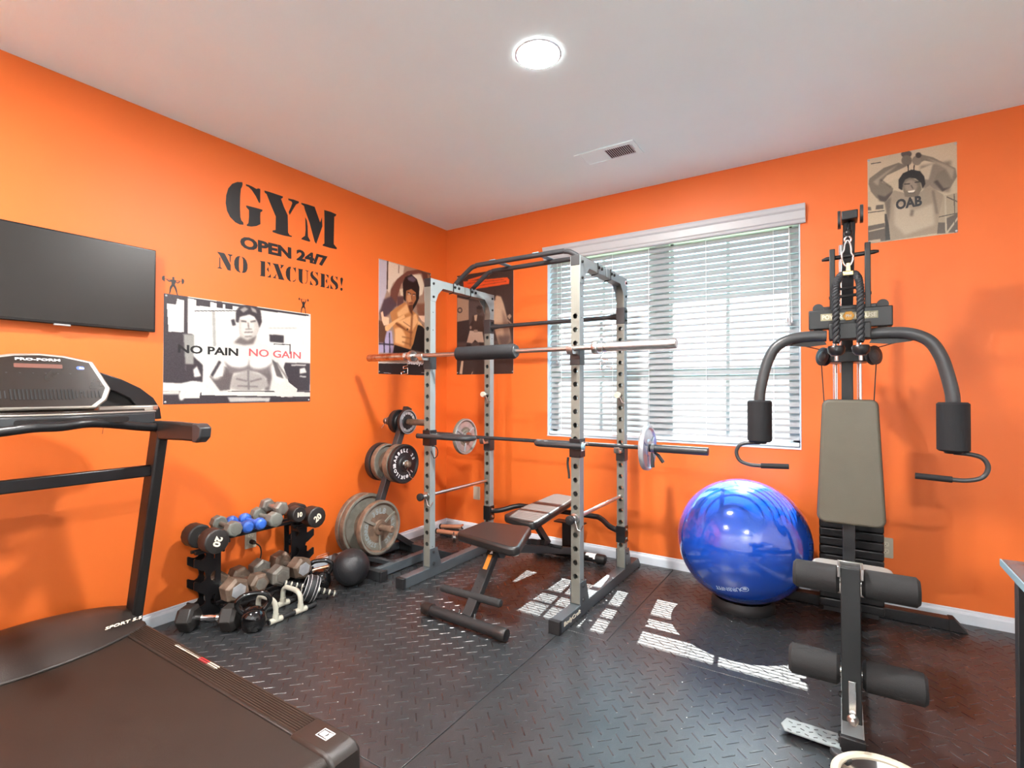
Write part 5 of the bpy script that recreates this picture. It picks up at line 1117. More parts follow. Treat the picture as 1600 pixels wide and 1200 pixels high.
spring_clip('chrome spring clip on the left sleeve of the upper barbell', 0.585, -1.107, 1.4845, 0.0245, dirx=-1)
yb = -0.428; zb = 0.8845
t = barbell('dark barbell loaded with one plate per side, on the lower rear hooks of the rack', None, 1.115, 0.40, 0.0245, 0.0135, ('darkgrey', 'darkgrey'), ('darkgrey',), yb, zb, 1.290)
weight_plate('silver grey plate on the left end of the lower barbell, behind the rack', (0.553, yb, zb), 0.143, 0.030, 'iron', 'silverpl', ribs=3)
weight_plate('silver grey plate on the right end of the lower barbell, in front of the window', (2.032, yb, zb), 0.143, 0.030, 'silverpl', 'silverpl', ribs=3)
t = thing('spring_clip', 'clip with two black rubber grips outside the right plate of the lower barbell', 'collar clip', (2.06, yb, zb))
obj('coil', MB().tube([(2.056 + i * 0.0006, yb + 0.027 * math.sin(2 * PI * i / 12), zb + 0.027 * math.cos(2 * PI * i / 12)) for i in range(36)], 0.003, 8), 'steel', t)
obj('grip', MB().tube([(2.066, yb - 0.02, zb - 0.027), (2.075, yb - 0.035, zb - 0.06), (2.080, yb - 0.045, zb - 0.115)], [0.006, 0.011, 0.012], 10), 'blackm', t)
obj('grip', MB().tube([(2.070, yb + 0.012, zb - 0.024), (2.098, yb + 0.012, zb - 0.045), (2.13, yb + 0.012, zb - 0.088)], [0.006, 0.011, 0.011], 10), 'blackm', t)

# ------------------------------------------------------------ plate tree
def plate_tree():
    t = thing('plate_tree', 'dark steel weight plate tree with leaning post beside the rack, by the orange wall', 'plate rack', (0.36, -1.05, 0))
    obj('post', MB().beam((0.255, -1.215, 0.04), (0.255, -0.765, 1.12), 0.05, 0.05, (0, 1, 0)), 'darkgrey', t, bevel=0.003)
    obj('base_beam', MB().beam((0.47, -1.27, 0.035), (0.47, -0.74, 0.035), 0.052, 0.06, (0, 0, 1)), 'footsteel', t, bevel=0.003)
    obj('base_beam', MB().beam((0.12, -1.24, 0.035), (0.12, -0.74, 0.035), 0.052, 0.06, (0, 0, 1)), 'footsteel', t, bevel=0.003)
    for y, a, b in ((-1.285, 0.06, 0.545), (-0.715, 0.06, 0.685)):
        ft = obj('cross_foot', MB().beam((a, y, 0.033), (b, y, 0.033), 0.052, 0.062, (0, 0, 1)), 'darkgrey', t, bevel=0.003)
        obj('foot_cap', MB().obox((b + 0.004, y, 0.034), (0.02, 0.058, 0.068)), 'blackm', ft, bevel=0.003)
    obj('brace', MB().beam((0.255, -1.09, 0.30), (0.255, -0.72, 0.05), 0.04, 0.04, (0, 0, 1)), 'darkgrey', t, bevel=0.003)
    obj('brace', MB().beam((0.27, -1.20, 0.09), (0.47, -1.10, 0.05), 0.04, 0.03, (0, 0, 1)), 'darkgrey', t, bevel=0.002)
    for y, z, L in ((-1.115, 0.285, 0.20), (-0.935, 0.715, 0.185), (-0.812, 1.012, 0.235)):
        for s in (-1, 1):
            ll = L if s > 0 else 0.20
            obj('horn', MB().lathe([(0.0235, 0.02), (0.0235, ll - 0.004), (0.018, ll + 0.002), (0.0001, ll + 0.003)], (0.255, y, z), (s, 0, 0), n=20), 'ironrust', t)
plate_tree()
wp = weight_plate
wp('large grey 35 LB iron plate on the lowest right horn of the plate tree', (0.325, -1.118, 0.285), 0.188, 0.042, 'ironrust', 'iron', ribs=3,
   ringtxt=[('35LB', 0.115, 0.040, 120, 68), ('STANDARD', 0.125, 0.030, 250, 165), ('OLYMPIC', 0.125, 0.03, 25, -60)], txtm='pale')
wp('largest grey iron plate on the lowest left horn of the plate tree, against the wall', (0.195, -1.118, 0.285), 0.225, 0.040, 'ironrust', 'iron')
wp('second large grey plate on the lowest left horn, next to the orange wall', (0.143, -1.118, 0.285), 0.222, 0.036, 'ironrust', 'iron')
wp('black plate lettered BARBELL 25 in white on the middle right horn of the plate tree', (0.385, -0.938, 0.715), 0.143, 0.032, 'blackiron', 'plateblue',
   ringtxt=[('BARBELL 25', 0.098, 0.026, 178, 18), ('11.3KILOS', 0.098, 0.026, -40, -172)], txtm='whitep')
wp('brown edged plate behind the BARBELL 25 plate on the middle right horn', (0.330, -0.938, 0.715), 0.140, 0.044, 'ironrust', 'iron')
wp('grey plate with rusty edge on the middle left horn of the plate tree', (0.205, -0.938, 0.715), 0.138, 0.040, 'ironrust', 'iron')
wp('dark brown plate at the end of the middle left horn, nearest the wall', (0.150, -0.938, 0.715), 0.142, 0.046, 'blackiron', 'blackiron')
wp('small silver faced plate on the top right horn of the plate tree', (0.298, -0.812, 1.012), 0.094, 0.022, 'blackiron', 'silverpl',
   ringtxt=[('WEIDER', 0.062, 0.018, 150, 30), ('5 LB', 0.062, 0.018, -120, -60)], txtm='whitep')
wp('small black plate on the top left horn of the plate tree', (0.213, -0.812, 1.012), 0.092, 0.022, 'blackiron', 'blackiron')
wp('second small black plate on the top left horn, nearer the wall', (0.186, -0.812, 1.012), 0.088, 0.022, 'blackiron', 'blackiron')
t = thing('spring_clip', 'thin wire spring clip on the top left horn of the plate tree', 'collar clip', (0.12, -0.812, 1.012))
obj('coil', MB().tube([(0.085 + i * 0.0005, -0.812 + 0.030 * math.sin(2 * PI * i / 12), 1.012 + 0.030 * math.cos(2 * PI * i / 12)) for i in range(30)] + [(0.08, -0.84, 0.99), (0.07, -0.86, 0.96)], 0.002, 8), 'chrome', t)
t = thing('spring_clip', 'wire spring clip on the middle right horn, against the BARBELL 25 plate', 'collar clip', (0.42, -0.938, 0.715))
obj('coil', MB().tube([(0.405 + i * 0.0004, -0.938 + 0.027 * math.sin(2 * PI * i / 12), 0.715 + 0.027 * math.cos(2 * PI * i / 12)) for i in range(30)] + [(0.43, -0.95, 0.67), (0.44, -0.935, 0.655), (0.43, -0.93, 0.63), (0.45, -0.90, 0.60)], 0.0022, 8), 'chrome', t)

# ------------------------------------------------------------ adjustable bench
def bench():
    t = thing('weight_bench', 'black adjustable weight bench inside the power rack, its back pad striped by sunlight', 'bench', (1.41, -0.85, 0))
    for y, z, x0, x1 in ((-1.525, 0.036, 1.115, 1.665), (-0.19, 0.034, 1.085, 1.635)):
        ft = obj('foot_tube', MB().tube([(x0, y + (0.02 if y < -1 else -0.02), z), (x1, y + (-0.02 if y < -1 else 0.02) * 0, z)], 0.0295, 20), 'black' if y > -1 else 'blackm', t)
        for xx, s in ((x0, 1), (x1, -1)):
            yy = y + (0.02 if y < -1 else -0.02) * (1 if s == 1 else 0)
            obj('foot_cap', MB().lathe([(0.020, -0.012), (0.030, -0.010), (0.0335, -0.002), (0.034, 0.03), (0.034, 0.055), (0.030, 0.056)], (xx, yy, z), (s, 0, 0), n=20), 'plastic', ft)
        if y > -1: obj('warning_label', MB().tube([(1.50, y - 0.004, z + 0.0008), (1.575, y - 0.002, z + 0.0008)], 0.0297, 20, cap=False), 'whitep', ft)
    a, b = Vector((1.405, -1.490, 0.05)), Vector((1.405, -1.215, 0.375))
    post = obj('front_post', MB().beam(a, b, 0.062, 0.042, (0, 0, 1)), 'blackm', t, bevel=0.004)
    d = (b - a).normalized(); n = Vector((0, -d.z, d.y))
    if n.y > 0: n = -n
    f = a + n * 0.0215; u = Vector((1, 0, 0))
    obj('orange_label', MB().prism([(-0.012, 0), (0.016, 0), (0.016, 0.085), (-0.012, 0.085)], f + d * 0.255 + u * 0.0, u, d, n * 0.001), 'orangep', post, smooth=False)
    obj('hazard_mark', MB().prism([(-0.008, 0), (0.012, 0.004), (0.006, 0.018), (0.003, 0.038), (-0.002, 0.018)], f + d * 0.345 + u * 0.002, u, d, n * 0.001), 'whitep', post, smooth=False)
    mb = MB()
    for k in range(3): mb.lathe([(0.005, 0), (0.005, 0.001)], f + d * (0.15 + 0.033 * k), n, n=12)
    obj('adjust_holes', mb, 'dark', post, smooth=False)
    for x in (1.355, 1.455):
        obj('foot_bolt', MB().tube([(x, -1.50, 0.06), (x + 0.003, -1.497, 0.083)], 0.006, 10), 'chrome', t)
    rl = obj('foot_roller', MB().tube([(1.165, -1.412, 0.128), (1.395, -1.428, 0.135), (1.575, -1.44, 0.142)], [0.021, 0.021, 0.021], 18), 'foamg', t, bevel=0)
    for x, y, z, s in ((1.165, -1.412, .128, -1), (1.575, -1.44, .142, 1)):
        obj('roller_cap', MB().lathe([(0.021, -0.001), (0.018, 0.008), (0.008, 0.011), (0.0001, 0.011)], (x, y, z), (s, 0, 0), n=18), 'foamg', rl)
    obj('roller_knob', MB().lathe([(0.010, 0), (0.014, 0.004), (0.014, 0.02), (0.008, 0.024)], (1.437, -1.40, 0.115), (1, 0, 0), n=16), 'chrome', t)
    obj('hinge_bracket', MB().prism([(-1.275, 0.38), (-1.275, 0.345), (-1.245, 0.300), (-1.205, 0.285), (-1.165, 0.315), (-1.150, 0.395)], (1.368, 0, 0), (0, 1, 0), (0, 0, 1), (0.080, 0, 0)), 'darkgrey', t, bevel=0.006)
    for z, y in ((0.365, -1.215), (0.325, -1.205)): bolt((1.448, y, z), (1, 0, 0), 0.012, 'chrome', t)
    obj('seat_bracket', MB().box(1.375, 1.445, -1.33, -1.08, 0.367, 0.384), 'blackm', t, bevel=0.003)
    obj('main_beam', MB().beam((1.40, -1.20, 0.345), (1.375, -0.19, 0.055), 0.055, 0.052, (0, 0, 1)), 'darkgrey', t, bevel=0.004)
    for k in range(4):
        y = -0.98 + k * 0.11; z = 0.345 - (y + 1.20) * 0.288 + 0.045
        obj('notch_stop', MB().obox((1.39, y, z), (0.05, 0.05, 0.035), (-0.28, 0, 0)), 'blackm', t, bevel=0.003)
    obj('support_strut', MB().beam((1.38, -0.74, 0.385), (1.38, -0.56, 0.20), 0.045, 0.030, (1, 0, 0)), 'black', t, bevel=0.004)
    obj('strut_pin', MB().tube([(1.31, -0.57, 0.195), (1.49, -0.57, 0.195)], 0.012, 12), 'blackm', t)
    obj('pad_rail', MB().beam((1.36, -0.98, 0.370), (1.375, -0.32, 0.426), 0.09, 0.020, (0, 0, 1)), 'blackm', t, bevel=0.003)
    obj('seat_hinge', MB().tube([(1.33, -1.00, 0.372), (1.45, -1.00, 0.372)], 0.016, 12), 'black', t)
    S = [(1.198, -1.325), (1.225, -1.350), (1.615, -1.420), (1.650, -1.405), (1.658, -1.375), (1.520, -1.025), (1.490, -1.000), (1.215, -1.048), (1.192, -1.070)]
    pd = obj('seat_pad', MB().prism(S, (0, 0, 0.384), (1, 0, 0), (0, 1, 0), (0, 0, 0.052)), 'benchpad', t, bevel=0.016, seg=4)
    # back pad, slightly raised at its far end
    B = [(1.205, -0.845), (1.235, -0.870), (1.445, -0.925), (1.472, -0.915), (1.482, -0.885), (1.472, -0.315), (1.450, -0.285), (1.300, -0.270), (1.275, -0.295)]
    mb = MB().prism(B, (0, 0, 0.0), (1, 0, 0), (0, 1, 0), (0, 0, 0.050))
    mb.v = [(x, y, z + 0.386 + (y + 0.88) * 0.085) for x, y, z in mb.v]
    obj('back_pad', mb, 'benchpad', t, bevel=0.015, seg=4)
    return t
bench()

# ------------------------------------------------------------ exercise ball on its ring
bm_ = M['ballblue']; nt = bm_.node_tree; bs = nt.nodes['Principled BSDF']
bs.inputs['Coat Weight'].default_value = 1.0; bs.inputs['Coat IOR'].default_value = 1.75; bs.inputs['Coat Roughness'].default_value = 0.04
wv = nt.nodes.new('ShaderNodeTexWave'); wv.wave_type = 'RINGS'; wv.rings_direction = 'X'; wv.inputs['Scale'].default_value = 14; wv.inputs['Distortion'].default_value = 0
tcn = nt.nodes.new('ShaderNodeTexCoord'); mpn = nt.nodes.new('ShaderNodeMapping'); mpn.inputs['Rotation'].default_value = (0.5, 0.65, 0.3)
mpn.inputs['Location'].default_value = (0, 0, 0)
rp = nt.nodes.new('ShaderNodeValToRGB'); rp.color_ramp.elements[0].position = 0.0; rp.color_ramp.elements[1].position = 0.12
bpn = nt.nodes.new('ShaderNodeBump'); bpn.inputs['Strength'].default_value = 0.04; bpn.inputs['Distance'].default_value = 0.0012
nt.links.new(tcn.outputs['Object'], mpn.inputs[0]); nt.links.new(mpn.outputs[0], wv.inputs['Vector']); nt.links.new(wv.outputs['Fac'], rp.inputs[0])
nt.links.new(rp.outputs[0], bpn.inputs['Height']); nt.links.new(bpn.outputs[0], bs.inputs['Normal'])
BC = Vector((2.59, -0.42, 0.385)); BR = 0.36
t = thing('exercise_ball', 'large glossy blue exercise ball reflecting the blinds, beside the home gym', 'exercise ball', tuple(BC))
mb = MB().sphere((0, 0, 0), BR, 72, 40, 0.97)
bo = obj('ball_shell', mb, 'ballblue', t, angle=180)
bo.matrix_parent_inverse = Matrix(); bo.location = (0, 0, 0)
d = (Vector((2.570, -0.712, 0.192)) - BC).normalized()
rt = Vector((-0.80, -0.06, -0.30)); rt = (rt - d * rt.dot(d)).normalized(); upv = d.cross(rt).normalized()
def onball(mb, off=0.0006):
    out = []
    for v in mb.v:
        q = Vector(v) - BC
        dd = q.normalized()
        k = 1.0 / math.sqrt((dd.x ** 2 + dd.y ** 2) / BR ** 2 + dd.z ** 2 / (BR * 0.97) ** 2)
        out.append(tuple(BC + dd * (k + off)))
    mb.v = out; return mb
tm = text_mb('URBNFIT', 0.030, BC + d * BR + rt * 0.012, rt, upv, 0.0, 0.02, width=0.135)
nf = [f for f in tm.f]
obj('brand_lettering', onball(tm), 'ballprint', t, smooth=False)
c0 = BC + d * BR - rt * 0.085
mb = MB(); n = 20
ring = []
for i in range(n):
    a = 2 * PI * i / n
    ring.append((math.cos(a) * 0.024 * (1 + 0.25 * math.cos(a)), math.sin(a) * 0.019))
vs = [c0 + rt * x + upv * y for x, y in ring] + [c0 + rt * x * 0.78 + upv * y * 0.78 for x, y in ring]
mb.add(vs, [(i, (i + 1) % n, n + (i + 1) % n, n + i) for i in range(n)])
k0 = len(mb.v)
mb.add([c0 + rt * x * 0.5 + upv * (y * 0.5 - 0.003) for x, y in ring], [tuple(range(n))])
obj('brand_emblem', onball(mb), 'ballprint', t, smooth=False)
t = thing('ball_stand_ring', 'low black ring base holding the blue exercise ball', 'ball stand', (2.59, -0.42, 0))
obj('ring', MB().lathe([(0.130, 0.0), (0.166, 0.0), (0.172, 0.015), (0.168, 0.040), (0.156, 0.060), (0.142, 0.052), (0.132, 0.03)], (2.59, -0.42, 0.0), n=48, close=True), 'blackm', t)

# ------------------------------------------------------------ home gym
def home_gym():
    t = thing('home_gym', 'dark home gym machine with curved press arms, padded backrest and leg rollers', 'home gym', (3.106, -0.85, 0))
    X = 3.106
    # base
    P = [(2.60, 0), (2.625, 0.058), (3.565, 0.058), (3.615, 0)]
    obj('rear_foot', MB().prism(P, (0, -0.165, 0), (1, 0, 0), (0, 0, 1), (0, 0.062, 0)), 'black', t, bevel=0.003)
    obj('rear_foot_cap', MB().prism([(3.545, 0), (3.545, 0.062), (3.568, 0.062), (3.622, 0)], (0, -0.168, 0), (1, 0, 0), (0, 0, 1), (0, 0.068, 0)), 'blackm', t, bevel=0.003)
    obj('base_beam', MB().box(X - 0.034, X + 0.034, -1.535, -0.12, 0.004, 0.060), 'pale', t, bevel=0.004)  # pale colour stands in for the sheen on the beam
    obj('base_cap', MB().box(X - 0.038, X + 0.038, -1.556, -1.534, 0.0, 0.064), 'blackm', t, bevel=0.004)
    fp = obj('foot_plate', MB().prism([(2.885, -1.52), (2.90, -1.475), (3.072, -1.475), (3.072, -1.565), (2.90, -1.555)], (0, 0, 0.020), (1, 0, 0), (0, 1, 0), (0, 0, 0.006)), 'pale', t, bevel=0.001, seg=1)
    mb = MB()
    for i in range(6):
        for j in range(3): mb.obox((2.915 + i * 0.027 + (j % 2) * 0.012, -1.497 - j * 0.025, 0.0265), (0.014, 0.003, 0.0015), (0, 0, (0.5 if (i + j) % 2 else -0.5)))
    obj('plate_tread', mb, 'armgrey', fp, smooth=False)
    for y in (-1.50, -1.54): bolt((X - 0.034, y, 0.04), (-1, 0, 0), 0.009, 'dark', t)
    # mast
    obj('mast', MB().box(X - 0.026, X + 0.026, -0.465, -0.415, 0.05, 1.60), 'machine', t, bevel=0.003)
    obj('mast', MB().beam((X - 0.002, -0.44, 1.55), (X + 0.012, -0.62, 2.12), 0.052, 0.050, (0, 1, 0)), 'black', t, bevel=0.004)
    # chrome back tube visible beside the mast
    obj('rear_tube', MB().tube([(X - 0.022, -0.33, 1.35), (X - 0.022, -0.33, 2.05)], 0.012, 12), 'chrome', t)
    tp = obj('top_fork', MB().box(X - 0.022, X + 0.046, -0.70, -0.60, 2.085, 2.128), 'black', t, bevel=0.004)
    for x, z in ((X - 0.034, 2.10), (X + 0.058, 2.115)):
        obj('fork_plate', MB().prism(rrect(0.075, 0.085, 0.03), (x - 0.003, -0.65, z), (0, 1, 0), (0, 0, 1), (0.013, 0, 0)), 'darkgrey', tp)
    obj('high_pulley', MB().lathe([(0.030, -0.009), (0.036, -0.007), (0.028, 0.0), (0.036, 0.007), (0.030, 0.009)], (X + 0.012, -0.655, 2.05), (1, 0, 0), n=24), 'black', t)
    # selector frame of the press
    for x, zt in ((3.045, 1.955), (3.190, 1.968)):
        obj('side_bar', MB().box(x - 0.012, x + 0.012, -0.675, -0.640, 1.60, zt), 'machine', t, bevel=0.003)
    obj('pivot_rod', MB().tube([(3.000, -0.655, 1.908), (3.020, -0.655, 1.911), (3.215, -0.655, 1.921), (3.235, -0.655, 1.922)], [0.006, 0.011, 0.011, 0.006], 12), 'black', t)
    obj('pivot_rod', MB().tube([(3.030, -0.655, 1.715), (3.205, -0.655, 1.725)], 0.008, 10), 'black', t)
    obj('pivot_rod', MB().tube([(3.07, -0.655, 1.755), (3.16, -0.655, 1.757)], 0.007, 10), 'black', t)
    cv = obj('press_housing', MB().box(2.945, 3.282, -0.735, -0.665, 1.553, 1.648), 'machine', t, bevel=0.005)
    obj('housing_shelf', MB().box(2.968, 3.262, -0.665, -0.60, 1.60, 1.672), 'black', t, bevel=0.004)
    obj('housing_block', MB().box(3.030, 3.198, -0.765, -0.655, 1.498, 1.575), 'machine', t, bevel=0.005)
    obj('label_plate', MB().box(2.996, 3.226, -0.7365, -0.735, 1.593, 1.627), 'olive', cv, smooth=False)
    obj('label_lettering', text_mb('POWER', 0.022, (3.045, -0.7368, 1.610), (1, 0, 0), (0, 0, 1), 0.0008, 0.03, width=0.085), 'ivory', cv, smooth=False)
    obj('label_lettering', text_mb('HOUSE', 0.022, (3.178, -0.7368, 1.610), (1, 0, 0), (0, 0, 1), 0.0008, 0.03, width=0.085), 'ivory', cv, smooth=False)
    em = obj('hexagon_emblem', MB().lathe([(0.024, 0), (0.024, 0.003), (0.021, 0.004)], (3.111, -0.7368, 1.610), (0, -1, 0), n=6), 'yellow', cv, smooth=False)
    obj('emblem_mark', text_mb('PH', 0.014, (3.111, -0.7412, 1.610), (1, 0, 0), (0, 0, 1), 0.0006, 0.03), 'ivory', cv, smooth=False)
    for x in (2.985, 3.245):
        obj('adjust_pulley', MB().lathe([(0.012, -0.012), (0.024, -0.010), (0.024, 0.010), (0.012, 0.012)], (x, -0.70, 1.658), (0, 1, 0), n=20), 'machine', t)
        obj('pivot_bolt', MB().lathe([(0.020, 0), (0.020, -0.02), (0.012, -0.028)], (x, -0.70, 1.553), (0, 0, 1), n=16), 'black', t)
    # press arms
    for s in (-1, 1):
        pts = [(X + s * 0.085, -0.725, 1.520), (X + s * 0.16, -0.725, 1.522), (X + s * 0.24, -0.73, 1.512), (X + s * 0.305, -0.735, 1.475), (X + s * 0.343, -0.74, 1.405), (X + s * 0.365, -0.745, 1.32), (X + s * 0.380, -0.75, 1.235), (X + s * 0.3815, -0.75, 1.17)]
        arm = obj('press_arm', MB().tube(smoothpath(pts, 5), 0.0262, 18), 'armgrey', t)
        obj('arm_web', MB().prism([(0.10, 1.508), (0.30, 1.497), (0.24, 1.478), (0.16, 1.470), (0.085, 1.478)], (X, -0.72, 0), (s, 0, 0), (0, 0, 1), (0, 0.006, 0)), 'machine', arm, smooth=False)
        fx = X + s * 0.3815
        obj('foam_grip', MB().lathe([(0.020, 0.0), (0.050, 0.0), (0.0575, 0.007), (0.0575, 0.205), (0.050, 0.212), (0.020, 0.212)], (fx, -0.75, 0.990), (0, 0, 1), n=28), 'foam', t)
        obj('end_plug', MB().lathe([(0.030, -0.010), (0.036, 0.0)], (fx, -0.75, 0.990), n=16), 'black', t)
        pts = [(fx + s * 0.0, -0.75, 0.984), (fx + s * 0.055, -0.75, 0.980), (fx + s * 0.095, -0.75, 0.966), (fx + s * 0.112, -0.75, 0.928), (fx + s * 0.095, -0.75, 0.886), (fx + s * 0.050, -0.75, 0.868), (fx - s * 0.01, -0.75, 0.866), (fx - s * 0.13, -0.75, 0.872)]
        hb = obj('lower_handle', MB().tube(smoothpath(pts, 5), 0.0095, 12), 'armgrey', t)
        obj('rubber_grip', MB().tube([(fx - s * 0.005, -0.75, 0.866), (fx - s * 0.132, -0.75, 0.872)], 0.0135, 14), 'foam', hb)
    # guide rods, cables and swivel pulleys
    for x in (3.053, 3.163):
        obj('guide_rod', MB().tube([(x, -0.30, 0.06), (x, -0.30, 1.52)], 0.0125, 14), 'chrome', t)
    obj('rod_yoke', MB().box(3.02, 3.196, -0.52, -0.29, 1.40, 1.455), 'black', t, bevel=0.004)
    for x, s in ((3.006, -1), (3.212, 1)):
        pu = obj('swivel_pulley', MB().lathe([(0.038, -0.012), (0.047, -0.010), (0.036, -0.002), (0.036, 0.002), (0.047, 0.010), (0.038, 0.012)], (x, -0.62, 1.425), (s * 0.75, -0.62, 0.1), n=26), 'black', t)
        obj('pulley_cover', MB().lathe([(0.028, 0.011), (0.022, 0.016), (0.008, 0.018), (0.0001, 0.018)], (x, -0.62, 1.425), (s * 0.75, -0.62, 0.1), n=20), 'darkgrey', pu)
        obj('cable', MB().tube([(x + s * 0.10, -0.70, 1.482), (x + s * 0.02, -0.63, 1.462)], 0.0025, 8), 'blackm', t)
        obj('cable', MB().tube([(x + s * 0.012 - (0.0), -0.60, 1.40), (x + s * 0.010 + (0.012 if s < 0 else -0.012), -0.62, 1.15)], 0.0025, 8), 'blackm', t)
    # weight stack: each plate its own part
    for i in range(13):
        z = 0.08 + i * 0.0475
        obj('stack_plate', MB().box(2.972, 3.262, -0.375, -0.225, z, z + 0.0445), 'black', t, bevel=0.006, seg=2)
    obj('stack_cap', MB().box(3.05, 3.17, -0.34, -0.26, 0.70, 0.76), 'darkgrey', t, bevel=0.004)
    obj('stack_base', MB().box(2.99, 3.24, -0.37, -0.23, 0.055, 0.08), 'blackm', t, bevel=0.003)
    # seat frame
    obj('seat_post', MB().box(X - 0.026, X + 0.026, -0.645, -0.60, 0.05, 0.66), 'darkgrey', t, bevel=0.003)
    obj('seat_beam', MB().box(X - 0.024, X + 0.024, -1.50, -0.60, 0.375, 0.420), 'black', t, bevel=0.003)
    # seat pad
    S = rrect(0.305, 0.33, 0.05, 6)
    obj('seat_pad', MB().prism([(x + 3.112, y - 1.005) for x, y in S], (0, 0, 0.421), (1, 0, 0), (0, 1, 0), (0, 0, 0.048)), 'padlight', t, bevel=0.014, seg=4)
    # back pad: tapered, leaning a little
    w0, w1, hz = 0.137, 0.113, 0.60
    B = []
    for cx, cz, a in ((w1 - 0.03, hz - 0.03, 0), (-w1 + 0.03, hz - 0.03, PI / 2), (-w0 + 0.035, 0.035, PI), (w0 - 0.035, 0.035, 1.5 * PI)):
        for i in range(6):
            q = a + PI / 2 * i / 5
            r = 0.03 if cz > 0.3 else 0.035
            B.append((cx + r * math.cos(q), cz + r * math.sin(q)))
    u, v = Vector((1, 0, 0)), Vector((0, 0.035, 1)).normalized()
    n = Vector((0, -1, 0.035)).normalized()
    o = Vector((3.113, -0.665, 0.606))
    pd = obj('back_pad', MB().prism(B, o, u, v, n * 0.055), 'pad', t, bevel=0.012, seg=4)
    obj('pad_piping', MB().tube([o + u * x * 0.995 + v * (0.3 + (z - 0.3) * 0.998) + n * 0.030 for x, z in B + B[:1]], 0.0035, 8, cap=False), 'blackm', pd)
    obj('back_board', MB().prism([(x * 0.93, 0.02 + z * 0.93) for x, z in B], o - n * 0.012, u, v, n * 0.012), 'blackm', pd, smooth=False)
    obj('pad_mount', MB().box(X - 0.02, X + 0.02, -0.655, -0.46, 0.86, 0.92).box(X - 0.02, X + 0.02, -0.66, -0.60, 0.64, 0.70), 'blackm', t, smooth=False)
    # leg developer
    lx = 3.106
    obj('developer_arm', MB().beam((lx - 0.002, -1.552, 0.128), (lx - 0.004, -1.51, 0.635), 0.058, 0.048, (0, 1, 0)), 'machine', t, bevel=0.003)
    cl = obj('developer_bracket', MB().box(lx - 0.042, lx - 0.034, -1.545, -1.475, 0.605, 0.642).box(lx + 0.026, lx + 0.034, -1.545, -1.475, 0.605, 0.642).box(lx - 0.042, lx + 0.034, -1.47, -1.46, 0.60, 0.642), 'steel', t, bevel=0.001, seg=1)
    for x0, x1, y, z, r in ((2.925, 3.298, -1.475, 0.575, 0.049), (2.912, 3.312, -1.500, 0.268, 0.052)):
        rod = obj('roller_rod', MB().tube([(x0 + 0.01, y, z), (x1 - 0.01, y, z)], 0.012, 12), 'chrome', t)
        for a, b in ((x0, lx - 0.036), (lx + 0.030, x1)):
            obj('foam_roller', MB().lathe([(0.013, 0.0), (r - 0.010, 0.0), (r, 0.010), (r, b - a - 0.010), (r - 0.010, b - a), (0.013, b - a)], (a, y, z), (1, 0, 0), n=30), 'foamg', t)
    obj('slot_plate', MB().box(lx - 0.012, lx + 0.010, -1.577, -1.571, 0.16, 0.27), 'chrome', t, bevel=0.002)
    obj('pull_knob', MB().lathe([(0.010, 0), (0.017, 0.004), (0.017, 0.012), (0.011, 0.016), (0.011, 0.03), (0.007, 0.034)], (lx + 0.0, -1.577, 0.148), (0, -1, 0), n=18), 'steel', t)
    bolt((lx - 0.032, -1.54, 0.20), (-1, 0, 0), 0.009, 'dark', t)
    return t
home_gym()

# tricep rope hanging from the high pulley
t = thing('tricep_rope', 'black twisted tricep rope doubled over a steel clasp on the home gym', 'rope', (3.11, -0.76, 1.80))
def twisted(path, R, r, strands=3, turns=9, n=8):
    mbs = MB(); P = [Vector(p) for p in path]
    for s in range(strands):
        pts = []
        for i, p in enumerate(P):
            d = (P[min(i + 1, len(P) - 1)] - P[max(i - 1, 0)]).normalized()
            a = Vector((0, 1, 0)); u = d.cross(a).normalized(); w = d.cross(u)
            ph = 2 * PI * (s / strands + turns * i / (len(P) - 1))
            pts.append(p + (u * math.cos(ph) + w * math.sin(ph)) * R)
        mbs.tube(pts, r, n)
    return mbs
for s, x in ((-1, 3.0605), (1, 3.157)):
    ctl = [(3.1095 + s * 0.012, -0.765, 1.805), (3.1095 + s * 0.030, -0.768, 1.800), (x - s * 0.004, -0.775, 1.765), (x, -0.782, 1.70), (x, -0.782, 1.60), (x - s * 0.001, -0.782, 1.48)]
    path = smoothpath(ctl, 14)
    rp = obj('rope_leg', twisted(path, 0.0085, 0.0088, 3, 8.5), 'rope', t)
    obj('rubber_stop', MB().lathe([(0.010, 0.012), (0.032, 0.010), (0.037, 0.0), (0.034, -0.022), (0.022, -0.036), (0.010, -0.038)], (x, -0.782, 1.455), n=24), 'black', rp)
    obj('stop_pin', MB().lathe([(0.006, -0.062), (0.008, -0.060), (0.008, -0.036)], (x, -0.782, 1.455), n=12), 'steel', rp)
obj('clasp', MB().box(3.088, 3.132, -0.785, -0.745, 1.795, 1.818), 'brass', t, bevel=0.004)
obj('clasp_eye', MB().prism([(3.100, 1.815), (3.121, 1.815), (3.118, 1.858), (3.104, 1.858)], (0, -0.770, 0), (1, 0, 0), (0, 0, 1), (0, 0.012, 0)), 'brass', t, bevel=0.002)
t = thing('carabiner', 'silver carabiner joining the rope to the pulley cable of the home gym', 'carabiner', (3.112, -0.76, 1.90))
cp = [(3.108 + 0.024 * math.sin(a) * (1.0 if math.cos(a) < 0 else 0.62), -0.762, 1.905 + 0.062 * math.cos(a)) for a in [2 * PI * i / 24 for i in range(25)]]
obj('hook_body', MB().tube(cp, 0.0042, 10, cap=False), 'chrome', t)
obj('shackle', MB().tube([(3.11 + 0.013 * math.sin(a), -0.755, 1.972 + 0.015 * math.cos(a)) for a in [2 * PI * i / 16 for i in range(17)]], 0.004, 8, cap=False), 'chrome', t)
t = thing('cable_stop', 'black ball stop on the cable end above the carabiner', 'cable stop', (3.112, -0.75, 2.0))
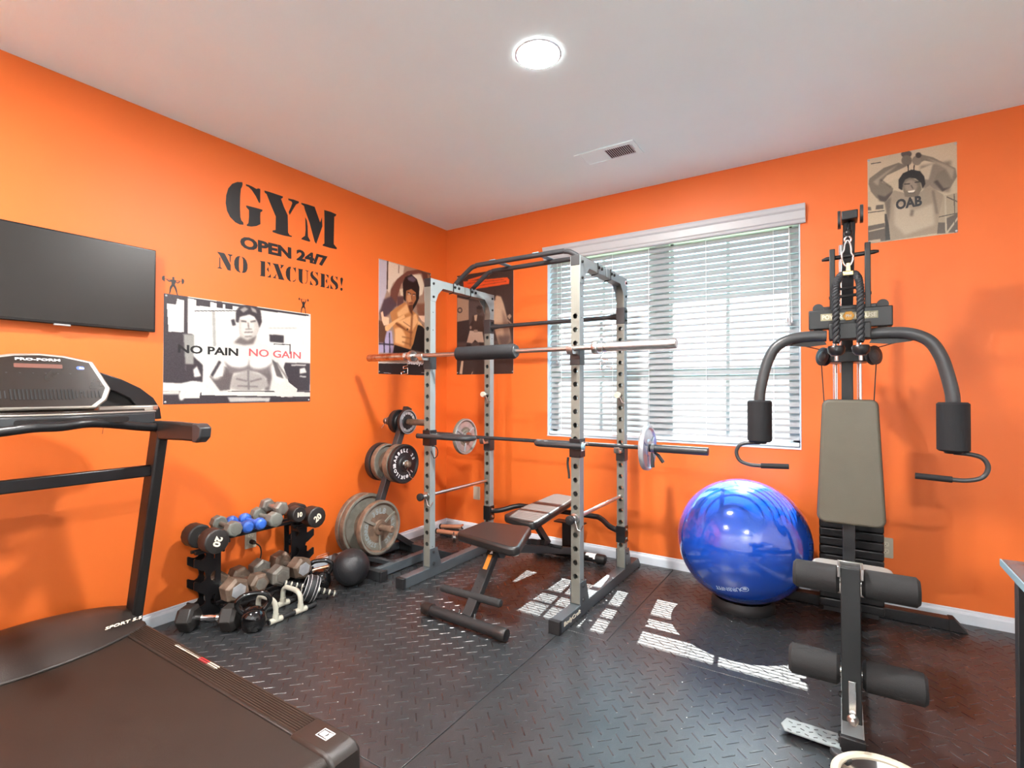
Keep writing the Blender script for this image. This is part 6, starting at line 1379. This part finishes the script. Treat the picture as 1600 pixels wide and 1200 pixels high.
obj('ball', MB().sphere((3.112, -0.750, 2.004), 0.018, 20, 12), 'black', t)
obj('cable', MB().tube([(3.112, -0.750, 2.01), (3.116, -0.700, 2.06)], 0.003, 8), 'blackm', t)

# ------------------------------------------------------------ dumbbell rack
def dumbbell_rack():
    t = thing('dumbbell_rack', 'black dumbbell rack with hooked side posts against the orange wall', 'dumbbell rack', (0.2, -1.94, 0))
    def post(y0, s):
        w, hk = (0.085, 0.056) if s < 0 else (0.102, 0.061)
        P = [(0, 0.0), (0, 0.45), (w, 0.45)]
        for zc in (0.330, 0.208, 0.082):
            P += [(w + 0.002, zc + 0.058), (w - 0.004, zc + 0.040), (w - 0.006, zc + 0.020), (w + 0.002, zc + 0.004), (w + 0.018, zc - 0.002), (w + 0.034, zc + 0.004), (w + hk - 0.006, zc + 0.014), (w + hk, zc + 0.010), (w + hk, zc - 0.030 if zc > 0.1 else zc - 0.010), (w + 0.016, zc - 0.060 if zc > 0.1 else zc - 0.040)]
        P += [(w, 0.0)]
        Hs = []
        for zc in (0.350, 0.225, 0.095):
            Hs.append([(0.030 + 0.0 * a, zc - 0.030) if a < 0 else (0.030 + 0.026 * math.sin(a), zc + 0.030 * math.cos(a)) for a in [PI * k / 8 for k in range(9)]])
        f = lambda Q: [(y0 + s * a, z) for a, z in Q]
        return f(P), [f(q) for q in Hs]
    for y0, s in ((-2.125, -1), (-1.688, 1)):
        for x in (0.075, 0.148):
            P, Hs = post(y0, s)
            obj('side_post', holed(P, Hs, (x, 0, 0), (0, 1, 0), (0, 0, 1), (0.008, 0, 0)), 'black', t, smooth=False)
        for z in (0.03, 0.27, 0.155):
            obj('post_spacer', MB().box(0.083, 0.148, min(y0 + s * 0.03, y0 + s * 0.05), max(y0 + s * 0.03, y0 + s * 0.05), z, z + 0.02), 'black', t, smooth=False)
        obj('post_foot', MB().box(0.050, 0.165, min(y0, y0 + s * 0.11), max(y0, y0 + s * 0.11), 0.0, 0.012), 'blackm', t, smooth=False)
    for x in (0.180, 0.252):
        obj('top_rail', MB().box(x, x + 0.018, -2.17, -1.70, 0.442, 0.460), 'black', t, bevel=0.002)
        obj('lower_rail', MB().box(x, x + 0.018, -2.17, -1.66, 0.074, 0.092), 'black', t, bevel=0.002)
    for y in (-2.145, -1.670):
        for z in (0.424, 0.056):
            obj('cross_arm', MB().box(0.075, 0.275, y - 0.008, y + 0.008, z, z + 0.018), 'black', t, bevel=0.002)
    for ya, yb in ((-2.290, -2.135), (-1.690, -1.590)):
        for x in (0.160, 0.205):
            obj('end_cradle', MB().box(x, x + 0.016, ya, yb, 0.382, 0.397), 'black', t, bevel=0.002)
    for y in (-2.145, -1.680):
        obj('cradle_arm', MB().box(0.148, 0.225, y - 0.006, y + 0.006, 0.366, 0.382), 'black', t, bevel=0.002)
dumbbell_rack()

def dumbbell(label, kind, y, z, r, hl, x0, x1, y1=None, group='dumbbells on the top of the rack', num=None, headm=None, facem=None, numrot=0.0, hr=0.012, phase=0.0, hm='steel'):
    """dumbbell whose axis runs from the wall side (x0) to the room side (x1)"""
    y1 = y if y1 is None else y1
    t = thing('dumbbell', label, 'dumbbell', ((x0 + x1) / 2, (y + y1) / 2, z), group)
    A, B = Vector((x0, y1, z)), Vector((x1, y, z)); ax = (B - A).normalized()
    L = (B - A).length
    obj('handle', MB().tube([A + ax * hl * 0.8, A + ax * L * 0.4, A + ax * L * 0.5, A + ax * L * 0.6, B - ax * hl * 0.8], [hr, hr * 1.1, hr * 1.2, hr * 1.1, hr], 14), hm, t)
    n = {'hex': 6, 'round': 14, 'neo': 8, 'ball': 24}[kind]
    for P, s in ((A, 1), (B, -1)):
        if kind == 'ball': prof = [(0.0001, 0), (r * 0.55, r * 0.08), (r * 0.88, r * 0.35), (r, r * 0.8), (r * 0.92, hl * 0.8), (r * 0.5, hl), (0.0001, hl)]
        elif kind == 'hex': prof = [(r * 0.74, 0), (r * 0.78, 0.0005), (r, r * 0.24), (r, hl * 0.86), (r * 0.74, hl)]
        elif kind == 'neo': prof = [(r * 0.80, 0), (r * 0.86, 0.001), (r, r * 0.16), (r, hl * 0.9), (r * 0.8, hl)]
        else: prof = [(r * 0.90, 0), (r * 0.93, 0.001), (r, r * 0.1), (r, hl * 0.92), (r * 0.9, hl)]
        h = obj('head', MB().lathe(prof, P, ax * s, n=n, phase=phase), headm, t, bevel=(0.003 if kind in ('hex', 'round') else 0), seg=2, angle=30)
        if s == -1:
            f = P + ax * 0.0004
            u = Vector((0, 1, 0)); v = Vector((0, 0, 1))
            if facem: obj('end_face', MB().lathe([(0.0001, 0.0), (r * 0.60, 0.0), (r * 0.58, 0.002), (r * 0.45, 0.0025), (0.0001, 0.0025)], f, ax, n=n, phase=phase), facem, h)
            if num:
                c, s2 = math.cos(numrot), math.sin(numrot)
                obj('weight_number', text_mb(num, r * 0.62, f + ax * 0.0004, u * c + v * s2, v * c - u * s2, 0.0008, 0.04), 'numw', h, smooth=False)
    return t
dumbbell('black rubber dumbbell marked 20 at the left end of the dumbbell rack', 'round', -2.242, 0.463, 0.064, 0.085, 0.085, 0.345, num='20', headm='rubberhead', numrot=-2.0)
dumbbell('grey octagonal dumbbell between the left black 20 and the blue dumbbells', 'neo', -2.146, 0.504, 0.041, 0.060, 0.09, 0.34, y1=-2.118, headm='neogrey', facem='neogrey', hm='neogrey')
dumbbell('left one of the two blue dumbbells on the rack', 'ball', -2.066, 0.4955, 0.0345, 0.058, 0.095, 0.335, y1=-2.048, headm='neoblue', hm='neoblue')
dumbbell('right one of the two blue dumbbells on the rack', 'ball', -1.992, 0.4955, 0.0345, 0.058, 0.095, 0.335, y1=-1.970, headm='neoblue', hm='neoblue')
dumbbell('grey octagonal dumbbell right of the blue dumbbells', 'neo', -1.908, 0.504, 0.043, 0.060, 0.09, 0.34, y1=-1.885, headm='neogrey', facem='neogrey', hm='neogrey')
dumbbell('small grey hex dumbbell lying on top of the others on the rack', 'hex', -1.858, 0.557, 0.042, 0.055, 0.12, 0.325, y1=-1.848, headm='hexg', phase=0.2)
dumbbell('black rubber dumbbell marked 10 on the rack', 'round', -1.765, 0.508, 0.047, 0.065, 0.09, 0.35, num='10', headm='rubberhead', y1=-1.775)
dumbbell('black rubber dumbbell marked 20 at the right end of the dumbbell rack', 'round', -1.638, 0.463, 0.064, 0.085, 0.085, 0.345, num='20', headm='rubberhead', numrot=0.55)
gr = 'iron hex dumbbells on the low tier'
dumbbell('brown and white worn hex dumbbell at the left of the low tier of the rack', 'hex', -2.122, 0.165, 0.070, 0.095, 0.04, 0.335, group=gr, headm='hexr', facem='silverpl', phase=0.35)
dumbbell('hex dumbbell with scratched silver face, second from the left on the low tier', 'hex', -1.992, 0.162, 0.058, 0.085, 0.05, 0.330, group=gr, headm='hexr', facem='hexg', phase=0.1)
dumbbell('plain grey hex dumbbell, third from the left on the low tier', 'hex', -1.862, 0.164, 0.063, 0.085, 0.05, 0.330, group=gr, headm='hexg', facem='hexg', phase=0.5)
dumbbell('brown hex dumbbell with pale face at the right of the low tier', 'hex', -1.722, 0.168, 0.068, 0.095, 0.045, 0.335, group=gr, headm='hexr', facem='silverpl', phase=0.3)
# big hex dumbbell on the floor
t = thing('dumbbell', 'large black hex dumbbell with chrome handle on the floor in front of the rack', 'dumbbell', (0.29, -2.25, 0.06))
A, B = Vector((0.168, -2.338, 0.0620)), Vector((0.416, -2.166, 0.0620)); ax = (B - A).normalized()
for P, s in ((A, 1), (B, -1)):
    obj('head', MB().lathe([(0.052, 0), (0.055, 0.001), (0.070, 0.018), (0.070, 0.072), (0.052, 0.084)], P, ax * s, n=6, phase=0.0), 'rubberhead', t, bevel=0.004, seg=2, angle=30)
L = (B - A).length
obj('handle', MB().tube([A + ax * 0.08, A + ax * 0.10, A + ax * 0.112, A + ax * 0.124, A + ax * (L / 2), A + ax * (L - 0.124), A + ax * (L - 0.112), A + ax * (L - 0.10), A + ax * (L - 0.08)], [0.014, 0.014, 0.018, 0.014, 0.017, 0.014, 0.018, 0.014, 0.014], 16), 'chrome', t)
# kettlebells
def kettlebell(label, c, r, turn, tall, wide):
    t = thing('kettlebell', label, 'kettlebell', (c[0], c[1], 0))
    obj('body', MB().lathe([(0.0001, 0), (r * 0.62, 0.0), (r * 0.70, r * 0.03), (r * 0.93, r * 0.42), (r, r * 0.85), (r * 0.93, r * 1.28), (r * 0.70, r * 1.62), (r * 0.40, r * 1.80), (0.0001, r * 1.84)], (c[0], c[1], 0), n=36), 'kettle', t)
    u = Vector((math.cos(turn), math.sin(turn), 0)); w = Vector((0, 0, 1)); o = Vector((c[0], c[1], 0))
    ctl = [(-0.55, 1.40), (-0.80, 1.75), (-0.95, 2.15), (-0.85, 2.55), (-0.50, 2.82), (0, 2.88), (0.50, 2.82), (0.85, 2.55), (0.95, 2.15), (0.80, 1.75), (0.55, 1.40)]
    obj('handle', MB().tube(smoothpath([o + u * a * r * wide + w * b * r * tall for a, b in ctl], 4), r * 0.21, 14), 'kettle', t)
kettlebell('shiny black kettlebell on the floor in front of the worn hex dumbbells', (0.484, -2.128), 0.065, 1.05, 1.0, 1.25)
kettlebell('black kettlebell behind the ab wheel, next to the medicine ball', (0.322, -1.600), 0.067, 0.95, 0.95, 1.1)

# push-up stand of ivory pipe
t = thing('push_up_stand', 'push up stand of ivory and black pipe with two arched handles on the floor', 'push up stand', (0.42, -1.95, 0))
for x in (0.515, 0.350):
    obj('base_pipe', MB().tube([(x, -2.064, 0.016), (x, -1.775, 0.016)], 0.0125, 14), 'blackm', t)
    for y in (-2.022, -1.872):
        obj('tee_fitting', MB().tube([(x, y - 0.036, 0.016), (x, y + 0.036, 0.016)], 0.0158, 16).tube([(x, y, 0.016), (x, y, 0.050)], 0.0165, 16), 'pvc', t)
for y in (-2.022, -1.872):
    pts = [(0.515, y, 0.05), (0.515, y, 0.075), (0.508, y, 0.098), (0.490, y, 0.113), (0.465, y, 0.118), (0.400, y, 0.118), (0.375, y, 0.113), (0.357, y, 0.098), (0.350, y, 0.075), (0.350, y, 0.05)]
    obj('arched_handle', MB().tube(smoothpath(pts, 4), 0.0135, 14), 'pvc', t)
# ab wheel
t = thing('ab_wheel', 'ab roller wheel with white rims and ribbed handles on the floor', 'ab wheel', (0.44, -1.735, 0.08))
wa = Vector((0.128, 0.196, -0.088)).normalized(); wc = Vector((0.425, -1.744, 0.0775))
wh = obj('tyre', MB().lathe([(0.060, -0.034), (0.070, -0.033), (0.0755, -0.024), (0.0765, 0.0), (0.0755, 0.024), (0.070, 0.033), (0.060, 0.034)], wc, wa, n=44, close=True), 'abwheel', t)
for s in (-1, 1):
    obj('rim_band', MB().lathe([(0.062, s * 0.0335), (0.069, s * 0.0335), (0.069, s * 0.036), (0.062, s * 0.036)], wc, wa, n=44, close=True), 'whitep', wh)
    obj('tread_line', MB().lathe([(0.0764, s * 0.0155), (0.0771, s * 0.0155), (0.0771, s * 0.0175), (0.0764, s * 0.0175)], wc, wa, n=44, close=True), 'whitep', wh)
obj('hub', MB().lathe([(0.014, -0.03), (0.020, -0.028), (0.020, 0.028), (0.014, 0.03)], wc, wa, n=20), 'blackm', t)
mb = MB()
a = wa.cross(Vector((0, 0, 1))).normalized(); c = wa.cross(a)
for k in range(6):
    q = a * math.cos(PI / 3 * k) + c * math.sin(PI / 3 * k)
    mb.beam(wc + q * 0.015, wc + q * 0.062, 0.010, 0.012, wa)
obj('spoke', mb, 'hexr', t, smooth=False)
for s in (-1, 1):
    obj('axle', MB().tube([wc + wa * s * 0.02, wc + wa * s * 0.155], 0.011, 12), 'blackm', t)
    for k in range(7):
        obj('grip_ring', MB().lathe([(0.010, 0), (0.0165, 0.001), (0.0165, 0.009), (0.010, 0.010)], wc + wa * s * (0.045 + 0.0155 * k), wa * s, n=16), 'blackm' if k % 2 else 'pvc', t)
# medicine ball
t = thing('medicine_ball', 'black rubber medicine ball on the floor by the plate tree', 'medicine ball', (0.42, -1.44, 0.1155))
obj('ball', MB().sphere((0.42, -1.44, 0.1155), 0.1155, 40, 24), 'medball', t, angle=180)
for ax in ((0.9, 0.1, 0.42), (0.1, 0.95, -0.3)):
    obj('seam', MB().lathe([(0.1145, -0.0012), (0.1160, -0.0008), (0.1160, 0.0008), (0.1145, 0.0012)], (0.42, -1.44, 0.1155), ax, n=60, close=True), 'blackm', t)
# chrome dumbbell bar with black plate beside the medicine ball
t = thing('dumbbell_bar', 'short bronze coloured bar with a black plate, behind the kettlebell beside the medicine ball', 'dumbbell bar', (0.15, -1.45, 0.08))
ax = Vector((0.35, 0.93, 0.06)).normalized(); c0 = Vector((0.205, -1.385, 0.0755))
obj('disc', MB().lathe([(0.014, -0.012), (0.070, -0.012), (0.075, -0.006), (0.075, 0.006), (0.070, 0.012), (0.014, 0.012)], c0, ax, n=32), 'blackiron', t)
obj('shaft', MB().lathe([(0.0135, -0.16), (0.0135, -0.055), (0.024, -0.052), (0.026, -0.012), (0.012, 0.02), (0.012, 0.06)], c0, ax, n=20), 'rust', t)
obj('wire_clip', MB().tube([c0 - ax * 0.05 + Vector((0, 0, 0.02)), c0 - ax * 0.05 + Vector((0, 0, 0.095)), c0 - ax * 0.13 + Vector((0, 0, 0.085)), c0 - ax * 0.14 + Vector((0, 0, 0.075)), c0 - ax * 0.06 + Vector((0, 0, 0.078))], 0.002, 8), 'chrome', t)
# copper coloured grips in the room corner
for lab, p, q, m in (('copper coloured foam hand grip in the room corner, nearest the wall', (0.075, -0.155, 0.040), (0.262, -0.098, 0.052), 'copper'), ('copper coloured foam hand grip in front of the other one in the room corner', (0.13, -0.27, 0.034), (0.34, -0.235, 0.034), 'copper')):
    p, q = Vector(p), Vector(q); ax = (q - p).normalized()
    t = thing('hand_grip', lab, 'hand grip', tuple((p + q) / 2))
    obj('foam_sleeve', MB().tube([p, q], 0.019, 16), m, t)
    for e, s in ((p, -1), (q, 1)):
        obj('end_cap', MB().lathe([(0.010, 0), (0.023, 0.001), (0.023, 0.012), (0.012, 0.018)], e, ax * s, n=16), 'chrome' if s > 0 else 'blackm', t)
    obj('base_foot', MB().box((p.x + q.x) / 2 - 0.07, (p.x + q.x) / 2 + 0.07, (p.y + q.y) / 2 - 0.02, (p.y + q.y) / 2 + 0.02, 0.0, (p.z + q.z) / 2 - 0.017), 'blackm', t, bevel=0.003)
t = thing('weight_collar', 'pale grey steel collar on the floor in the room corner by the copper grips', 'collar', (0.36, -0.33, 0.02))
obj('ring', MB().lathe([(0.016, -0.012), (0.026, -0.012), (0.026, 0.012), (0.016, 0.012)], (0.36, -0.33, 0.026), (0.6, 0.8, 0), n=20, close=True), 'steel', t)
obj('thumb_screw', MB().tube([(0.36, -0.33, 0.05), (0.36, -0.33, 0.075)], 0.005, 10), 'chrome', t)
# dark T-shaped stand behind the bench
t = thing('step_stand', 'small black T shaped stand against the window wall behind the bench', 'stand', (1.30, -0.09, 0))
obj('column', MB().box(1.262, 1.348, -0.125, -0.060, 0.012, 0.232), 'blackm', t, bevel=0.003)
obj('top_plate', MB().box(1.195, 1.435, -0.135, -0.050, 0.232, 0.242), 'black', t, bevel=0.002)
obj('base_plate', MB().box(1.235, 1.375, -0.150, -0.035, 0.0, 0.012), 'black', t, bevel=0.002)

# ------------------------------------------------------------ desk at the right edge
t = thing('desk', 'dark desk with pale blue top edge at the right edge of the photo', 'desk', (3.9, -2.1, 0))
obj('desk_top', MB().box(3.48, 4.35, -2.65, -1.575, 0.728, 0.750), 'desk', t, bevel=0.003)
obj('edge_band', MB().box(3.476, 3.4798, -2.65, -1.573, 0.729, 0.749), 'skyblue', t, smooth=False)
for x in (3.502, 4.28):
    for y in (-1.635, -2.62):
        obj('leg', MB().box(x, x + 0.048, y, y + 0.035, 0.0, 0.728), 'darkgrey', t, bevel=0.002)
obj('side_panel', MB().box(3.515, 3.53, -2.585, -1.637, 0.10, 0.70), 'blackm', t, smooth=False)
t = thing('tabletop_speaker', 'ivory plastic case with a dark oval opening on the corner of the desk', 'speaker', (3.62, -1.72, 0.75))
obj('case', MB().prism([(x + 3.625, y - 1.73) for x, y in rrect(0.22, 0.21, 0.04, 6)], (0, 0, 0.750), (1, 0, 0), (0, 1, 0), (0, 0, 0.030)), 'ivory', t, bevel=0.008, seg=3)
obj('opening', MB().prism([(x + 3.645, y - 1.715) for x, y in rrect(0.13, 0.075, 0.03, 6)], (0, 0, 0.7795), (1, 0, 0), (0, 1, 0), (0, 0, 0.0015)), 'dark', t, smooth=False)

# round metal bowl-like fitting on the floor at the foot of the home gym
t = thing('round_pan', 'round steel pan with ivory rim and grey handle on the floor before the home gym', 'pan', (3.19, -1.722, 0))
obj('wall', MB().lathe([(0.118, 0.004), (0.138, 0.004), (0.146, 0.045), (0.140, 0.046), (0.122, 0.012)], (3.19, -1.722, 0), n=56, close=True), 'chrome', t)
obj('rim', MB().lathe([(0.121, 0.045), (0.146, 0.045), (0.147, 0.052), (0.141, 0.058), (0.126, 0.058), (0.120, 0.052)], (3.19, -1.722, 0), n=56, close=True), 'ivory', t)
obj('bottom', MB().lathe([(0.0001, 0.001), (0.125, 0.001), (0.125, 0.008), (0.0001, 0.008)], (3.19, -1.722, 0), n=40), 'hexr', t)
obj('handle', MB().prism([(3.038, -1.612), (3.050, -1.600), (3.066, -1.604), (3.105, -1.640), (3.090, -1.662), (3.050, -1.634)], (0, 0, 0.030), (1, 0, 0), (0, 1, 0), (0, 0, 0.020)), 'armgrey', t, bevel=0.006, seg=3)
